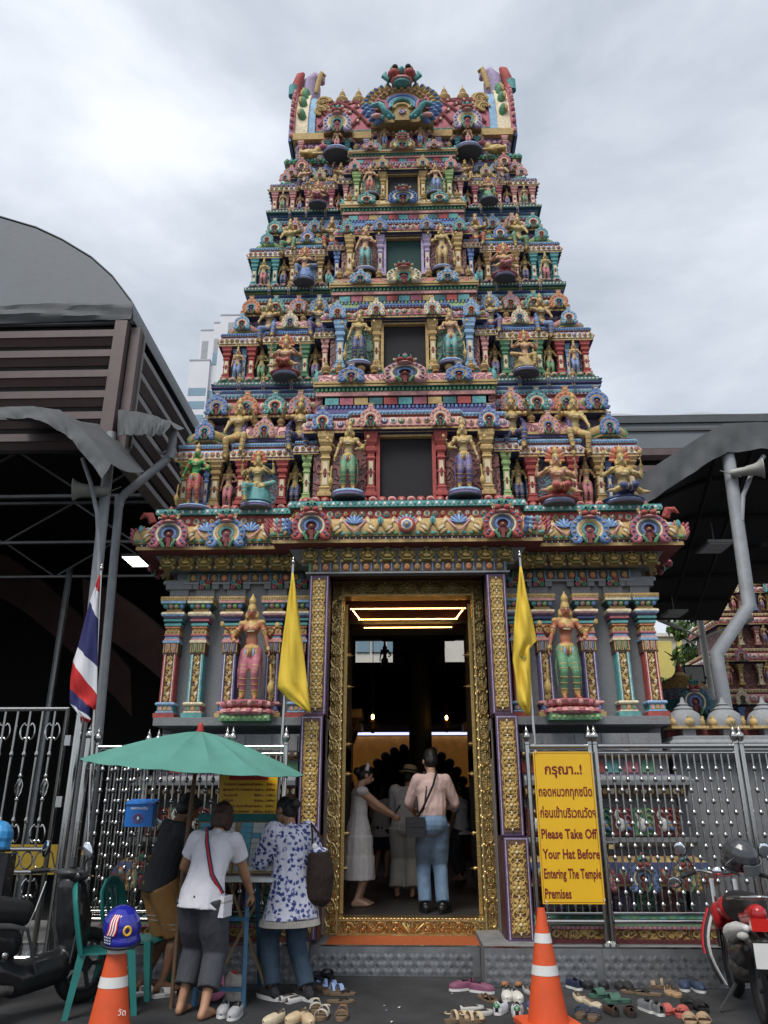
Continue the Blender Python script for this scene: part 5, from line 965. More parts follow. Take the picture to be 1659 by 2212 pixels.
# ---------------------------------------------------------------- dark hall seen through the doorway
def hall():
    b = MB()
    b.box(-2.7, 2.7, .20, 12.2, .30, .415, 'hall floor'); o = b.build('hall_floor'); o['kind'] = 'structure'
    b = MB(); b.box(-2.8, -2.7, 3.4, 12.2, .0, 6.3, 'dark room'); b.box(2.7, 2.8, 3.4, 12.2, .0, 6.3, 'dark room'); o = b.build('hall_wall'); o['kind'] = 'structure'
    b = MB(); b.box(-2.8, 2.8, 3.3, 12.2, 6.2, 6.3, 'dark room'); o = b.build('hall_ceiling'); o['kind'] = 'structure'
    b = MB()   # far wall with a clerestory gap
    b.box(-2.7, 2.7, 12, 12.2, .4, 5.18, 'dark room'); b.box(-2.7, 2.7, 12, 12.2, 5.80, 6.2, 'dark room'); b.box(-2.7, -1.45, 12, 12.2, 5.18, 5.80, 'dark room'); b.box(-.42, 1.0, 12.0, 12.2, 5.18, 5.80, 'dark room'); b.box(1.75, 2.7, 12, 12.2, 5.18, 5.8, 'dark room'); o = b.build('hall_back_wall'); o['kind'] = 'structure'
    # passage ceiling with light strips
    b = MB(); b.box(-.9, .9, .235, 3.3, 4.28, 4.355, 'ceiling carving'); P = b.build('passage_ceiling', tower)
    for y0, z, x in ((.55, 3.85, .72), (1.6, 3.957, .68), (2.6, 4.06, .66)):
        b = MB(); b.box(-.88, .88, y0 + .02, y0 + .08, z, 4.279, 'maroon'); b.build('ceiling_beam', tower)
        t = thing('light_string', 'warm light strip along the passage ceiling, %s' % {.55: 'nearest the doorway', 1.6: 'middle of three', 2.6: 'farthest in'}[y0], 'light strip', (0, y0, z))
        b = MB(); b.tube([(-x, 0, 0), (x, 0, 0)], .008, 'paint gold', 5); b.build('cable', t)
        b = MB(); [b.ell((-x + 2 * x * k / 46, -.006, 0), .0085, 'lamp warm', 5, 4) for k in range(47)]; b.build('bulbs', t, kind='stuff')
    for s in (-1, 1):
        t = thing('light_string', 'warm light strip running inward along the %s edge of passage ceiling' % ('left' if s < 0 else 'right'), 'light strip', (s * .72, .58, 3.86))
        b = MB(); b.tube([(0, 0, 0), (-s * .04, 1.0, .10)], .007, 'paint gold', 5); b.build('cable', t); b = MB(); [b.ell((-s * .04 * k / 24 - s * .005, k / 24, +.10 * k / 24), .008, 'lamp warm', 5, 4) for k in range(25)]; b.build('bulbs', t, kind='stuff')
    # dark column, altar arch with a warm glowing panel, red carpet
    t = thing('stone_column', 'dark stone column standing in the hall beyond the doorway', 'column', (.22, 6.5, .415)); b = MB(); b.lathe([(.4, 0), (.4, .5), (.27, .6), (.24, 1.5), (.26, 1.6), (.22, 1.7), (.22, 3.6), (.3, 3.8), (.3, 4.0)], 'dark stone', seg=12); b.build('shaft', t); b = MB(); b.box(-.5, .5, -.5, .5, 4.0, 4.3, 'dark stone'); b.box(-.75, .75, -.4, .4, 4.3, 4.9, 'dark stone'); b.build('capital', t)
    t = thing('thin_post', 'thin grey metal post in the hall right of the dark column', 'post', (1.12, 5.4, .415)); b = MB(); b.tube([(0, 0, .02), (0, 0, 4.4)], .05, 'steel dull', 10); b.build('shaft', t); b = MB(); b.lathe([(.1, 0), (.1, .02), (.06, .03)], 'steel dull', seg=10); b.build('foot_plate', t)
    t = thing('altar_arch', 'arched altar with glowing amber panel deep inside the hall', 'altar', (.1, 10.8, .415))
    b = MB(); b.box(-2.3, 2.3, 0.3, .35, .6, 2.75, 'amber panel'); b.build('glowing_panel', t)
    b = MB(); b.tube([(p[0], -.02, p[2]) for p in arcpts(1.25, 0, 180, 17, (0, 0, .9), 1.4)], .14, 'dark stone', 8); b.prism([(p[0], p[2]) for p in arcpts(1.2, 0, 180, 17, (0, 0, .9), 1.35)], .05, .2, 'dark room'); [b.ell((p[0], -.05, p[2]), .12, 'dark stone', 7, 5) for p in arcpts(1.38, 0, 180, 19, (0, 0, .9), 1.55)]; b.box(-1.5, 1.5, -.4, .28, 0, .9, 'dark stone'); b.box(-1.7, 1.7, -.55, .28, 0, .3, 'red cloth'); b.build('arch', t)
    b = MB(); b.box(-2.4, 2.4, .2, .29, 2.78, 2.84, 'lamp cool'); b.build('light_tube', t)
    for q, (x, y) in enumerate(((-1.15, 5.6), (-1.3, 8.0), (1.45, 8.0))):
        t = thing('gilt_column', 'gilded carved column in the dim hall, ' + ('nearest at left', 'farther left beside the altar', 'right of the altar')[q], 'column', (x, y, .415)); b = MB(); b.lathe([(.2, 0), (.2, .3), (.13, .36), (.15, .5), (.11, .6), (.11, 1.4), (.16, 1.5), (.11, 1.6), (.11, 2.3), (.18, 2.45), (.22, 2.6)], 'gilt', seg=12); b.build('shaft', t); b = MB(); b.box(-.3, .3, -.3, .3, 2.6, 2.75, 'gilt'); b.build('capital', t)
    for q, (x, y, z) in enumerate(((-.62, 4.6, 2.75), (.72, 6.2, 2.9))):  # two lamps added to lift and warm the dim hall
        t = thing('added_glow_lamp', 'small added brass lamp glowing in the hall ' + ('left', 'right') [q] + ' of the dark column', 'lamp', (x, y, z)); b = MB(); b.lathe([(.02, .16), (.06, .12), (.09, .05), (.10, .0), (.06, -.04), (.02, -.07)], 'gilt', seg=12); b.build('bowl', t); b = MB(); b.ell((0, 0, .2), (.025, .025, .045), 'lamp warm', 8, 6); b.build('flame', t); b = MB(); b.tube([(0, 0, .22), (0, 0, 3.3)], .006, 'gilt', 5); b.build('chain', t)
    # carved beam with a figure in front of the clerestory, roof slope of the inner shrine
    t = thing('inner_shrine_roof', 'dark red tiled shrine roof crossing the hall above the worshippers', 'roof', (0, 8.6, 3.3)); b = MB(); b.prism([(0, 0), (1.6, 1.2), (1.6, 1.3), (-.1, .05)], -2.6, 2.6, 'shrine tile', 'x'); b.build('tile_slope', t); b = MB(); b.box(-2.6, 2.6, -.1, .1, -.1, 0, 'dark stone'); b.box(-2.6, 2.6, 1.5, 1.7, 1.28, 1.45, 'dark stone'); b.build('beam', t)
    tag(link('silhouette_statue', ST['small'], None, (-.62, 11.4, 4.72), (0, 0, math.pi), .95, (.02, .02, .02, .3)), 'dark standing figure silhouetted in the bright opening deep in the hall', 'statue')
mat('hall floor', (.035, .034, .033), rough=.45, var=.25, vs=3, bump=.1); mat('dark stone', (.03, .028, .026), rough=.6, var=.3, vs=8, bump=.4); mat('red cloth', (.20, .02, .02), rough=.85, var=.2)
mat('lamp warm', (1, .7, .3), emit=(1, .52, .14, 13), var=0, bump=0); mat('lamp cool', (1, 1, 1), emit=(.6, .62, 1, .8), var=0, bump=0); mat('amber panel', (.5, .25, .05), emit=(1, .40, .08, .035), var=.6, vs=4); carved('shrine tile', (.12, .03, .025), (.04, .012, .01), 6)
mat('gilt', (.40, .24, .07), rough=.4, metal=.6, var=.4, vs=10, bump=.6, bs=30)
carved('ceiling carving', (.30, .16, .05), (.07, .025, .015), 6)
hall()
# ---------------------------------------------------------------- stainless railings
def rod_mesh(off, h=1.40):
    b = MB(); b.tube([(0, 0, 0), (0, 0, h)], .0105, 'steel rod', 8); z = .06 + off
    while z < h - .05: b.lathe([(.010, -.026), (.018, -.016), (.024, 0), (.018, .016), (.010, .026)], 'steel', (0, 0, z), 8, cap=False); z += .2
    return b.mesh('baluster', 60)
RODS = [rod_mesh(0), rod_mesh(.1)]
b = MB(); b.lathe([(.026, 0), (.03, .01), (.02, .03), (.03, .045), (.042, .075), (.036, .105), (.016, .125), (.02, .135), (.012, .15), (.002, .185)], 'steel', seg=12); KNOB = b.mesh('post_finial', 60)
def post(t, x, y, z0, z1, r=.026, finial=True):
    b = MB(); b.tube([(x, y, z0), (x, y, z1)], r, 'steel', 12); b.lathe([(.05, 0), (.048, .02), (r, .04)], 'steel', (x, y, z0), 12); b.build('post', t)
    if finial: link('post_finial', KNOB, t, (x, y, z1))
def rail(t, x0, x1, y, z, r, nm='rail'):
    b = MB(); b.tube([(x0, y, z), (x1, y, z)], r, 'steel', 12); b.build(nm, t)
def railing(label, x0, x1, y, posts, zb=.318, group='bead railings'):
    t = thing('railing', label, 'railing', (0, 0, 0), group=group)
    rail(t, x0, x1, y, 2.065, .024); rail(t, x0, x1, y, 2.0, .013); rail(t, x0, x1, y, .515, .022); rail(t, x0, x1, y, .585, .013)
    n = int((x1 - x0 - .06) / .066); g = (x1 - x0) / (n + 1)
    for k in range(n): link('baluster', RODS[k % 2], t, (x0 + g * (k + 1), y, .592))
    for p in posts: post(t, p, y, zb, 2.08)
    return t
Rl = railing('steel bead railing panel behind the yellow hat sign', 1.20, 1.79, -.97, [1.175, 1.79])
railing('long steel bead railing panel between hat sign and far right post', 1.87, 3.20, -.97, [1.845, 3.22])
railing('steel bead railing panel cut off by the right picture edge', 3.30, 4.8, -.97, [3.28, 4.82])
railing('steel bead railing panel behind the ticket stall, nearest the doorway', -1.76, -1.26, -.97, [-1.24, -1.78], .315)
railing('long steel bead railing panel behind the blue box and umbrella', -3.14, -1.82, -.97, [-3.16, -1.84], .315)
# a second, set-back run seen through the first one on the left
railing('steel bead railing panel set back behind the left gate post', -3.14, -2.66, -.72, [-2.62, -2.72], .315)
def padlock(x, z, lab):
    t = thing('padlock', lab, 'padlock', (x, -1.0, z)); b = MB(); b.box(-.022, .022, -.012, .012, -.05, -.012, 'brass'); b.build('body', t); b = MB(); b.tube(arcpts(.013, 0, 180, 7, (0, 0, -.005)), .004, 'steel', 6); b.build('shackle', t)
    o = MB(); o.bar((x - .07, -.995, z + .012), (x + .07, -.995, z + .012), .012, .014, 'steel'); tag(o.build('hasp_bar'), 'short steel hasp bar holding the ' + lab.split(' on ')[0].split(' with ')[0] + (' at right' if x > 0 else ' at left'), 'hasp')
padlock(1.90, 1.18, 'brass padlock on the railing right of the hat sign'); padlock(-3.14, 1.12, 'brass padlock on the railing beside the left gate')
# ---------------------------------------------------------------- scroll gate at left
def scroll_gate():
    t = thing('scroll_gate', 'tall stainless gate with scrolls and rings at the left edge', 'gate', (0, -1.0, 0))
    x0, x1 = -5.3, -3.50
    b = MB(); b.tube([(x0, 0, 2.44), (x1, 0, 2.44), (x1, 0, .2), (x0, 0, .2), (x0, 0, 2.44)], .032, 'steel', 8); b.build('gate_frame', t)
    for z in (1.12, .92): b = MB(); b.tube([(x0, 0, z), (x1, 0, z)], .02, 'steel', 8); b.build('rail', t)
    n = 14; sp_ = (x1 - x0) / n
    bar = MB(); bar.tube([(0, 0, 1.12), (0, 0, 2.42)], .013, 'steel rod', 8); bar.lathe([(.013, -.03), (.024, 0), (.013, .03)], 'steel', (0, 0, 2.0), 8); bar.lathe([(.013, -.03), (.024, 0), (.013, .03)], 'steel', (0, 0, 1.38), 8); bar.tube([(0, 0, .22), (0, 0, .92)], .013, 'steel', 8); BM_ = bar.mesh('bar', 60)
    bas = MB()
    for q in range(5): a = q * 2 * math.pi / 5; bas.tube([(math.cos(a + t_ * 2.4) * .034 * math.sin(math.pi * t_), math.sin(a + t_ * 2.4) * .034 * math.sin(math.pi * t_), 1.58 + .2 * t_) for t_ in [i / 8 for i in range(9)]], .006, 'steel', 5)
    bas.lathe([(.013, -.02), (.024, 0), (.013, .02)], 'steel', (0, 0, 1.57), 8); bas.lathe([(.013, -.02), (.024, 0), (.013, .02)], 'steel', (0, 0, 1.79), 8); BS = bas.mesh('basket', 60)
    for k in range(1, n):
        x = x0 + k * sp_; link('bar', BM_, t, (x, 0, 0))
        if k % 2: link('basket', BS, t, (x, 0, 0))
    for k in range(n):
        x = x0 + (k + .5) * sp_
        for zc, f in ((2.22, 1), (1.26, -1), (.78, 1)):
            b = MB(); d = 1 if k % 2 else -1
            b.tube([(x - d * .045 + d * math.cos(a) * .055, 0, zc + math.sin(a) * .085) for a in [R(-75 + 15 * i) for i in range(11)]], .009, 'steel', 6)
            for e in (-1, 1): b.tube([(x - d * .028 - d * .018 * (1 - math.cos(a)), 0, zc + e * (.083 - .022 * math.sin(a))) for a in [R(40 * i) for i in range(7)]], .007, 'steel', 5)
            b.build('scroll', t)
        b = MB(); b.tube([(x + math.cos(a) * .055, 0, 1.02 + math.sin(a) * .075) for a in [2 * math.pi * i / 16 for i in range(16)]], .009, 'steel', 6, closed=True); b.build('ring', t)
    for z in (2.08, 1.5): b = MB(); b.box(x1 + .02, x1 + .08, -.03, .03, z, z + .1, 'steel'); b.build('hinge', t)
    t = thing('gate_post', 'tall stainless gate post with knob between gate and railing', 'post', (-3.36, -1.0, .002)); b = MB(); b.tube([(0, 0, 0), (0, 0, 2.55)], .045, 'steel', 12); b.build('tube', t); link('post_finial', KNOB, t, (0, 0, 2.55), scale=.8)
    t = thing('gate_post', 'second stainless gate post just right of the tall knobbed one', 'post', (-3.24, -1.0, .315)); b = MB(); b.tube([(0, 0, 0), (0, 0, 1.9)], .035, 'steel', 12); b.build('tube', t); link('post_finial', KNOB, t, (0, 0, 1.78), scale=1.1)
    b = MB(); b.box(-5.3, -3.45, -.5, -.46, .86, 1.14, 'yellow board'); tag(b.build('yellow_board'), 'plain yellow board leaning behind the rings of the left gate', 'board')
mat('yellow board', (.42, .28, .03), rough=.6)
scroll_gate()
# ---------------------------------------------------------------- writing
def text_mesh(body, bold=.012):
    c = bpy.data.curves.new('txt', 'FONT'); c.body = body; c.size = 1; c.resolution_u = 2; c.offset = bold; c.extrude = .004
    o = bpy.data.objects.new('txt', c); COL.objects.link(o); dg = bpy.context.evaluated_depsgraph_get(); me = bpy.data.meshes.new_from_object(o.evaluated_get(dg)); bpy.data.objects.remove(o); bpy.data.curves.remove(c); return me
def write(parent, body, x0, x1, z, h, y, m, bold=.012, name='lettering', rot=0):
    """lettering fitted between x0 and x1 on a board facing -y; h scales the type height, z is the baseline"""
    me = text_mesh(body, bold); n = len(me.vertices); co = np.empty(n * 3); me.vertices.foreach_get('co', co); co = co.reshape(-1, 3)
    a, b_ = co[:, 0].min(), co[:, 0].max(); sx = (x1 - x0) / (b_ - a); out = np.stack([(co[:, 0] - a) * sx + x0, y - co[:, 2] * .3 - .0015, z + co[:, 1] * h], 1)
    me.vertices.foreach_set('co', out.ravel()); me.materials.clear(); me.materials.append(MATS[m]); me.update(); return link(name, me, parent)
mat('sign yellow', (.72, .42, .012), rough=.35, var=.06, vs=3, bump=.05, spec=.5); mat('sign maroon', (.16, .012, .012), rough=.5, var=.08, bump=0); mat('sign red', (.45, .03, .02), rough=.5, bump=0); mat('white print', (.75, .75, .75), rough=.6, var=.05, bump=0)
def hat_sign():
    X0, X1, Z0, Z1 = 1.218, 1.790, .665, 2.011; W, Hh = X1 - X0, Z1 - Z0
    t = thing('notice_sign', 'yellow Thai and English sign asking visitors to take off hats', 'sign', (X0, -1.03, Z0))
    b = MB(); b.box(0, W, 0, .012, 0, Hh, 'sign yellow'); B = b.build('board', t); b = MB()
    for a in ((.012, .016, .012, Hh - .012), (W - .016, W - .012, .012, Hh - .012)): b.box(a[0], a[1], -.001, 0, a[2], a[3], 'sign maroon')
    for z in (.012, Hh - .016): b.box(.016, W - .016, -.001, 0, z, z + .004, 'sign maroon')
    b.build('border_line', B)
    for txt, a, c, f, h in (('กรุณา..!', .18, .81, .155, .125), ('ถอดหมวกทุกชนิด', .05, .95, .305, .115), ('ก่อนเข้าบริเวณวัดฯ', .055, .98, .447, .115), ('Please Take Off', .05, .97, .585, .118), ('Your Hat Before', .05, .985, .715, .118), ('Entering The Temple', .05, .98, .84, .118), ('Premises', .045, .47, .965, .118)):
        write(B, txt, a * W, c * W, Hh * (1 - f), h, 0, 'sign maroon', .024)
    for x, z in ((.02, Hh - .02), (W - .02, Hh - .02), (.03, .0), (W - .01, .02)): k = MB(); k.tube([(x, -.006, z), (x + .012, -.012, z + .02), (x - .008, -.01, z + .025)], .003, 'white print', 5); k.build('cable_tie', t)
hat_sign()
def hours_sign():
    X0, X1, Z0, Z1 = -1.87, -1.30, 1.423, 1.90; W, Hh = X1 - X0, Z1 - Z0
    t = thing('opening_hours_sign', 'yellow opening hours sign on the railing under the green umbrella', 'sign', (X0, -1.02, Z0)); b = MB(); b.box(0, W, 0, .012, 0, Hh, 'sign yellow'); b.box(.09, W - .09, -.002, 0, Hh - .15, Hh - .11, 'sign red'); B = b.build('board', t)
    rows_ = (('วันจันทร์-วันพฤหัสบดี', '06.00 น.  - 20.00 น.'), ('MONDAY TO THURSDAY', '06.00 hrs - 20.00 hrs'), ('วันศุกร์', '06.00 น.  - 21.00 น.'), ('FRIDAY', '06.00 hrs - 21.00 hrs'), ('วันเสาร์-วันอาทิตย์', '06.00 น.  - 20.30 น.'), ('SATURDAY-SUNDAY', '06.00 hrs - 20.30 hrs'))
    for k, (a, c) in enumerate(rows_):
        z = Hh - .20 - k * .05; w = min(.30, .018 * len(a)); write(B, a, .04, .04 + w, z, .03, 0, 'sign maroon', .02); write(B, c, .35, .55, z, .03, 0, 'sign maroon', .02)
hours_sign()
def donation_box():
    t = thing('donation_box', 'small blue metal donation box hung on the left railing', 'box', (-2.73, -1.16, 1.325)); mat('blue enamel', (.015, .16, .55), rough=.35, var=.08)
    b = MB(); b.box(0, .265, 0, .15, 0, .20, 'blue enamel'); B = b.build('body', t); b = MB(); b.add([(-.008, -.012, .20), (.273, -.012, .20), (.273, .155, .245), (-.008, .155, .245), (-.008, -.012, .205), (.273, -.012, .205), (.273, .155, .25), (-.008, .155, .25)], [(0, 3, 2, 1), (4, 5, 6, 7), (0, 1, 5, 4), (1, 2, 6, 5), (2, 3, 7, 6), (3, 0, 4, 7)], 'blue enamel'); b.build('lid', t)
    write(B, 'ขอความเจริญ', .05, .215, .155, .035, 0, 'white print', .012); b = MB()
    b.tube([(.13 + math.cos(a) * .055, -.003, .075 + math.sin(a) * .04) for a in [2 * math.pi * i / 18 for i in range(18)]], .003, 'sign red', 4, closed=True); b.prism([(.085, .08), (.13, .115), (.175, .08), (.13, .035)], -.003, -.001, 'paint navy'); b.ell((.13, -.004, .075), (.012, .003, .018), 'white print', 7, 4); b.build('emblem', B)
donation_box()
# ---------------------------------------------------------------- flags
def flag_thing(label, px0, px1, Y, edges, mats, zb, wave=.05, nseg=9, thick=.002, hang=None):
    """pole between two sighted points; cloth given as rows of (left, right) sighted edge points, with folds in depth"""
    top, bot = at(*px0, Y), at(*px1, Y); d = (bot - top).normalized(); k = (zb - top.z) / d.z; foot = top + d * k
    t = thing('flag_pole', label, 'flag', tuple(foot)); o = foot
    b = MB(); b.tube([(0, 0, 0), top - o], .016, 'steel', 10); b.build('pole', t); link('pole_finial', KNOB, t, top - o, scale=.55)
    b = MB(); rows = []
    for i, (l, r) in enumerate(edges):
        a, c = at(*l, Y), at(*r, Y); w_ = (c - a).length; row_ = []
        for j in range(nseg + 1):
            u = j / nseg; p = a.lerp(c, u); p = p + Vector((0, -.03 - wave * min(1, w_ / .12) * (1.0 + math.sin(u * 7 + i * .45) * .55 + .45 * math.sin(u * 13 - i * .6)) * (.35 + .65 * math.sin(math.pi * u)) , 0)); row_.append(p - o)
        rows.append(row_)
    nr = len(rows); mm = []
    for i in range(nr - 1): mm += [mats[min(i, len(mats) - 1)]] * nseg
    v = [p for r_ in rows for p in r_]; f = [(i * (nseg + 1) + j, i * (nseg + 1) + j + 1, (i + 1) * (nseg + 1) + j + 1, (i + 1) * (nseg + 1) + j) for i in range(nr - 1) for j in range(nseg)]
    b.add(v, f, mm); C = b.build('cloth', t, 180); md = C.modifiers.new('thick', 'SOLIDIFY'); md.thickness = .003
    return t, C
mat('flag yellow', (.66, .46, .045), rough=.75, var=.08, vs=5, bump=.15, bs=200); mat('flag red', (.45, .018, .018), rough=.75, var=.1); mat('flag white', (.62, .62, .66), rough=.75, var=.08); mat('flag blue', (.02, .022, .11), rough=.75, var=.1)
def interp(pl, n):
    """resample a list of edge rows"""
    out = []
    for i in range(len(pl) - 1):
        for k in range(n): t = k / n; out.append(tuple(tuple(pl[i][e][c] + (pl[i + 1][e][c] - pl[i][e][c]) * t for c in (0, 1)) for e in (0, 1)))
    return out + [pl[-1]]
flag_thing('plain yellow flag hanging from steel pole left of the doorway', (633, 1222), (608, 1612), -.90, interp([((632, 1240), (635, 1240)), ((622, 1310), (644, 1310)), ((610, 1400), (655, 1392)), ((600, 1487), (663, 1462)), ((622, 1510), (668, 1500)), ((668, 1540), (673, 1543))], 4), ['flag yellow'], .315)
t_, C_ = flag_thing('yellow flag with faint green emblem hanging from steel pole right of the doorway', (1123, 1208), (1158, 1640), -.90, interp([((1122, 1226), (1126, 1226)), ((1115, 1290), (1137, 1290)), ((1110, 1340), (1149, 1340)), ((1108, 1390), (1158, 1386)), ((1106, 1430), (1142, 1404)), ((1112, 1470), (1144, 1450)), ((1118, 1520), (1147, 1500)), ((1136, 1546), (1143, 1545))], 4), ['flag yellow'], .315, .07)
b = MB(); c0 = at(1133, 1412, -.99) - t_.location; b.tube([c0 + Vector((math.cos(a) * .05, 0, math.sin(a) * .045)) for a in [R(190 + 14 * i) for i in range(10)]], .006, 'paint green', 5); b.build('emblem', t_)
flag_thing('red white and blue striped national flag hanging from pole at left', (218, 1236), (200, 1600), -1.02, interp([((217, 1243), (219, 1243)), ((210, 1268), (217, 1283)), ((198, 1302), (216, 1340)), ((172, 1400), (214, 1442)), ((161, 1430), (213, 1502)), ((157, 1462), (211, 1535)), ((157, 1490), (200, 1530)), ((155, 1520), (196, 1548)), ((172, 1545), (199, 1556)), ((190, 1560), (194, 1563))], 3), sum([[m] * 3 for m in ('flag red', 'flag white', 'flag blue', 'flag white', 'flag red', 'flag red', 'flag blue', 'flag white', 'flag red')], []), .315, .05)
# ---------------------------------------------------------------- neighbouring halls, awnings, far buildings, trees
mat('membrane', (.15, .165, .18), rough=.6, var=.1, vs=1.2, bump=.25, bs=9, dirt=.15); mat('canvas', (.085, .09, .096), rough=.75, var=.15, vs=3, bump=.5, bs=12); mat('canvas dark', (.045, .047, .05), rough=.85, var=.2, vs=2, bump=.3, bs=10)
mat('louvre brown', (.115, .082, .08), rough=.45, var=.18, vs=4, bump=.1, bs=30, dirt=.2); mat('pipe grey', (.29, .305, .325), rough=.42, var=.15, vs=5, bump=.1, dirt=.25); mat('speaker', (.34, .34, .31), rough=.5, var=.1); mat('vault brown', (.085, .045, .04), rough=.7, var=.3, vs=2); mat('lamp panel', (1, 1, 1), emit=(1, .97, .9, 4), var=0, bump=0)
def V3(l, Y): return [at(x, y, Y) for x, y in l]
def left_hall():
    t = thing('louvred_hall', 'grey tent-roofed hall with brown louvred front left of the tower', 'hall', (-3.6, -.6, 0)); o = t.location.copy(); L = lambda x, y, z: (x - o.x, y - o.y, z - o.z)
    cx = -6.4; half = [(-3.55, 7.42), (-3.62, 7.75), (-3.92, 8.15), (-4.25, 8.47), (-4.7, 8.78), (-5.1, 9.0), (-5.64, 9.20), (-6.4, 9.3)]; prof = half + [(2 * cx - x, z) for x, z in reversed(half[:-1])]
    b = MB(); b.prism([(x - o.x, z - o.z) for x, z in prof], 0, .05, 'membrane', 'y'); b.build('gable_membrane', t)
    b = MB(); rows = [[L(x, y, z + .02) for x, z in prof] for y in (-.61, 3, 7, 11)]; b.sheet(rows, 'membrane', .012); b.build('roof_membrane', t)
    b = MB()   # gathered band along the foot of the gable
    rows = []
    for j in range(6):
        r_ = []
        for i in range(61): u = i / 60; x = -9.2 + (9.2 - 3.56) * u; sag = .012 * math.sin(u * 90 + j) * u ** 3; r_.append(L(x, -.64 - .03 * math.sin(j / 5 * math.pi) - sag - .02 * math.sin(j * 1.9 + u * 14), 7.42 + .27 * j / 5 + .02 * math.sin(u * 9)))
        rows.append(r_)
    b.sheet(rows, 'canvas', .01); b.build('canvas_band', t)
    sl = MB(); sl.prism([(0, 0), (-.13, -.03), (-.13, -.13), (-.10, -.13), (-.02, -.20), (0, -.20)], -5.5, 0, 'louvre brown', 'x'); SM = sl.mesh('louvre_slat', 25)
    for k in range(6): link('louvre_slat', SM, t, L(-3.76, -.50, 7.33 - k * .30))
    b = MB(); b.box(*sorted((-3.76 - o.x, -3.60 - o.x)), 0, .1, 5.55, 7.42, 'louvre brown'); b.box(-.16, .0, -.06, 0, 5.55, 7.42, 'louvre brown'); b.build('corner_board', t)
    b = MB(); b.box(-5.5, -.1, .10, .14, 5.6, 7.5, 'dark room'); b.build('louvre_backing', t)
    ss = MB(); ss.prism([(0, 0), (.12, -.03), (.12, -.11), (.02, -.17), (0, -.17)], 0, 9, 'louvre pale', 'y'); S2 = ss.mesh('louvre_slat', 25)
    for k in range(6): link('louvre_slat', S2, t, L(-3.62, -.35, 7.25 - k * .32))
    b = MB(); b.box(.02, .14, .05, .22, 5.6, 7.38, 'louvre brown'); b.box(.14, .155, .2, .24, 5.7, 7.38, 'louvre pale'); b.build('side_corner_board', t)
    b = MB(); b.box(-.12, 0, .3, 11, 5.6, 7.4, 'dark room'); b.build('side_backing', t)
    b = MB(); b.box(-9, -8.9, .3, 12, 0, 7.4, 'dark room'); b.box(-9, 0, 11.9, 12, 0, 7.4, 'dark room'); b.box(-.1, 0.0, 6.5, 12, 0, 5.6, 'dark room'); b.box(-9, 0, .15, 12, 7.3, 7.4, 'dark room'); b.build('inner_walls', t)
    for y in (1.5, 3.5, 5.5):
        for z in (5.6, 6.3): b = MB(); b.tube([(-8.8, y, z), (-.1, y, z)], .035, 'steel dull', 6); b.build('truss_chord', t)
        for k in range(8): b = MB(); b.tube([(-8.6 + k * 1.1, y, 5.6 if k % 2 else 6.3), (-7.5 + k * 1.1, y, 6.3 if k % 2 else 5.6)], .022, 'steel dull', 6); b.build('truss_web', t)
    for x, y in ((-5.2, 3.2), (-2.6, 5.0)): b = MB(); b.tube([(x, y, 0), (x, y, 5.6)], .06, 'steel dull', 8); b.build('inner_post', t)
    # ribbed vault glimpsed in the dark
    for q, (xa, za) in enumerate(((-8.8, 4.3), (-6.0, 3.2))):
        b = MB(); n = 10; rows = [[L(xa - .2 + 3.4 * i / n, 6.5 - q * 1.5 + .1 * j, za + 2.4 - 2.6 * (i / n) ** 1.3 - j * .22) for i in range(n + 1)] for j in range(5)]; b.sheet(rows, 'vault brown', .03); b.build('inner_vault', t)
        b = MB(); [b.tube([rows[j][i] for i in range(n + 1)], .025, 'dark room', 5) for j in range(5)]; b.build('vault_ribs', t)
    t2 = thing('ceiling_lamp', 'flat lit fluorescent panel hanging in the dark left hall', 'lamp', (-4.85, 4.0, 5.6)); b = MB(); b.box(-.16, .16, -.3, .3, 0, .05, 'speaker'); b.build('housing', t2); b = MB(); b.box(-.14, .14, -.28, .28, -.012, 0, 'lamp panel'); b.build('diffuser', t2); b = MB(); b.tube([(0, 0, .05), (0, 0, 1.7)], .01, 'dark room', 5); b.build('rod', t2)
mat('louvre pale', (.22, .21, .21), rough=.4, var=.15, vs=4)
left_hall()
def folds(p, i, u, amp): return p + Vector((0, -amp * (math.sin(u * 23 + i * .8) + .7 * math.sin(u * 57 - i * 1.3) + .5 * math.sin(u * 97 + i * .5)), amp * .5 * math.sin(u * 31 + i)))
def awning(label, top, hem, Y, wall_y, lift, name='awning'):
    t = thing(name, label, 'awning', tuple(at(*top[0], Y)))
    o = t.location.copy(); n = 40
    def samp(pl, u):
        k = u * (len(pl) - 1); i = min(int(k), len(pl) - 2); f = k - i; return (pl[i][0] + (pl[i + 1][0] - pl[i][0]) * f, pl[i][1] + (pl[i + 1][1] - pl[i][1]) * f)
    rows = []
    for j in range(6):
        r_ = []
        for i in range(n + 1): u = i / n; a, c = at(*samp(top, u), Y), at(*samp(hem, u), Y - .05); r_.append(folds(a.lerp(c, j / 5), j, u, .014 * (.2 + j / 5)) - o)
        rows.append(r_)
    b = MB(); b.sheet(rows, 'canvas', .006); b.build('valance', t)
    r2 = []
    for j in range(5):
        r_ = []
        for i in range(n + 1): a = at(*samp(top, i / n), Y); r_.append(Vector((a.x, a.y + (wall_y - Y) * j / 4, a.z + lift * j / 4 - .05 * math.sin(math.pi * j / 4))) - o)
        r2.append(r_)
    b = MB(); b.sheet(r2, 'canvas', .006); b.build('canvas_top', t)
    return t
awning('grey canvas awning sagging under the louvres at the left edge', [(-40, 880), (0, 880), (70, 878), (130, 886), (185, 935), (240, 1002)], [(-40, 905), (0, 906), (70, 903), (140, 936), (175, 975), (222, 1035)], -1.6, -.6, .35)
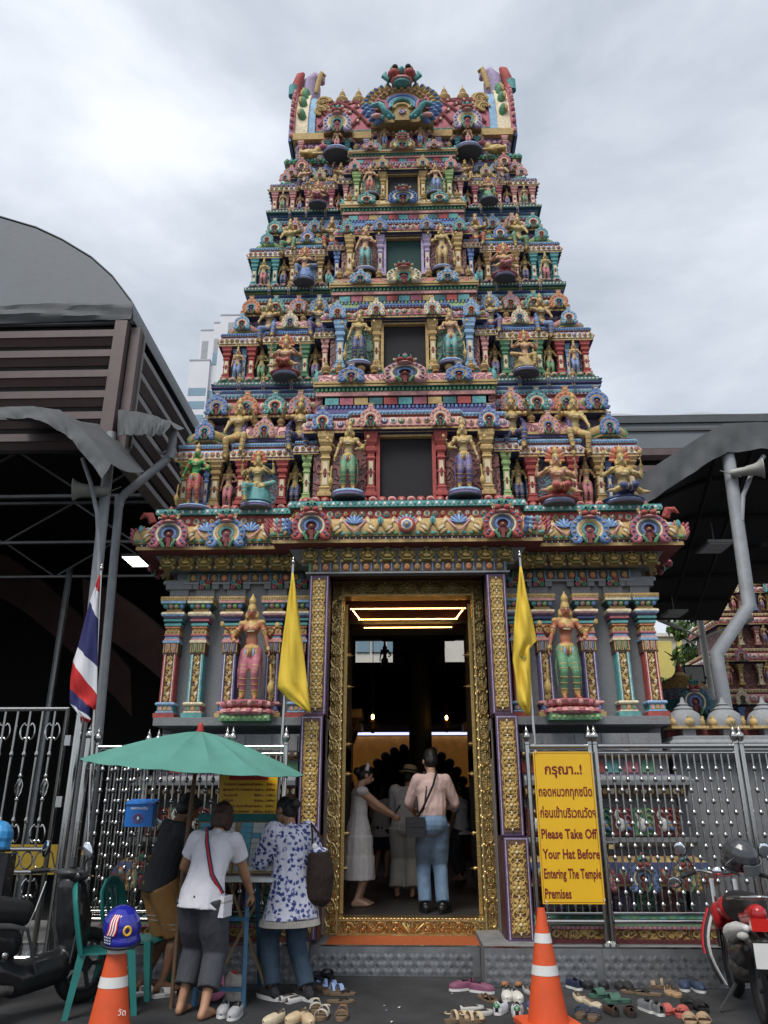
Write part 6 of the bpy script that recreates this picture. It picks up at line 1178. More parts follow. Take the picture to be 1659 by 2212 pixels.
awning('small grey canvas awning over the downpipe beside the tower', [(256, 886), (300, 890), (340, 900), (370, 916)], [(254, 940), (300, 940), (335, 941), (356, 938)], -.8, -.3, .2)
def pipes():
    def pipe(label, name, pts, r, m='pipe grey', coll=()):
        o = Vector(pts[-1]); t = thing(name, label, 'pipe', tuple(o)); b = MB(); b.tube([Vector(p) - o for p in pts], r, m, 14); b.build('tube', t)
        for k in coll: b = MB(); p = Vector(pts[k]) - o; d = (Vector(pts[min(k + 1, len(pts) - 1)]) - Vector(pts[k - 1])).normalized(); b.tube([p - d * .07, p + d * .07], r * 1.12, m, 14); b.build('collar', t)
        return t
    pipe('thick grey steel post holding up the left hall corner', 'hall_post', [(-3.62, -.62, 5.8), (-3.42, -.62, 0)], .062)
    pipe('grey rainwater downpipe with elbow beside the left hall post', 'downpipe', [(-2.96, -.3, 6.0), (-2.96, -.3, 5.66), (-3.01, -.3, 5.58), (-3.48, -.3, 5.12), (-3.54, -.3, 5.02), (-3.43, -.3, 2.3), (-3.35, -.3, .32)], .052, coll=(1, 4))
    pipe('thin curved brace pipe bowing out from the left hall post', 'brace_pipe', V3([(178, 990), (195, 1040), (210, 1110), (214, 1200), (212, 1300), (205, 1450)], -.85), .024)
    pipe('bent grey steel post rising at right behind the domed wall', 'canopy_post', [at(1566, 960, .6), at(1575, 1000, .6), at(1618, 1308, .6), at(1548, 1412, .6), at(1562, 1505, .6), Vector((3.85, .6, 0))], .085, 'pipe grey')
    pipe('short curved conduit beside the bent right post', 'conduit', V3([(1650, 985), (1625, 1020), (1605, 1070), (1602, 1125)], .55), .03)
pipes()
def horn(label, p, d, s):
    t = thing('loudspeaker', label, 'loudspeaker', tuple(p), Vector(d).to_track_quat('Z', 'Y').to_euler()); b = MB(); b.lathe([(.05, -.18), (.065, -.1), (.065, 0), (.075, .02), (.09, .12), (.12, .18), (.15, .21), (.15, .22), (.13, .215), (.09, .15), (.05, .05)], 'speaker', seg=18, sx=1.15, sy=.85, cap=True); b.build('horn', t); b = MB(); b.ell((0, 0, .16), (.035, .035, .05), 'speaker', 8, 6); b.build('driver', t); b = MB(); b.bar((0, -.07, -.06), s, .03, .008, 'steel dull'); b.build('bracket', t)
horn('pale horn loudspeaker strapped to the left hall post', at(200, 1060, -.75), (-1, -.35, -.08), (.04, .05, -.32)); horn('pale horn loudspeaker on the bent right post', at(1610, 1018, .42), (1, -.4, .02), (-.02, .06, -.3))
def right_canopy():
    t = thing('canopy', 'grey canvas canopy with dark underside right of the tower', 'canopy', (3.2, .5, 5.5)); o = t.location.copy()
    near = [(2.75, 5.3), (3.13, 5.58), (3.5, 5.82), (3.9, 6.08), (4.31, 6.32), (4.8, 6.34), (5.4, 6.33), (5.9, 6.3)]; far = [(2.9, 5.8), (3.8, 5.9), (4.8, 5.95), (5.8, 5.97), (6.6, 5.97), (7.2, 5.96), (7.6, 5.95), (7.9, 5.94)]
    rows = [[Vector((a[0] + (c[0] - a[0]) * k / 6, .5 + 10 * k / 6, a[1] + (c[1] - a[1]) * k / 6 + .15 * math.sin(math.pi * k / 6))) - o for a, c in zip(near, far)] for k in range(7)]
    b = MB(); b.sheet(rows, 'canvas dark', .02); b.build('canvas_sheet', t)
    rows = []; P = [Vector((x, .5, z)) for x, z in near]
    for j in range(6):
        r_ = []
        for i in range(64):
            k = i / 63 * 6.999; q = int(k); p = P[q].lerp(P[min(q + 1, 7)], k - q) if q < 7 else P[7]; p = p + Vector((0, -.02, -.42 * j / 5 + .05)); r_.append(folds(p, j, i / 63, .016 * (.1 + j / 5)) - o)
        rows.append(r_)
    b = MB(); b.sheet(rows, 'canvas', .006); b.build('valance', t)
    for k in (1, 2, 3, 4, 5):
        b = MB(); b.tube([Vector((near[i][0] + (far[i][0] - near[i][0]) * k / 6, .5 + 10 * k / 6, near[i][1] + (far[i][1] - near[i][1]) * k / 6 + .15 * math.sin(math.pi * k / 6) - .06)) - o for i in range(8)], .035, 'dark room', 6); b.build('rib', t)
    for i in (2, 4, 5): b = MB(); b.tube([Vector((near[i][0], .55, near[i][1] - .08)) - o, Vector((far[i][0], 10.4, far[i][1] - .08)) - o], .03, 'dark room', 6); b.build('purlin', t)
    for lab, x, y, p in (('upper dark lamp panel under the right canopy', 5.15, 3.4, 0), ('lower pale lamp panel under the right canopy', 6.0, 8.2, 1)):
        q = thing('lamp_panel', lab, 'lamp', (x, y, 5.55)); b = MB(); b.box(-.22, .22, -.3, .3, 0, .05, 'speaker'); b.build('housing', q); b = MB(); b.box(-.18, .18, -.26, .26, -.01, 0, 'white print'); b.build('diffuser', q); b = MB(); b.tube([(0, 0, .05), (0, 0, .45)], .012, 'steel dull', 6); b.build('rod', q)
right_canopy()
def far_canopy():
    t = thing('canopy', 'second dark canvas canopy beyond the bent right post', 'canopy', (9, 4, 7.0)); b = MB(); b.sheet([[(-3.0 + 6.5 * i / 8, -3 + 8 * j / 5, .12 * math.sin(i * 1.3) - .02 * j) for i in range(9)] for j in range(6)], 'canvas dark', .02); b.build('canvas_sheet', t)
    for k in range(4): b = MB(); b.tube([(-3.0, -2.8 + k * 2.4, -.2), (3.5, -2.8 + k * 2.4, -.2)], .04, 'dark room', 6); b.build('rib', t)
far_canopy()
def right_hall():
    t = thing('membrane_hall', 'long grey membrane-roofed hall behind the right canopy', 'hall', (4.4, 7.0, 0)); n = 60
    rows = [[(i / n * 7 - .3, .9 - .9 * j / 5, 9.95 + (.36 + .16 * math.cos((i / n * 7 + 4.1 - 2.55) * 2 * math.pi / 2.35)) * math.sin(j / 5 * math.pi * .5 + .0) if False else 9.95 + (.30 + .09 * math.cos((i / n * 7 + 4.1 - 6.95) * 2 * math.pi / 1.95)) * (1 - (j / 5) ** 2)) for i in range(n + 1)] for j in range(6)]
    b = MB(); b.sheet(rows, 'membrane pale', .02); b.build('roof_membrane', t)
    z = 9.95
    for k, (h, m, dy) in enumerate(((.17, 'canvas', 0), (.13, 'membrane', .05), (.06, 'canvas', .02), (.42, 'membrane', .06))): b = MB(); b.box(-.3, 7, dy, .3, z - h, z, m); b.build('fascia', t); z -= h + .005
    for k in range(6): b = MB(); b.prism([(.1, z), (-.02, z - .04), (-.02, z - .20), (.1, z - .28)], -.3, 7, 'louvre brown', 'x'); b.build('louvre_slat', t); z -= .42
    b = MB(); b.box(-.3, 7, .3, 5, 7.3, 9.9, 'dark room'); b.build('core', t)
mat('membrane pale', (.32, .33, .35), rough=.5, var=.08, vs=1.5, bump=.1)
right_hall()
# ---------------------------------------------------------------- low wall with little domes
def domed_wall():
    t = thing('domed_wall', 'low grey boundary wall topped with a row of small stone domes', 'wall', (2.82, -.30, 0)); b = MB()
    b.box(0, 3.6, .0, .4, .3, 2.0, 'granite'); b.build('wall_body', t)
    b = MB(); b.sweep([(0, 1.95), (.10, 1.98), (.17, 2.06), (.17, 2.14), (.12, 2.17), (.12, 2.20), (0, 2.22)], .1, 3.6, .0, .4, 'granite pale'); b.build('coping', t)
    d = MB(); d.lathe([(.19, 0), (.20, .02), (.195, .08), (.16, .15), (.10, .19), (.11, .20), (.085, .22), (.05, .235), (.065, .25), (.03, .27), (.012, .33)], 'granite pale', seg=14, sy=.8)
    for a in (0, 1, 2, 3):
        q = R(-90 + 60 * (a - 1)); d.ell((math.cos(q) * .19, math.sin(q) * .155, .05), (.055, .03, .045), 'paint gold', 8, 5, (0, 0, q + R(90))); d.ell((math.cos(q) * .2, math.sin(q) * .17, .045), (.018, .02, .018), ('paint red', 'paint green', 'paint dred', 'paint red')[a], 6, 4); d.box(math.cos(q) * .19 - .015, math.cos(q) * .19 + .015, math.sin(q) * .15 - .02, math.sin(q) * .15 + .02, .085, .115, 'paint gold')
    d.box(-.2, .2, -.15, .15, -.02, .008, 'paint gold'); DM = d.mesh('stone_dome', 50)
    for k in range(7): link('stone_dome', DM, t, (.24 + k * .44, .2, 2.32)); b = MB(); b.box(.24 + k * .44 - .07, .24 + k * .44 + .07, .1, .3, 2.21, 2.31, 'granite'); b.build('dome_pier', t)
    b = MB(); b.box(.05, 3.6, .25, .33, 2.215, 2.30, 'paint dred'); b.build('backing', t)
domed_wall()
# ---------------------------------------------------------------- second gate tower, dark shrine, street things at right
def second_tower():
    t = thing('rear_temple_tower', 'second smaller painted temple tower partly hidden at the right edge', 'temple tower', (11.6, 15.6, 0)); z = 2.0; hw = 3.1
    b = MB(); b.box(-3.2, 3.2, -1.6, 1.6, 0, 2.0, 'granite'); b.build('granite_wall', t)
    for k in range(5):
        h = 1.45 - .12 * k; b = MB(); b.box(-hw + .2, hw - .2, -1.3 + .1 * k, 1.3 - .1 * k, z, z + h, 'carved maroon'); T = b.build('tower_tier', t)
        cornice(T, -hw + .25, hw - .25, -1.35 + .1 * k, 1.35 - .1 * k, z + h * .62, h * .34, .2, ['red', 'rose', 'pink', 'cream', 'pink', 'lime', 'sky', 'gold'], .22, 'cornice')
        for i in range(9):
            u = -hw + .25 + (2 * hw - .5) * i / 8; link('pillar', PIL, T, (u, -1.38 + .1 * k, z + .1), scale=(.5, .5, h * .5), color=PC[('cream', 'pink', 'blue', 'gold')[(i + k) % 4]])
            if i % 2: link('horseshoe_arch', HS[(i + k) % 4], T, (u, -1.62 + .1 * k, z + h * .62), scale=.42, color=PC[('rose', 'teal', 'cream')[(i + k) % 3]])
            else: link('niche_figure', ST['small'], T, (u + .18, -1.5 + .1 * k, z + .08), (0, 0, math.pi), h * .62, (.45, .25, .16, .2 * (i % 4)))
        z += h; hw -= .28
    barrel(t, 0, 2 * hw, -.9, 1.8, z + .1, 1.2, 'roof 0', 'rose'); link('horseshoe_arch', HB[0], t, (-.9, -1.1, z), scale=1.0, color=PC['cream'])
    for q in range(4): link('finial', FIN, t, (-1.2 + q * .8, 0, z + 1.25), scale=(.4, .4, .8))
second_tower()
def dark_shrine():
    t = thing('small_shrine', 'small dark domed shrine behind the low domed wall', 'shrine', (4.62, 4.4, 0)); b = MB(); b.box(-.45, .45, -.4, .5, 0, 2.9, 'dark stone'); b.build('shrine_body', t)
    b = MB(); b.lathe([(.95, 0), (.95, .1), (.8, .15), (.85, .4), (.75, .7), (.5, .95), (.2, 1.1), (.12, 1.2), (.02, 1.5)], ['paint dred', 'paint gold', 'paint dteal', 'carved mixed', 'carved gold', 'carved gold', 'paint gold', 'paint dred'], (0, 0, 0), 12); link('shrine_dome', b.mesh('shrine_dome'), t, (0, 0, 2.9), scale=(.62, .62, .62)); link('horseshoe_arch', HB[0], t, (-.05, -.68, 2.86), scale=.5, color=PC['dteal'])
    for q in (-.32, .08, .4): link('niche_figure', ST['small'], t, (q, -.55, 2.4), (0, 0, math.pi), .5, (.3, .15, .12, .5))
dark_shrine()
mat('leaf', (.055, .115, .025), rough=.5, var=.35, vs=3, bump=0); mat('leaf light', (.11, .19, .04), rough=.5, var=.3, vs=3, bump=0); mat('bark', (.07, .055, .04), rough=.9, var=.3, bump=.6, bs=20)
def tree(label, loc, h, r, n, seed):
    rnd = random.Random(seed); t = thing('tree', label, 'tree', loc); b = MB(); b.tube([(0, 0, 0), (.1, 0, h * .35), (-.05, .1, h * .6), (.1, 0, h * .85)], [.22, .17, .11, .03], 'bark', 9)
    for k in range(7): a = k * 2.4; z = h * (.4 + .06 * k); b.tube([(0, 0, z), (math.cos(a) * r * .4, math.sin(a) * r * .4, z + h * .1), (math.cos(a) * r * .8, math.sin(a) * r * .8, z + h * .16)], [.08, .05, .015], 'bark', 6)
    b.build('trunk', t); v = []; f = []; mm = []
    cl = [(rnd.uniform(-r, r) * .75, rnd.uniform(-r, r) * .75, h * rnd.uniform(.42, 1.0), rnd.uniform(.35, .75) * r * .55) for _ in range(26)]
    for i in range(n):
        c = cl[i % 26]; d = Vector((rnd.gauss(0, 1), rnd.gauss(0, 1), rnd.gauss(0, .7))).normalized() * c[3] * rnd.random() ** .4; p = Vector(c[:3]) + d; s = rnd.uniform(.08, .17); e = Euler((rnd.uniform(0, 6), rnd.uniform(0, 6), rnd.uniform(0, 6))).to_matrix()
        k = len(v); v += [p + e @ Vector(q) * s for q in ((-1, 0, 0), (0, -.5, .1), (1, 0, 0), (0, .5, .1))]; f.append((k, k + 1, k + 2, k + 3)); mm.append('leaf' if rnd.random() < .6 else 'leaf light')
    b = MB(); b.add(v, f, mm); b.build('crown', t, 180)
tree('leafy green tree between the small shrine and the rear tower', (11.2, 20, 0), 8.6, 2.2, 5200, 3)
def far_right():
    t = thing('yellow_building', 'narrow yellow and white building beyond the small shrine', 'building', (11.6, 25.5, 0)); mat('yellow wall', (.58, .48, .14), rough=.7, var=.12, vs=2); mat('cream wall', (.60, .58, .52), rough=.7, var=.1, vs=2)
    b = MB(); b.box(-1.6, 1.2, 0, 4, 0, 8.6, 'cream wall'); b.build('wall', t); b = MB(); b.box(-.75, .1, -.15, 0, 0, 8.4, 'yellow wall'); b.box(.35, .55, -.15, 0, 0, 8.7, 'yellow wall'); b.build('yellow_panel', t); b = MB(); b.box(-1.7, 1.3, -.2, 4.1, 8.6, 8.75, 'cream wall'); b.build('parapet', t)
    t = thing('camera_pole', 'pale pole with two camera arms and a floodlight behind the low wall', 'pole', (8.2, 12.5, 0)); b = MB(); b.tube([(0, 0, 0), (0, 0, 6.4)], .09, 'cream wall', 10); b.build('pole', t)
    for s in (-1, 1): b = MB(); b.tube([(0, 0, 5.9), (s * 1.0, -.3, 6.25)], .03, 'cream wall', 6); b.build('arm', t); b = MB(); b.tube([(s * .75, -.25, 6.16), (s * 1.3, -.4, 6.35)], .07, 'cream wall', 8); b.build('camera', t)
    b = MB(); b.box(-.75, -.2, -.3, -.1, 4.6, 5.1, 'paint black'); b.box(-.72, -.24, -.31, -.3, 4.65, 5.05, 'speaker'); o = b.build('floodlight', t); b = MB(); b.bar((0, 0, 4.8), (-.4, -.1, 4.8), .05, .05, 'dark room'); b.build('bracket', t)
far_right()
# ---------------------------------------------------------------- white tower block far behind
def tower_block():
    mat('block white', (.58, .58, .61), rough=.75, var=.08, vs=.3, bump=0); mat('block glass', (.20, .30, .37), rough=.2, var=.2, vs=.4, bump=0); mat('block dark', (.30, .30, .33), rough=.7, var=.2, vs=1, bump=0)
    t = thing('tower_block', 'tall white office block with blue windows far behind the left louvres', 'building', (-34.0, 95, 0)); o = t.location
    vols = [('left_wing', 0.0, 3.2, 67.4, 0), ('middle_wing', .95, 3.3, 73.8, 1.2), ('right_wing', 3.2, 4.5, 74.8, .6), ('main_slab', 4.3, 16, 75.8, 0)]
    for nm, x0, x1, z1, dy in vols: b = MB(); b.box(x0, x1, dy, dy + 14, 0, z1, 'block white'); b.box(x0 - .05, x1 + .05, dy - .06, dy + 14, z1, z1 + .25, 'block dark'); b.build(nm, t)
    win = MB(); win.box(-.8, .8, -.04, .3, 0, 1.4, 'block glass'); win.box(-.9, .9, -.02, .28, -.1, 0, 'block dark'); WM = win.mesh('window', 30); st = MB(); st.box(-1.25, 1.25, -.04, .3, 0, 1.35, 'block glass'); SM = st.mesh('window_strip', 30); gr = MB(); gr.box(-.55, .55, -.03, .2, 0, 3.6, 'block dark'); GM = gr.mesh('grille', 30); gl = MB(); gl.box(-.75, .75, -.04, .2, 0, 3.6, 'block glass'); VM = gl.mesh('tall_window', 30)
    for r_ in range(16):
        z = 63.8 - r_ * 2.35
        for c in range(4): link('window', WM, t, (6.2 + c * 2.9, 0, z))
        if r_ > 0: link('window', WM, t, (3.7 - .35 + .3, .58, z - .5), scale=(.75, 1, 1))
        link('window_strip', SM, t, (1.6, 0 if z < 63.5 else 1.18, z - .3), scale=(1.1, 1, 1))
    for c in range(4): link('grille', GM, t, (6.2 + c * 2.9, 0, 70.9)); link('tall_window', VM, t, (6.2 + c * 2.9, 0, 66.3))
    for x in (1.8, 3.9): link('grille', GM, t, (x, 1.18 if x < 3 else .58, 68.6), scale=(.9, 1, .9))
    link('window_strip', SM, t, (2.3, 1.16, 66.4), scale=(1.4, 1, 1.2)); link('window_strip', SM, t, (4.0, .56, 67.0), scale=(.5, 1, 1.6))
tower_block()
# white school-like block seen through the opening at the back of the hall
def rear_block():
    t = thing('rear_building', 'white building with dark window row seen through the back of the hall', 'building', (-.6, 17, 0)); b = MB(); b.box(-2.5, 2.8, 0, 3, 0, 9.5, 'cream wall'); b.build('wall', t); b = MB(); b.box(-2.5, 2.8, -.06, 0, 5.3, 5.75, 'paint lime'); b.build('green_band', t)
    for k in range(5): b = MB(); b.box(-2.2 + k * .52, -1.75 + k * .52, -.05, 0, 6.4, 7.1, 'block glass'); b.build('window', t)
rear_block()
# ---------------------------------------------------------------- people
for nm, c, r_ in (('cloth black', (.024, .024, .028), .85), ('cloth white', (.66, .65, .70), .85), ('cloth dress', (.52, .50, .50), .85), ('cloth brown', (.30, .15, .05), .85), ('cloth grey', (.050, .054, .064), .85), ('cloth pink', (.62, .44, .40), .85), ('cloth cream', (.42, .40, .36), .85), ('cloth navy', (.02, .03, .07), .85), ('leather black', (.014, .014, .016), .4), ('cloth fur', (.028, .018, .014), .95), ('straw', (.42, .30, .16), .8), ('sole white', (.62, .62, .60), .6)):
    mat(nm, c, rough=r_, var=.12, vs=8, bump=.35, bs=38)
def denim(nm, c):
    m = mat(nm, c, rough=.85, var=.4, vs=5, bump=.5, bs=70)
denim('denim light', (.12, .19, .29)); denim('denim dark', (.035, .062, .095))
def floral():
    m = bpy.data.materials.new('floral'); m.use_nodes = True; t = m.node_tree; p = t.nodes['Principled BSDF']; p.inputs['Roughness'].default_value = .85; L = t.links.new; tc = N(t, 'ShaderNodeTexCoord'); co = tc.outputs['Object']
    n = N(t, 'ShaderNodeTexNoise', Scale=48.0, Detail=3.0, Roughness=.7); L(co, n.inputs['Vector']); v = N(t, 'ShaderNodeTexVoronoi', Scale=24.0); L(co, v.inputs['Vector'])
    a = N(t, 'ShaderNodeMath', operation='MULTIPLY'); L(v.outputs['Distance'], a.inputs[0]); a.inputs[1].default_value = .75; s = N(t, 'ShaderNodeMath', operation='SUBTRACT'); L(n.outputs[0], s.inputs[0]); L(a.outputs[0], s.inputs[1])
    cr = N(t, 'ShaderNodeValToRGB'); cr.color_ramp.elements[0].position = .14; cr.color_ramp.elements[0].color = (.62, .62, .70, 1); cr.color_ramp.elements[1].position = .20; cr.color_ramp.elements[1].color = (.10, .13, .36, 1); e = cr.color_ramp.elements.new(.32); e.color = (.028, .04, .17, 1); L(s.outputs[0], cr.inputs[0]); L(cr.outputs[0], p.inputs['Base Color']); MATS['floral'] = m
floral()
def top_(J, m, sleeve=.55, hem=.05, g=1.12, wr=.007, flare=1.0, loose=1.0, tuck=False):
    H = J['H']; f = Fig(); Rt, Rl = J['Rt'], J['Rl']
    f.ell(J['waist'], (.078 * H * g, .06 * H * g, (.055 if tuck else .1) * H), m, Rl); f.ell(J['chest'], (.098 * H * g, .068 * H * g, .095 * H), m, Rt); f.cap(J['sh', 0].lerp(J['sh', 1], .08), J['sh', 1].lerp(J['sh', 0], .08), .043 * H, .043 * H, m)
    f.cap(J['neck'] - Rt @ Vector((0, 0, .03 * H)), J['neck'] - Rt @ Vector((0, 0, .01 * H)), .05 * H, .042 * H, m)
    d = Rl @ Vector((0, 0, -1))
    if tuck: f.cone([J['chest'], J['waist'], J['pel'] + J['Rl'] @ Vector((0, 0, .045 * H))], [(.09 * H * g, .062 * H * g), (.088 * H * g, .068 * H * g), (.088 * H, .066 * H)], m)
    else: f.cone([J['chest'], J['waist'], J['pel'] + Vector((0, 0, .02 * H)), J['pel'] + d * hem * H], [(.09 * H * g, .062 * H * g), (.084 * H * g, .066 * H * g), (.098 * H * g, .076 * H * g), (.102 * H * g * flare, .082 * H * g * flare)], m)
    for i in (0, 1):
        a, e, w_ = J['sh', i], J['el', i], J['wr', i]
        if sleeve <= 1: q = a.lerp(e, sleeve); f.cap(a, a.lerp(q, .3), .043 * H * loose, .042 * H * loose, m); f.cone([a, q], [(.043 * H * loose, .043 * H * loose), (.042 * H * loose, .042 * H * loose)], m, (0, 1, 0.1))
        else: q = e.lerp(w_, sleeve - 1); f.chain([a, e], [.042 * H * loose, .036 * H * loose], m); f.cone([e, q], [(.036 * H * loose, .036 * H * loose), (.028 * H * loose, .028 * H * loose)], m, (0, 1, 0.1))
    return f.mesh('top', .0095, 2, wr, 10)
def legs_(J, m, frac=1.9, r=(.075, .056, .046), wr=.006, waist=.05):
    H = J['H']; f = Fig(); f.ell(J['pel'] + Vector((0, -.012 * H, -.005 * H)), (.105 * H, .084 * H, .078 * H), m, J['Rl']); f.cone([J['pel'] + J['Rl'] @ Vector((0, 0, waist * H)), J['pel']], [(.092 * H, .07 * H), (.103 * H, .08 * H)], m)
    for i in (0, 1):
        h, k, a = J['hip', i], J['kn', i], J['an', i]; q = k.lerp(a, frac - 1) if frac > 1 else h.lerp(k, frac)
        if frac > 1: f.cone([h + Vector((0, 0, .02 * H)), h.lerp(k, .5), k, q], [(r[0] * H, r[0] * H), (.9 * r[0] * H, .9 * r[0] * H), (r[1] * H, r[1] * H), (r[2] * H, r[2] * H)], m); f.cap(k, k, r[1] * H, r[1] * H, m)
        else: f.cone([h + Vector((0, 0, .02 * H)), q], [(r[0] * H, r[0] * H), (r[1] * H, r[1] * H)], m)
    return f.mesh('trousers', .0095, 2, wr, 10)
def hair_(J, m, style):
    H = J['H']; f = Fig(); Rh = J['Rh']; c = J['head']; P = lambda x, y, z: c + Rh @ Vector((x * H, y * H, z * H))
    f.ell(P(0, -.012, .022), (.053 * H, .061 * H, .055 * H), m, Rh); f.ell(P(0, -.03, -.005), (.05 * H, .045 * H, .05 * H), m, Rh)
    if style == 'bob':
        for s in (-1, 1): f.ell(P(s * .036, -.005, -.018), (.022 * H, .045 * H, .058 * H), m, Rh)
        f.ell(P(0, -.035, -.035), (.048 * H, .03 * H, .045 * H), m, Rh)
    elif style == 'bun': f.ell(P(0, -.078, .005), (.032 * H, .03 * H, .032 * H), m, Rh); f.ell(P(0, -.035, -.03), (.04 * H, .028 * H, .03 * H), m, Rh)
    elif style == 'long': f.ell(P(0, -.045, -.06), (.05 * H, .026 * H, .10 * H), m, Rh); [f.ell(P(s * .045, -.01, -.05), (.014 * H, .03 * H, .08 * H), m, Rh) for s in (-1, 1)]
    else: f.ell(P(0, -.02, .05), (.045 * H, .05 * H, .032 * H), m, Rh); f.ell(P(0, .03, .055), (.04 * H, .03 * H, .018 * H), m, Rh)
    return f.mesh('hair', .008, 1, .004, 30)
def shoe_on(J, i, up, sole, parent):
    H = J['H']; a = J['an', i]; d = J['fd', i]; f = Fig(); gz = a.z - .042 * H; z = lambda p, h: Vector((p.x, p.y, gz + h * H))
    f.chain([z(a - d * .028 * H, .028), z(a + d * .04 * H, .03), z(a + d * .10 * H, .024)], [.024 * H, .026 * H, .022 * H], up); f.cap(z(a - d * .01 * H, .045), z(a, .055), .024 * H, .022 * H, up)
    q = f.mesh('shoe', .007, 2); o = link('shoe', q, parent); b = MB(); x = Vector((d.y, -d.x, 0)); L_ = []
    for t in range(16): an = 2 * math.pi * t / 16; w = .027 + .004 * math.cos(an); L_.append(a + d * (.036 + .092 * math.cos(an)) * H + x * math.sin(an) * w * H)
    b.prism([(p.x, p.y) for p in L_], gz + .001, gz + .020 * H, sole, 'z'); b.build('sole', o)
def person(label, loc, yaw, J, skin, parts, hair=None, shoes=None, g=1.0, curl=(.7, .7), detail=True):
    t = thing('person', label, 'person', loc, (0, 0, R(yaw))); f = body(J, skin, g, shoes=bool(shoes), curl=curl)
    link('body', f.mesh('body', .0085, 2), t)
    H = J['H']; Rh = J['Rh']; b = MB()
    for s in (-1, 1): b.ell(J['head'] + Rh @ Vector((s * .019 * H, .0485 * H, .006 * H)), (.009 * H, .004 * H, .004 * H), 'hair black', 7, 4, Rh); b.tube([J['head'] + Rh @ Vector(((s * .019 + k * .012) * H, .052 * H - abs(k) * .004 * H, (.02 - abs(k) * .003) * H)) for k in (-1, 0, 1)], .0025 * H, 'hair black', 5)
    b.ell(J['head'] + Rh @ Vector((0, .0565 * H, -.034 * H)), (.011 * H, .004 * H, .004 * H), 'sign red' if False else 'paint rose', 7, 4, Rh); b.build('face_features', t)
    for nm, me in parts: me.name = nm; link(nm, me, t)
    if hair: link('hair', hair_(J, *hair), t)
    if shoes:
        for i in (0, 1): shoe_on(J, i, *shoes, t)
    return t
def loc3(p, z): return (p.x, p.y, z)
# man in black shirt leaning over the stall from the left (faces right and away)
J = skeleton(1.66, pel=(0, 0, .51), lean=14, side=4, feet=((-.075, -.01), (.075, .03)), hands=((-.04, .30, .62), (.09, .30, .60)), poles=((-1, -.6, -.6), (1, -.6, -.6)), hp=-22)
pA = atz(322, 2146, 0); tA = person('man in black shirt and brown shorts leaning over the ticket stall', (pA.x, pA.y, .014), -52, J, 'skin brown', [('shirt', top_(J, 'cloth black', .7, .04, 1.2, loose=1.15)), ('shorts', legs_(J, 'cloth brown', .98, (.085, .082, .08), waist=.03))], ('hair black', 'short'))
H = 1.66; b = MB()
for k, (i, t0) in enumerate(((0, .62), (0, .72), (1, .80), (1, .91))): q = J['hip', i].lerp(J['kn', i], t0); b.tube([q + Vector((math.cos(a) * .1415, math.sin(a) * .1415, 0)) for a in [R(150 + 22 * j) for j in range(11)]], .010, 'cloth white', 5, flat=.3)
b.build('shorts_stripe', tA)
# woman in white T-shirt, back to us, bending to the tickets
J = skeleton(1.60, pel=(0, 0, .515), lean=20, side=3, feet=((-.08, .02), (.075, -.05)), hands=((-.13, .24, .58), (.16, .25, .50)), poles=((-1, -.4, -.8), (1, -.5, -.8)), hp=-10)
pB = (atz(381, 2193, 0) + atz(439, 2202, 0)) / 2
tB = person('woman in white T-shirt and grey cropped trousers bending over the stall', (pB.x + .02, pB.y + .03, .0), -12, J, 'skin tan', [('shirt', top_(J, 'cloth white', .62, .055, 1.2, loose=1.1)), ('trousers', legs_(J, 'cloth grey', 1.66, (.083, .064, .056)))], ('hair brown', 'bob'), g=1.05)
def strap_pts(J, s0, s1, off):
    H = J['H']; Rt, Rl = J['Rt'], J['Rl']; a = J['sh', s0].lerp(J['neck'], .55) + Rt @ Vector((0, .0, .04 * H)); c = J['chest'] + Rt @ Vector((0, -.094 * H * off, .02 * H)); e = J['waist'] + Rl @ Vector(((1 if s1 else -1) * .07 * H, -.08 * H * off, -.0 * H)); h = J['pel'] + Vector(((1 if s1 else -1) * .118 * H, -.02 * H, .02 * H)); return [a, (a + c) / 2 + Rt @ Vector((0, -.035 * H, .02 * H)), c, (c + e) / 2 + Rt @ Vector((0, -.004 * H, 0)), e, h]
def place(t, b, name, **k): return b.build(name, t, **k)
# her red and navy shoulder strap with small white bag
def worn(name, label, cat, owner, b_parts):
    t = thing(name, label, cat, tuple(owner.location), tuple(owner.rotation_euler))
    for nm, b in b_parts: b.build(nm, t)
    return t
pts = strap_pts(J, 0, 1, 1.05); b1 = MB(); b1.tube(pts, .022, 'cloth navy', 6, flat=.28, up=(0, 1, 0.2)); b3 = MB(); b3.tube([p + Vector((0, -.004, .0015)) for p in pts], .009, 'flag red', 6, flat=.5, up=(0, 1, 0.2)); b2 = MB(); q = pts[-1]; b2.box(q.x - .015, q.x + .03, q.y - .03, q.y + .13, q.z - .17, q.z - .02, 'cloth white'); b2.box(q.x - .017, q.x + .032, q.y - .032, q.y + .132, q.z - .07, q.z - .055, 'cloth cream')
worn('shoulder_bag', 'small white bag on red and navy strap worn by the white-shirted woman', 'bag', tB, [('strap', b1), ('strap_stripe', b3), ('pouch', b2)])
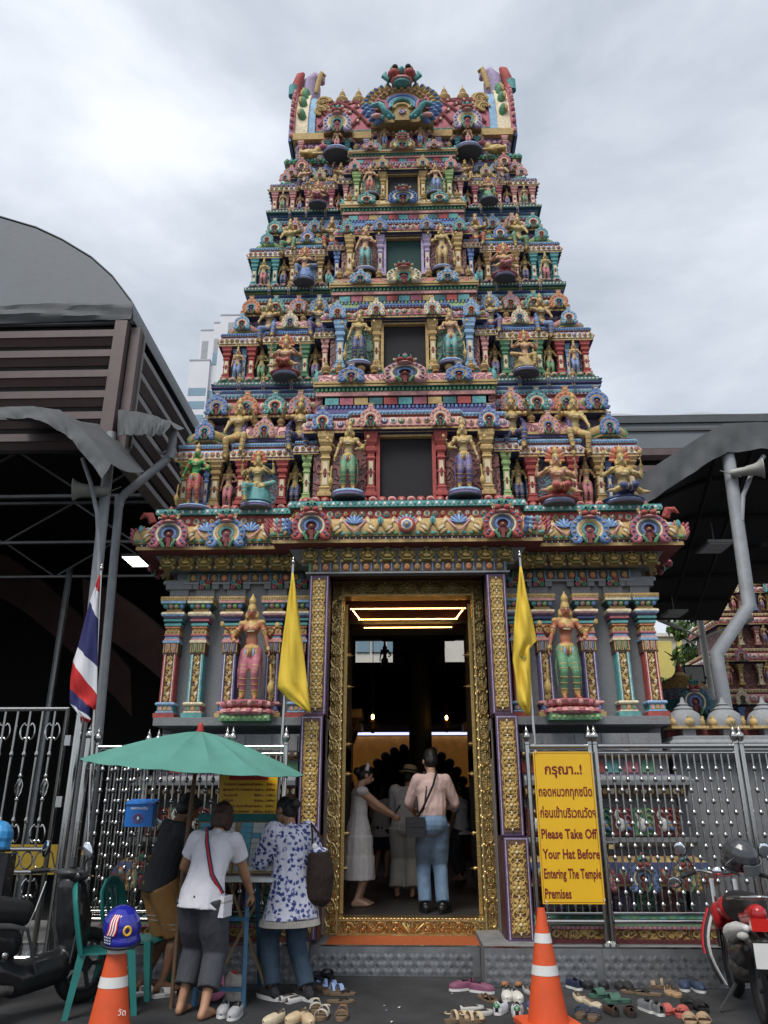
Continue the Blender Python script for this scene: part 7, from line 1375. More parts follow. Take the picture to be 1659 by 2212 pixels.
# woman in blue floral blouse, looking left at the tickets
J = skeleton(1.62, pel=(0, 0, .52), lean=7, feet=((-.07, .03), (.06, -.10)), fyaw=(5, -5), hands=((-.02, .22, .67), (.11, .17, .64)), poles=((-1, -.5, -.7), (1, -.5, -.7)), hp=-20, hy=15)
pC = (atz(594, 2163, 0) + atz(655, 2145, 0)) / 2
tC = person('woman in blue floral blouse and jeans with hair in a bun', (pC.x - .01, pC.y - .08, 0), 42, J, 'skin tan', [('blouse', top_(J, 'floral', 1.45, .15, 1.28, .010, 1.25, 1.5)), ('jeans', legs_(J, 'denim dark', 1.9, (.078, .055, .045)))], ('hair black', 'bun'), ('cloth black', 'sole white'))
b = MB(); H = 1.62
for k in range(120): a = 2 * math.pi * k / 120; c = J['pel'] + Vector((math.cos(a) * .162 * H, math.sin(a) * .13 * H, -.148 * H)); b.tube([c, c + Vector((math.cos(a) * .01, math.sin(a) * .01, -.05))], .008, 'cloth cream', 4)
b.build('fringe', tC, kind='stuff')
f = Fig(); f.cone([(.17, -.16, 1.13), (.19, -.17, .95), (.18, -.16, .75), (.17, -.15, .71)], [(.11, .07), (.14, .085), (.13, .08), (.08, .05)], 'cloth fur'); tb = thing('handbag', 'dark brown furry tote bag on the floral-bloused woman\'s shoulder', 'bag', tuple(tC.location), tuple(tC.rotation_euler)); link('pouch', f.mesh('pouch', .011, 3, .006, 40), tb); b = MB(); b.tube([(.10, -.17, 1.12), (.13, -.11, 1.3), (.17, -.03, 1.36), (.22, -.08, 1.28), (.25, -.16, 1.12)], .011, 'cloth fur', 6); b.build('strap', tb); b = MB(); b.ell((.17, -.16, 1.14), (.10, .065, .03), 'floral', 10, 5); b.ell((.12, -.17, 1.17), (.03, .03, .035), 'cloth white', 7, 5); b.build('scarf', tb)
# man in pink shirt in the doorway
FL = .417
J = skeleton(1.72, pel=(0, 0, .525), lean=2, feet=((-.055, .02), (.055, -.02)), fyaw=(4, -30), hands=((-.10, .20, .60), (.10, .18, .62)), poles=((-1, -.6, -.8), (1, -.6, -.8)), hp=-12, hy=10, sw=.090)
pM = atz(938, 1972, FL); tM = person('man in pink shirt and pale jeans seen from behind in the doorway', loc3(pM, FL), 6, J, 'skin fair', [('shirt', top_(J, 'cloth pink', 1.55, .02, 1.10, loose=1.05, tuck=True)), ('jeans', legs_(J, 'denim light', 1.92, (.066, .050, .043)))], ('hair black', 'short'), ('leather black', 'leather black'), g=.84)
pts = strap_pts(J, 1, 0, 1.06); b1 = MB(); b1.tube(pts, .014, 'leather black', 6, flat=.3, up=(0, 1, 0.2)); b1.tube([J['sh', 0].lerp(J['neck'], .5) + Vector((0, 0, .07)), J['chest'] + Vector((-.07, -.115, .02)), J['waist'] + Vector((-.10, -.10, 0)), pts[-1] + Vector((0, 0, 0))], .011, 'leather black', 6, flat=.3, up=(0, 1, 0.2)); q = pts[-1]; b2 = MB(); b2.box(q.x - .11, q.x + .10, q.y - .13, q.y - .02, q.z - .17, q.z + .04, 'leather black'); b2.box(q.x - .112, q.x + .102, q.y - .136, q.y - .128, q.z - .06, q.z + .035, 'leather black')
worn('shoulder_bag', 'black leather shoulder bag hanging at the pink-shirted man\'s hip', 'bag', tM, [('strap', b1), ('pouch', b2)])
# woman in straw hat and pale trousers behind him
J = skeleton(1.60, pel=(0, 0, .525), lean=10, side=6, feet=((-.06, 0), (.07, -.02)), hands=((.0, .2, .66), (.14, .2, .66)), poles=((-1, -.6, -.6), (1, -.4, -.6)), hp=-8, hy=-20)
pW = atz(874, 1938, FL); tW = person('barefoot woman in cream blouse and wide cream trousers in the hall', loc3(pW, FL), -8, J, 'skin tan', [('blouse', top_(J, 'cloth dress', 1.6, .03, 1.15, loose=1.35)), ('trousers', legs_(J, 'cloth cream', 1.9, (.082, .068, .066)))], ('hair black', 'short'))
b = MB(); b.lathe([(.15, 0), (.16, .012), (.10, .02), (.098, .07), (.08, .105), (.02, .115)], 'straw', seg=18, sy=1.1); th = thing('straw_hat', 'flat straw hat on the woman in cream trousers', 'hat', tuple(tW.matrix_basis @ (J['head'] + Vector((.0, -.005, .06))) if False else Vector(tW.location) + Euler((0, 0, R(-8))).to_matrix() @ (J['head'] + J['Rh'] @ Vector((0, -.01, .055)))), (R(-6), R(6), R(-8))); b.build('crown_and_brim', th); b = MB(); b.lathe([(.101, .02), (.1, .045)], 'cloth black', seg=18, sy=1.1); b.build('hat_band', th)
# woman in white tiered dress at the left jamb, looking at her phone
J = skeleton(1.58, pel=(0, 0, .525), lean=2, feet=((-.05, .02), (.06, -.02)), hands=((-.03, .25, .63), (.05, .26, .63)), poles=((-1, -.5, -.9), (1, -.5, -.9)), hp=-18)
pD = atz(778, 1957, FL); f = Fig(); H = 1.58; P_ = J['pel']; W_ = J['waist']; C_ = J['chest']
f.ell(C_, (.098 * H, .07 * H, .085 * H), 'cloth dress'); f.cone([C_ + Vector((0, 0, .05 * H)), W_, P_, P_ + Vector((0, 0, -.04 * H)), P_ + Vector((0, 0, -.05 * H)), P_ + Vector((0, 0, -.18 * H)), P_ + Vector((0, 0, -.19 * H)), P_ + Vector((0, 0, -.345 * H))], [(.095 * H, .068 * H), (.082 * H, .066 * H), (.118 * H, .096 * H), (.122 * H, .10 * H), (.13 * H, .108 * H), (.136 * H, .116 * H), (.143 * H, .122 * H), (.152 * H, .13 * H)], 'cloth dress')
for i in (0, 1): f.ell(J['sh', i] + Vector((0, 0, .0)), (.05 * H, .05 * H, .035 * H), 'cloth dress')
tD = person('barefoot woman in white tiered dress reading her phone at the left jamb', loc3(pD + Vector((-.03, 0, 0)), FL), -78, J, 'skin fair', [('dress', f.mesh('dress', .0095, 2, .008, 14))], ('hair black', 'bun'))
b = MB(); b.tube([J['head'] + J['Rh'] @ Vector((math.cos(a) * .092, -.025 + .0 * a, .03 + math.sin(a) * .095)) for a in [R(10 + 16 * k) for k in range(11)]], .022, 'cloth white', 8); b.build('headscarf', tD)
ph = thing('phone', 'black phone held by the woman in the white dress', 'phone', tuple(Vector(tD.location) + Euler((0, 0, R(-78))).to_matrix() @ Vector((.01, .47, 1.04)))); b = MB(); b.box(-.006, .006, -.038, .038, -.07, .08, 'leather black'); b.build('case', ph); ph.rotation_euler = (0, R(35), R(12))
# teenager in patterned top and dark shorts, boy in white shirt farther in
J = skeleton(1.46, pel=(0, 0, .525), lean=4, feet=((-.06, 0), (.06, .02)), hands=((-.08, .2, .62), (.1, .18, .62)), hp=-10); pG = atz(822, 1897, FL)
tG = person('girl in pale patterned sleeveless top and dark shorts deeper in the hall', loc3(pG, FL), -20, J, 'skin fair', [('blouse', top_(J, 'cloth dress', .15, .10, 1.2)), ('shorts', legs_(J, 'cloth navy', .8, (.082, .09, .09)))], ('hair black', 'long'))
J = skeleton(1.44, pel=(0, 0, .525), feet=((-.06, 0), (.06, .02)), hands=((-.14, .08, .45), (.1, .18, .6))); pO = atz(1000, 1902, FL)
person('boy in white T-shirt half hidden by the right door leaf', loc3(pO, FL), 60, J, 'skin tan', [('shirt', top_(J, 'cloth white', .6, .06, 1.2)), ('trousers', legs_(J, 'cloth grey', 1.85, (.075, .06, .05)))], ('hair black', 'short'))
# ---------------------------------------------------------------- ticket stall under the umbrella
mat('umbrella cloth', (.085, .25, .205), rough=.7, var=.12, vs=3, bump=.3, bs=14); mat('wood', (.13, .08, .045), rough=.7, var=.3, vs=12, bump=.3); mat('wood pale', (.28, .20, .11), rough=.7, var=.3, vs=12); mat('blue frame', (.035, .12, .21), rough=.5, var=.25, vs=8, dirt=.3); mat('paper', (.55, .58, .56), rough=.8, var=.15, vs=30, bump=.05); mat('paper blue', (.12, .36, .48), rough=.8, var=.2, vs=30, bump=.05); mat('tray', (.03, .15, .15), rough=.5); mat('red plastic', (.45, .04, .035), rough=.4)
def umbrella():
    t = thing('market_umbrella', 'large faded green cloth umbrella shading the ticket stall', 'umbrella', (-1.925, -1.9, 0)); n = 16; tilt = Euler((R(4), R(4.5), 0)).to_matrix(); A = Vector((.05, 0, 2.135)); Rr = .97
    b = MB(); b.tube([(0, 0, 0), (.0, 0, 1.0), A - Vector((0, 0, .02))], .018, 'wood', 10); b.build('pole', t)
    rows = []
    for j in range(9):
        r_ = []
        for i in range(n * 3 + 1):
            a = 2 * math.pi * i / (n * 3); u = j / 8; rib = (i % 3 == 0); rr = Rr * u * (1 if rib else .972); z = -.30 * u ** 1.35 - (0 if rib else .016 * math.sin(math.pi * u) + .01 * u); r_.append(A + tilt @ Vector((math.cos(a) * rr, math.sin(a) * rr, z)))
        rows.append(r_)
    b = MB(); b.sheet(rows, 'umbrella cloth', .003); b.build('canopy', t, 25)
    for i in range(n):
        a = 2 * math.pi * i / n; b = MB(); b.tube([A + tilt @ Vector((math.cos(a) * Rr * u, math.sin(a) * Rr * u, -.30 * u ** 1.35 - .016)) for u in (.03, .25, .5, .75, .99)], .007, 'wood', 5); b.build('rib', t)
    b = MB(); b.lathe([(.03, -.01), (.034, .01), (.026, .03), (.028, .05), (.015, .075)], 'red plastic', A, 10); b.build('cap', t)
umbrella()
def stall():
    t = thing('ticket_stand', 'folding blue stand with tilted boards of paper tickets under the umbrella', 'stall', (-1.56, -1.5, 0)); 
    for s in (-1, 1):
        b = MB(); b.bar((s * .20 + .0, -.34, 0), (s * .16, -.22, .90), .035, .03, 'blue frame'); b.build('leg', t); b = MB(); b.bar((s * .22, .28, .0), (s * .2, .0, .92), .03, .03, 'blue frame'); b.build('leg', t)
    for z, y in ((.12, -.325), (.62, -.26)): b = MB(); b.bar((-.195, y, z), (.195, y, z), .03, .03, 'blue frame'); b.build('crossbar', t)
    for s in (-1, 1): b = MB(); b.bar((.1 + s * .26, -.02, 0), (.1 - s * .22, .10, .98), .022, .022, 'wood pale'); b.build('trestle_leg', t)
    b = MB(); b.box(-.36, .38, -.26, .16, .90, .93, 'paper'); b.build('shelf', t)
    e = Matrix.Translation((0, -.05, .955)) @ Matrix.Rotation(R(-24), 4, 'X')
    for q, (x0, x1) in enumerate(((-.40, -.03), (-.02, .36))):
        b = MB(); b.T = e; b.box(x0, x1, 0, .018, 0, .46, 'wood pale'); B = b.build('ticket_board', t)
        for c in range(3):
            for r_ in range(9):
                b = MB(); b.T = e; w = (x1 - x0 - .04) / 3; xa = x0 + .02 + c * w; b.box(xa + .004, xa + w - .004, -.004 - .002 * (r_ % 2), 0, .02 + r_ * .048, .02 + r_ * .048 + .044, 'paper blue' if c == 0 or (r_ + c) % 7 == 0 else 'paper'); b.build('ticket', B)
    b = MB(); b.T = e; b.box(-.41, .37, -.01, .02, .462, .53, 'tray'); b.build('header_board', t)
stall()
def bags():
    f = Fig(); f.ell((0, 0, .13), (.10, .08, .13), 'bag pink'); f.ell((.02, -.03, .08), (.10, .08, .075), 'bag pink'); mt = f.mesh('p', .009, 2, .005, 18); t = thing('backpack', 'pink and black backpack on the ground under the stall', 'bag', (-1.66, -1.66, .0)); link('pouch', mt, t); b = MB(); b.tube([(-.09, -.08, .12), (0, -.10, .14), (.1, -.08, .12)], .018, 'cloth black', 6); b.tube([(-.03, 0, .25), (0, 0, .30), (.04, 0, .25)], .008, 'cloth black', 6); b.build('trim', t)
    f = Fig(); f.cone([(0, 0, .0), (0, 0, .12), (.02, 0, .19)], [(.08, .05), (.095, .06), (.07, .03)], 'cloth cream'); t = thing('paper_bag', 'crumpled beige bag beside the pink backpack under the stall', 'bag', (-1.49, -1.62, .0)); link('sack', f.mesh('s', .008, 1, .008, 22), t); b = MB(); b.ell((.0, .0, .20), (.03, .03, .02), 'red plastic', 8, 5); b.build('cap', t)
mat('bag pink', (.60, .19, .33), rough=.7, var=.12); bags()
# ---------------------------------------------------------------- plastic chairs
mat('plastic teal', (.015, .16, .145), rough=.42, var=.18, vs=6, bump=.1, dirt=.3)
def chair(label, loc, yaw):
    t = thing('plastic_chair', label, 'chair', loc, (0, 0, R(yaw)), 'green plastic chairs'); m = 'plastic teal'
    rows = [[(-.20 + .40 * i / 8, -.20 + .40 * j / 8, .43 - .02 * math.sin(math.pi * i / 8) * math.sin(math.pi * j / 8) - (.03 if j == 8 else 0)) for i in range(9)] for j in range(9)]; b = MB(); b.sheet(rows, m, .014); b.build('seat', t)
    for x, y in ((-1, 1), (1, 1), (-1, -1), (1, -1)):
        b = MB(); tx, ty = x * .185, y * .185; bx, by = x * .245, y * .25; b.add([(tx - .03, ty - .03, .43), (tx + .03, ty - .03, .43), (tx + .03, ty + .03, .43), (tx - .03, ty + .03, .43), (bx - .022, by - .022, 0), (bx + .022, by - .022, 0), (bx + .022, by + .022, 0), (bx - .022, by + .022, 0)], [(3, 2, 1, 0), (4, 5, 6, 7), (0, 1, 5, 4), (1, 2, 6, 5), (2, 3, 7, 6), (3, 0, 4, 7)], m); b.build('leg', t)
    b = MB(); b.tube([(-.20, -.19, .42), (-.215, -.24, .62), (-.19, -.28, .80), (-.10, -.295, .87), (0, -.30, .885), (.10, -.295, .87), (.19, -.28, .80), (.215, -.24, .62), (.20, -.19, .42)], .042, m, 8, flat=.45); B = b.build('back_hoop', t)
    for k in (-.10, 0, .10): b = MB(); b.bar((k * .9, -.20, .43), (k, -.29, .86), .045, .010, m, up=(0, 1, 0)); b.build('back_slat', B)
chair('green plastic chair nearest us beside the left cone', (-2.47, -1.98, 0), -70)
chair('green plastic chair behind the man in brown shorts', (-2.42, -1.40, 0), -95)
# ---------------------------------------------------------------- traffic cones and helmets
mat('cone orange', (.62, .085, .022), rough=.55, var=.14, vs=6, bump=.08, dirt=.25); mat('cone white', (.60, .60, .58), rough=.5, var=.1)
def cone(label, loc, h, txt=False, base=.21):
    t = thing('traffic_cone', label, 'cone', loc, (0, 0, R(12))); R0, R1 = .155, .028; r = lambda z: R0 + (R1 - R0) * z / h
    b = MB(); b.lathe([(r(.03), .03), (r(h * .35), h * .35), (r(h * .7), h * .7), (R1, h), (R1 - .008, h - .002), (R1 - .01, h - .05)], 'cone orange', seg=28, cap=False); b.build('cone_body', t)
    b = MB(); c = .04; B_ = base; pl = [(-B_ + c, -B_), (B_ - c, -B_), (B_, -B_ + c), (B_, B_ - c), (B_ - c, B_), (-B_ + c, B_), (-B_, B_ - c), (-B_, -B_ + c)]; b.prism(pl, 0.001, .03, 'cone orange', 'z'); b.build('base_plate', t)
    for z in (.43, .70): b = MB(); b.lathe([(r(h * z) + .0025, h * z), (r(h * z + .065) + .0025, h * z + .065)], 'cone white', seg=28, cap=False); b.build('reflective_band', t)
    return t
cone('orange and white traffic cone in front of the hat sign', (1.0, -2.34, 0), .775)
tc_ = cone('orange and white traffic cone wearing a blue helmet at lower left', (-2.10, -2.82, 0), .76)
write(tc_, 'วัด', .065, .115, .17, .05, -.112, 'white print', .0)
def helmet(name, label, loc, rot, shell, trim, deco=None, s=1.0):
    t = thing(name, label, 'helmet', loc, rot, scale=s); f = Fig(); f.ell((0, 0, .12), (.125, .15, .135), shell); f.ell((0, -.02, .05), (.12, .135, .09), shell)
    me = f.mesh('h', .008, 2); import bmesh as _b; bm = _b.new(); bm.from_mesh(me)
    _b.ops.delete(bm, geom=[v for v in bm.verts if v.co.z < .02 or (v.co.y > .075 and v.co.z < .115)], context='VERTS'); bm.to_mesh(me); bm.free(); link('shell', me, t)
    f = Fig(); f.ell((0, 0, .11), (.112, .136, .122), trim); f.ell((0, -.02, .05), (.108, .12, .08), trim); me = f.mesh('l', .009, 1); bm = _b.new(); bm.from_mesh(me); _b.ops.delete(bm, geom=[v for v in bm.verts if v.co.z < .015 or (v.co.y > .085 and v.co.z < .105)], context='VERTS'); bm.to_mesh(me); bm.free(); link('lining', me, t)
    b = MB(); b.tube([(math.cos(a) * .122, math.sin(a) * .145, .022) for a in [R(150 + 15 * k) for k in range(17)]], .010, trim, 6); b.build('edge_trim', t)
    if deco: deco(t)
    return t
mat('helmet blue', (.018, .022, .30), rough=.18, var=.08, coat=.6); mat('helmet sky', (.05, .28, .60), rough=.25, var=.08, coat=.5); mat('helmet grey', (.05, .053, .06), rough=.25, var=.1, coat=.4); mat('rubber', (.012, .012, .013), rough=.7, var=.2); mat('visor', (.16, .17, .18), rough=.12, var=.1)
def deco1(t):
    def on(a, z, k=1.012): r = math.sqrt(max(0, 1 - ((z - .12) / .135) ** 2)) if z > .10 else 1; return Vector((math.cos(a) * .125 * r * k, math.sin(a) * .15 * r * k, z))
    for q in range(7):
        b = MB(); m = 'flag red' if q % 2 == 0 else 'white print'; b.sheet([[on(R(196 + q * 4.2 + 14 * u + j * 4.2 + 3 * math.sin(u * 6)), .10 + .12 * u) for j in (0, .5, 1)] for u in [i / 6 for i in range(7)]], m, .001); b.build('flag_stripe', t)
    b = MB(); b.sheet([[on(R(190 + 26 * j / 4), .045 + .05 * u, 1.015) for j in range(5)] for u in (0, .5, 1)], 'paint navy', .001); b.build('flag_canton', t)
    for i in range(3):
        for j in range(4): b = MB(); b.ell(on(R(193 + 6.5 * j), .052 + .017 * i, 1.03), .0042, 'white print', 5, 4); b.build('star', t)
    b = MB(); b.tube([on(R(262 + 10 * math.cos(a)), .13 + .026 * math.sin(a), 1.015) for a in [2 * math.pi * k / 14 for k in range(14)]], .008, 'sign yellow', 5, closed=True); b.build('flame_ring', t)
helmet('motorcycle_helmet', 'blue helmet with stars and stripes hung on the left cone', (-2.085, -2.80, .575), (R(8), R(-6), R(40)), 'helmet blue', 'rubber', deco1, 1.05)
# ---------------------------------------------------------------- scooter at the left edge, red motorbike at the right
mat('bike black', (.014, .015, .017), rough=.32, var=.3, vs=6, coat=.3, dirt=.2); mat('bike grey', (.055, .057, .06), rough=.45, var=.2, vs=6); mat('bike red', (.42, .012, .015), rough=.22, var=.1, vs=5, coat=.6); mat('mirror', (.72, .76, .80), rough=.04, metal=1, var=0, bump=0); mat('engine', (.16, .15, .14), rough=.5, metal=.7, var=.4, vs=18, bump=.5, bs=40, dirt=.4); mat('lamp red', (.5, .015, .01), rough=.15, var=.05, coat=.5)
def wheel(t, loc, r=.28, wd=.05):
    w = link('wheel', None, t, loc); b = MB(); b.tube([(0, math.cos(a) * (r - wd), math.sin(a) * (r - wd)) for a in [2 * math.pi * k / 28 for k in range(28)]], wd, 'rubber', 10, closed=True); b.build('tyre', w)
    b = MB(); b.tube([(0, math.cos(a) * (r - wd * 1.9), math.sin(a) * (r - wd * 1.9)) for a in [2 * math.pi * k / 24 for k in range(24)]], .018, 'bike grey', 6, closed=True); b.tube([(-.04, 0, 0), (.04, 0, 0)], .05, 'bike grey', 10)
    for k in range(5): a = 2 * math.pi * k / 5; b.bar((0, math.cos(a) * .04, math.sin(a) * .04), (0, math.cos(a) * (r - wd * 1.9), math.sin(a) * (r - wd * 1.9)), .03, .02, 'bike grey', up=(1, 0, 0))
    b.build('rim', w)
def mirror(t, base, tip, ang, r=(.055, .036)):
    w = link('mirror', None, t); b = MB(); b.tube([base, Vector(base).lerp(Vector(tip), .6) + Vector((0, .02, .02)), tip], .006, 'bike black', 6); b.build('stalk', w); b = MB(); e = Euler(ang).to_matrix(); b.ell(tip, (r[0] * 1.1, .018, r[1] * 1.25), 'bike black', 12, 6, e); b.build('housing', w); b = MB(); b.ell(Vector(tip) + e @ Vector((0, -.012, 0)), (r[0], .008, r[1] * 1.12), 'mirror', 14, 6, e); b.build('glass', w)
def scooter():
    t = thing('scooter', 'black scooter parked at the left edge facing the railing', 'motorbike', (-3.06, -2.28, 0), (0, 0, R(-33)))
    wheel(t, (0, .62, .28)); wheel(t, (0, -.62, .28), .28, .06)
    f = Fig(); m = 'bike black'
    f.chain([(0, .50, .35), (0, .46, .62), (0, .40, .88)], [.10, .15, .12], m); f.ell((0, .40, .68), (.20, .07, .22), m); f.ell((0, .44, .50), (.17, .08, .2), m); f.chain([(0, .35, .30), (0, .0, .26), (0, -.2, .34)], [.13, .13, .12], m); f.chain([(0, -.12, .52), (0, -.45, .60), (0, -.80, .70)], [.13, .15, .09], m); f.ell((0, -.45, .48), (.15, .36, .12), m)
    link('body_panels', f.mesh('bp', .013, 3), t)
    f = Fig(); f.chain([(0, -.02, .72), (0, -.30, .755), (0, -.62, .80), (0, -.78, .83)], [.10, .12, .11, .07], 'rubber'); link('seat', f.mesh('st', .013, 3), t)
    f = Fig(); f.ell((0, .40, .96), (.17, .09, .07), 'bike black'); f.ell((0, .33, .99), (.12, .06, .035), 'bike grey'); link('handlebar_cover', f.mesh('hc', .010, 2), t)
    b = MB(); b.tube([(-.36, .26, .99), (-.2, .36, 1.0), (0, .38, .98), (.2, .36, 1.0), (.36, .26, .99)], .013, 'bike grey', 8); b.build('handlebar', t)
    for s in (-1, 1):
        b = MB(); b.tube([(s * .24, .335, 1.0), (s * .37, .25, .99)], .018, 'rubber', 10); b.build('grip', t); b = MB(); b.tube([(s * .2, .38, .98), (s * .38, .32, .98)], .006, 'brass', 6); b.build('brake_lever', t)
    mirror(t, (-.20, .35, 1.02), (-.28, .30, 1.17), (0, R(20), 0), (.04, .062)); mirror(t, (.2, .35, 1.02), (.28, .32, 1.17), (0, R(-25), R(20)), (.04, .062))
    b = MB(); b.box(-.04, .04, .36, .40, 1.03, 1.11, 'bike grey'); b.build('phone_mount', t)
    b = MB(); b.tube([(.14, -.1, .22), (.17, -.45, .26), (.18, -.85, .34)], [.03, .06, .065], 'engine', 12); b.tube([(.185, -.55, .30), (.20, -.80, .345)], .045, 'bike grey', 8); b.build('exhaust', t)
    f = Fig(); f.ell((-.02, -.42, .28), (.11, .2, .12), 'engine'); f.cap((.08, -.3, .3), (.08, -.62, .28), .07, .06, 'engine'); link('engine', f.mesh('en', .013, 1, .012, 20), t)
    b = MB(); b.tube([(.16, .05, .95), (.22, -.05, .75), (.1, -.02, .62), (-.05, .1, .66)], .004, 'paper', 5); b.build('cable', t)
    b = MB(); b.tube([(.13, .1, .30), (.16, -.05, .62), (.17, -.2, .66), (.15, -.6, .70)], .022, 'bike grey', 8, flat=.5); b.build('side_trim', t); b = MB(); b.tube([(.17, .36, .9), (.19, .38, .6), (.17, .36, .34)], .020, 'bike grey', 8, flat=.5); b.build('leg_shield_edge', t)
    b = MB(); b.ell((0, -.86, .70), (.07, .03, .04), 'lamp red', 10, 6); b.build('tail_light', t); b = MB(); b.ell((.16, -.2, .46), (.012, .03, .03), 'steel', 8, 5); b.build('key_lock', t)
    b = MB(); b.bar((-.1, .0, .16), (-.28, -.05, .01), .02, .02, 'bike grey'); b.build('side_stand', t)
scooter()
hb = helmet('motorcycle_helmet', 'sky blue helmet cut off by the left picture edge', (-3.56, -1.92, 1.14), (0, R(5), R(30)), 'helmet sky', 'rubber'); 
b = MB(); b.box(-3.75, -3.40, -2.0, -1.84, .0, 1.13, 'bike black'); tag(b.build('parcel_crate'), 'black delivery crate under the sky blue helmet at left edge', 'crate')
def motorbike():
    t = thing('motorbike', 'red and black motorbike parked at the right edge with white number plate', 'motorbike', (2.66, -1.93, 0), (0, 0, R(-10)), scale=.96)
    wheel(t, (0, .62, .29), .29, .045); wheel(t, (0, -.52, .29), .29, .055)
    f = Fig(); f.ell((0, .25, .74), (.14, .2, .11), 'bike red'); f.chain([(0, .42, .70), (0, .48, .58)], [.12, .10], 'bike red'); f.ell((-.12, .40, .66), (.05, .14, .11), 'bike red'); f.ell((.12, .40, .66), (.05, .14, .11), 'bike red'); link('fairing', f.mesh('fa', .012, 2), t); f = Fig(); f.chain([(0, -.45, .76), (0, -.70, .80)], [.10, .07], 'bike red'); link('tail_fairing', f.mesh('tf', .012, 2), t)
    for s in (-1, 1):
        rows = [[(s * (.13 + .09 * math.sin(math.pi * u) + .02 * q), .26 + .12 * u + .05 * q, .15 + .56 * u) for q in (0, .5, 1)] for u in [i / 8 for i in range(9)]]; b = MB(); b.sheet(rows, 'cone white', .006); b.build('leg_shield', t); b = MB(); b.tube([r_[-1] for r_ in rows], .022, 'bike black', 8); b.tube([Vector(r_[-1]) + Vector((s * .015, .03, 0)) for r_ in rows[3:]], .025, 'bike red', 8); b.build('shield_edge', t)
    f = Fig(); f.chain([(0, .08, .78), (0, -.2, .79), (0, -.55, .84)], [.12, .13, .10], 'rubber'); link('seat', f.mesh('st', .012, 3), t)
    f = Fig(); f.chain([(0, .35, .5), (0, .05, .4), (0, -.3, .5)], [.1, .12, .1], 'bike black'); f.chain([(0, -.5, .62), (0, -.8, .58), (0, -.9, .42)], [.1, .09, .04], 'bike black'); link('frame', f.mesh('fr', .013, 2), t)
    for s in (-1, 1): f = Fig(); f.chain([(s * .11, -.15, .60), (s * .12, -.45, .66), (s * .10, -.72, .70)], [.07, .06, .03], 'cone white'); link('side_panel', f.mesh('sp', .010, 2), t)
    f = Fig(); f.ell((0, .08, .34), (.13, .17, .14), 'engine'); f.cap((.12, .05, .30), (.15, -.5, .34), .04, .055, 'engine'); link('engine', f.mesh('en', .013, 1, .01, 20), t)
    b = MB(); b.tube([(-.13, -.28, .86), (-.15, -.6, .90), (-.12, -.80, .92), (0, -.86, .93), (.12, -.80, .92), (.15, -.6, .90), (.13, -.28, .86)], .014, 'steel', 10); b.build('grab_rail', t)
    b = MB(); b.box(-.09, .09, -.86, -.78, .70, .78, 'lamp red'); b.build('tail_light', t); b = MB(); b.box(-.12, .12, -.925, -.915, .46, .64, 'paint black'); b.box(-.112, .112, -.93, -.925, .468, .632, 'cone white'); b.build('number_plate', t)
    for s in (-1, 1): b = MB(); b.ell((s * .15, -.80, .66), (.045, .03, .03), 'speaker', 9, 6); b.build('indicator', t)
    b = MB(); b.tube([(-.36, .33, .98), (-.22, .46, 1.02), (0, .50, .98), (.22, .46, 1.02), (.36, .33, .98)], .013, 'steel', 8); b.build('handlebar', t)
    for s in (-1, 1): b = MB(); b.tube([(s * .25, .43, 1.01), (s * .38, .31, .975)], .018, 'rubber', 10); b.build('grip', t); b = MB(); b.tube([(s * .1, .52, .4), (s * .1, .56, .95)], .025, 'steel', 8); b.build('fork', t)
    mirror(t, (-.25, .42, 1.03), (-.36, .40, 1.20), (R(8), 0, R(-20)), (.055, .055)); mirror(t, (-.34, .30, .99), (-.47, .18, .94), (R(25), 0, R(-10)), (.06, .045)); mirror(t, (.25, .42, 1.03), (.36, .40, 1.20), (R(8), 0, R(20)), (.055, .055))
    b = MB(); b.ell((-.05, .42, 1.02), (.06, .03, .04), 'mirror', 10, 6); b.build('gauge', t); b = MB(); b.bar((-.1, .05, .2), (-.26, -.02, .01), .02, .02, 'bike grey'); b.build('side_stand', t)
    b = MB(); b.tube([(0, -.52 + math.cos(R(a)) * .33, .29 + math.sin(R(a)) * .33) for a in range(40, 200, 16)], .06, 'bike black', 8, flat=.3); b.build('mudguard', t)
motorbike()
def deco2(t):
    b = MB(); b.sheet([[(math.cos(R(40 + 100 * j / 8)) * .135, math.sin(R(40 + 100 * j / 8)) * .165, .03 + .09 * u) for j in range(9)] for u in (0, .5, 1)], 'visor', .004); b.build('visor', t)
    for s in (-1, 1): b = MB(); b.ell((s * .128, .02, .11), (.008, .02, .02), 'rubber', 8, 5); b.build('visor_pivot', t); b = MB(); b.prism([(-.05, .05), (.0, .12), (.03, .16), (-.02, .10)], s * .123, s * .129, 'cone white', 'x'); b.build('white_flash', t)
helmet('motorcycle_helmet', 'grey and white helmet hung on the red motorbike handlebar', (2.86, -1.55, 1.0), (R(-25), R(15), R(-150)), 'helmet grey', 'rubber', deco2, 1.05)
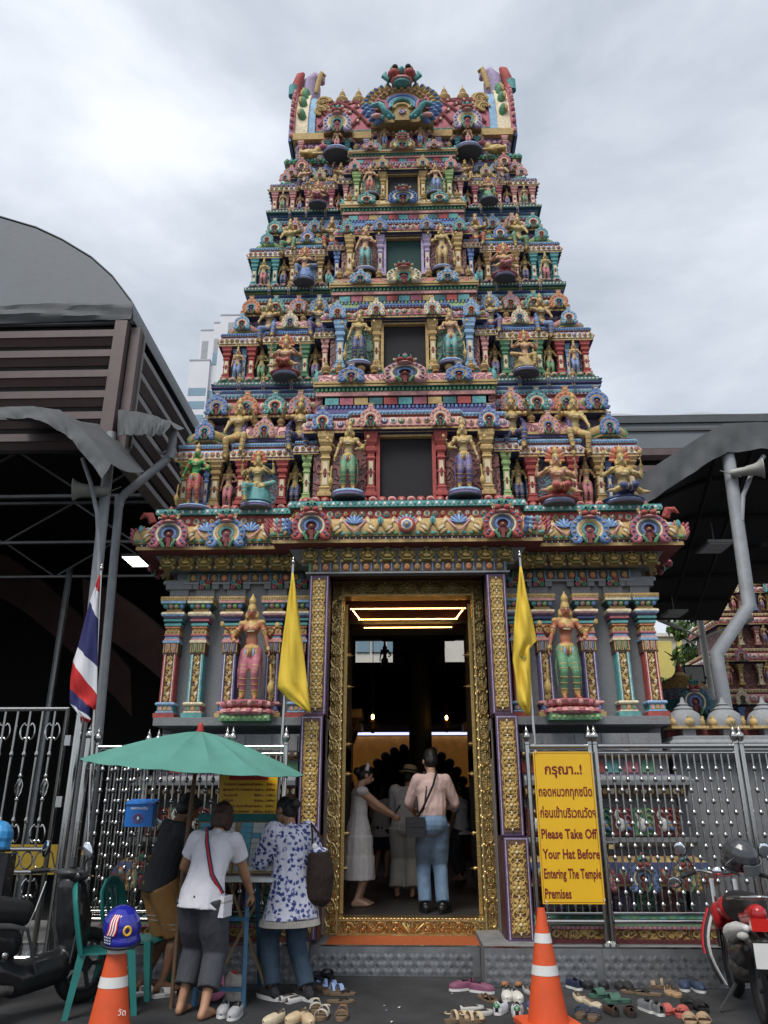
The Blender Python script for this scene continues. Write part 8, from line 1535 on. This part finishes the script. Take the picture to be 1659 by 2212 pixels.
# ---------------------------------------------------------------- shoes left at the door
for nm, c, r_ in (('shoe tint', (.5, .5, .5), .6),): mat(nm, c, rough=r_, var=.25, vs=18, bump=.25, bs=90, oc=True, dirt=.25)
mat('insole', (.16, .11, .07), rough=.9, var=.2); mat('insole dark', (.02, .018, .017), rough=.9)
def foot_w(t): return .030 + .014 * math.sin(math.pi * min(1, t * .9 + .05)) + .010 * math.exp(-((t - .68) / .18) ** 2) - (.022 * max(0, (t - .88) / .12) ** 1.5)
def sole(b, L, z0, z1, m, n=14):
    pl = []
    for k in range(n + 1): t = k / n; pl.append((foot_w(t) * (1 if 0 < k < n else .55), L * t))
    pl = pl + [(-x, y) for x, y in reversed(pl)]; b.prism(pl, z0, z1, m, 'z')
def shoe_mesh(kind, tabbed=False):
    b = MB(); L = .255
    if kind in ('sneaker', 'loafer', 'flat', 'clog'):
        th = {'sneaker': .024, 'loafer': .014, 'flat': .010, 'clog': .022}[kind]; sole(b, L, 0, th, 'sole white' if kind in ('sneaker',) else ('insole dark' if kind == 'loafer' else 'shoe tint'))
        op = {'sneaker': .46, 'loafer': .50, 'flat': .66, 'clog': .42}[kind]; hh = {'sneaker': .070, 'loafer': .055, 'flat': .035, 'clog': .05}[kind]; n, c = 16, 12; v = []; f = []
        for i in range(n + 1):
            t = i / n; w = foot_w(t) * (1.02 if 0 < i < n else .5); h = hh * (1 - .45 * max(0, (t - .35) / .65) ** 1.4) * (1.12 if t < .1 else 1)
            if i == n: h *= .5
            for j in range(c + 1): a = math.pi * j / c; v.append((w * math.cos(a), L * t, th + h * (math.sin(a) ** .6 if 0 < j < c else 0)))
        for i in range(n):
            for j in range(c):
                if i / n < op and i > 0 and 3 <= j < c - 3: continue
                k = i * (c + 1) + j; f.append((k, k + 1, k + c + 2, k + c + 1))
        b.add(v, f, 'shoe tint'); sole(b, L * .97, th, th + .003, 'insole dark' if kind != 'flat' else 'insole')
        if kind == 'sneaker':
            for q in range(3): y = L * (.50 + .07 * q); b.tube([(-.022, y, .078 - q * .006), (0, y + .004, .088 - q * .007), (.022, y, .078 - q * .006)], .004, 'sole white', 5)
            b.ell((0, L * .47, .085), (.02, .022, .018), 'insole dark', 7, 5); 
            if tabbed:
                b.ell((0, .002, .072), (.030, .008, .022), 'heel tab', 9, 6)
                for q in (-1, 0, 1): b.ell((q * .006, -.006, .077 + (.004 if q == 0 else 0)), (.0035, .002, .007), 'sole white', 6, 4, (0, q * .5, 0))
                b.box(-.010, .010, -.0075, -.006, .062, .065, 'sole white')
    else:
        sole(b, L, 0, .018 if kind == 'flop' else .026, 'insole' if kind != 'slide' else 'shoe tint'); z = .018 if kind == 'flop' else .026
        if kind == 'flop':
            for s in (-1, 1): b.tube([(0, L * .78, z), (s * .018, L * .66, z + .022), (s * .042, L * .42, z)], [.005, .008, .006], 'shoe tint', 6)
        elif kind == 'slide': b.sheet([[(foot_w(.6) * 1.05 * math.cos(math.pi * j / 8), L * (.42 + .36 * i / 4), z + (.050 - .01 * i / 4) * math.sin(math.pi * j / 8)) for j in range(9)] for i in range(5)], 'shoe tint', .004)
        else:
            for t0, t1, h in ((.62, .78, .045), (.32, .42, .06)): b.sheet([[(foot_w((t0 + t1) / 2) * 1.05 * math.cos(math.pi * j / 8), L * (t0 + (t1 - t0) * i / 2), z + h * math.sin(math.pi * j / 8)) for j in range(9)] for i in range(3)], 'shoe tint', .004)
            b.tube([(math.cos(a) * .034, .035 - math.sin(a) * .03, z + .045) for a in [math.pi * j / 8 for j in range(9)]], .005, 'shoe tint', 5)
    return b.mesh('shoe', 50)
mat('heel tab', (.02, .22, .08), rough=.5)
SH = {k: shoe_mesh(k) for k in ('sneaker', 'loafer', 'flat', 'clog', 'flop', 'slide', 'strap')}; SH['tabbed'] = shoe_mesh('sneaker', True)
nxt = {}
def pair(kind, desc, where, col, spots, yaw, s=.9, cat='shoe'):
    """each shoe sighted on the ground; yaw = direction of the toes, 0 = away from us"""
    for i, (x, y) in enumerate(spots):
        p = atz(x, y, 0); side = '' if len(spots) == 1 else ('left ' if i == 0 else 'right ') ; a = yaw[i] if isinstance(yaw, (tuple, list)) else yaw
        nm = {'sneaker': 'trainer', 'tabbed': 'trainer', 'loafer': 'loafer', 'flat': 'flat_shoe', 'clog': 'clog', 'flop': 'flip_flop', 'slide': 'slide_sandal', 'strap': 'strap_sandal'}[kind]
        o = link(nm, SH[kind], None, (p.x, p.y, .003), (0, 0, R(a)), s, col); o.location += Euler((0, 0, R(a))).to_matrix() @ Vector((0, -.12 * s, 0))
        tag(o, '%s%s %s' % (side, desc, where), cat, 'shoes left outside the door')
pair('loafer', 'tan brown loafer', 'against the tread plate just right of the doorstep', (.30, .13, .05), [(1091, 2128), (1114, 2128)], (172, 190))
pair('flat', 'pale grey canvas shoe', 'behind the right cone', (.30, .31, .30), [(1141, 2144)], 185)
pair('sneaker', 'brown leather high shoe', 'half hidden behind the right cone', (.11, .045, .02), [(1156, 2150)], 0)
pair('clog', 'white slip-on shoe', 'just behind the white trainers', (.62, .60, .54), [(1095, 2158), (1117, 2160)], (176, 184))
pair('tabbed', 'white trainer with green heel tab', 'left of the right cone', (.70, .70, .74), [(1082, 2188), (1118, 2194)], (-22, -8))
pair('sneaker', 'navy trainer', 'right behind the right cone', (.02, .025, .06), [(1228, 2132), (1241, 2136)], 20)
pair('clog', 'black clog', 'against the tread plate right of the cone', (.015, .016, .018), [(1268, 2132), (1302, 2132)], 178)
pair('flat', 'beige ballet flat', 'right of the cone with toes towards us', (.50, .42, .30), [(1252, 2160), (1279, 2172)], (185, 200))
pair('slide', 'green sandal', 'lying behind the brown loafers', (.05, .12, .09), [(1300, 2154), (1335, 2166)], (110, 95))
pair('loafer', 'dark brown leather loafer', 'in the front row right of the cone', (.055, .03, .02), [(1321, 2190), (1362, 2192)], (6, -8))
pair('strap', 'tan strap sandal', 'near the tread plate, furthest from the cone', (.26, .18, .11), [(1383, 2128), (1424, 2134)], (60, 80))
pair('flop', 'black flip-flop', 'in front of the tan sandals', (.012, .012, .012), [(1372, 2146), (1402, 2150)], 70)
pair('sneaker', 'navy and orange running shoe', 'near the red motorbike', (.03, .045, .09), [(1478, 2138), (1508, 2141)], (172, 186))
pair('slide', 'black slide sandal', 'in front of the running shoes', (.014, .013, .015), [(1486, 2174), (1512, 2182)], (178, 184))
pair('slide', 'coral slide sandal', 'left of the black slides', (.48, .11, .09), [(1443, 2190), (1476, 2194)], (118, 150))
pair('slide', 'beige slide sandal', 'at the bottom edge below the coral slides', (.42, .29, .18), [(1490, 2210), (1520, 2210)], 170)
pair('sneaker', 'faded purple canvas trainer', 'in front of the doorstep', (.19, .06, .11), [(998, 2140), (1040, 2145)], (110, -115))
pair('flat', 'black flat shoe', 'against the doorstep corner', (.012, .012, .013), [(1059, 2120), (1081, 2120)], 184)
pair('flat', 'silver flat shoe', 'left of the white trainers', (.42, .42, .40), [(1018, 2184), (1040, 2194)], (-60, -50))
pair('strap', 'beige sandal', 'at the bottom edge below the silver flats', (.55, .42, .26), [(988, 2208), (1020, 2210)], -60)
pair('sneaker', 'blue and white child trainer', 'tucked left of the cone base', (.05, .1, .35), [(1153, 2184)], 10, .75)
pair('sneaker', 'pale grey trainer', 'beside the barefoot woman at the bottom edge', (.34, .34, .36), [(482, 2194), (508, 2199)], (184, 172))
pair('slide', 'black slide sandal', 'by the doorstep left end', (.014, .014, .016), [(687, 2117), (709, 2112)], (20, 25))
pair('strap', 'pale blue jelly sandal', 'between black slides and tan flip-flops', (.32, .45, .72), [(708, 2137), (722, 2146)], (-70, -60))
pair('flop', 'tan flip-flop with black straps', 'left of the purple trainers', (.014, .013, .013), [(738, 2150), (734, 2166)], -84)
pair('strap', 'white and brown strap sandal', 'in front of the floral-bloused woman', (.58, .52, .44), [(682, 2184), (698, 2199)], (190, 170))
pair('strap', 'brown buckle sandal', 'single at the bottom edge left of centre', (.25, .14, .07), [(739, 2200)], 178)
pair('clog', 'beige clog', 'at the bottom edge below the strap sandals', (.52, .40, .25), [(640, 2206), (664, 2210)], (150, 200))
pair('clog', 'cream clog', 'single at the bottom edge below the woman in jeans', (.55, .46, .32), [(592, 2210)], 150)
pair('flat', 'white slipper', 'beside the floral-bloused woman\'s feet', (.62, .60, .58), [(622, 2160), (637, 2164)], -30)
pair('loafer', 'black leather loafer', 'against the tread plate behind the green sandals', (.014, .013, .013), [(1338, 2134), (1356, 2136)], 176)
pair('flop', 'brown flip-flop', 'between the purple trainers and white slip-ons', (.09, .05, .03), [(1050, 2160), (1066, 2166)], (20, 40))
pair('sneaker', 'grey running shoe', 'between dark brown loafers and coral slides', (.16, .17, .18), [(1398, 2184), (1420, 2190)], (12, 4))
pair('flat', 'tan flat shoe', 'between tan strap sandals and running shoes', (.34, .22, .12), [(1446, 2146), (1460, 2150)], 170)
pair('strap', 'dark blue strap sandal', 'just right of the cone base', (.03, .05, .11), [(1258, 2196), (1282, 2202)], (-30, -20))
pair('slide', 'white slipper with black stripes', 'by the feet of the man in shorts', (.55, .55, .54), [(309, 2150), (352, 2154)], (-40, -50))
# ---------------------------------------------------------------- scraps on the road
mat('scrap', (.55, .54, .50), rough=.9); rnd = random.Random(11)
LX = [rnd.uniform(690, 1000) for _ in range(5)]
for k in range(5):
    p = atz(LX[k], rnd.uniform(2118, 2212), 0); b = MB(); q = rnd.uniform(.008, .02); b.sheet([[(-q, -q * .6, 0), (0, -q * .7, q * .5), (q, -q * .4, .001)], [(-q * .8, q * .5, .002), (0, q * .6, q * .4), (q * .9, q * .5, .002)]], 'scrap', .001); o = b.build('paper_scrap', None, 180, loc=(p.x, p.y, .002), rot=(0, 0, rnd.uniform(0, 6))); tag(o, 'tiny pale scrap of litter on the asphalt, %s from the left' % ('leftmost', 'second', 'third', 'fourth', 'rightmost')[sorted(LX).index(LX[k])], 'litter', 'litter scraps on the asphalt')
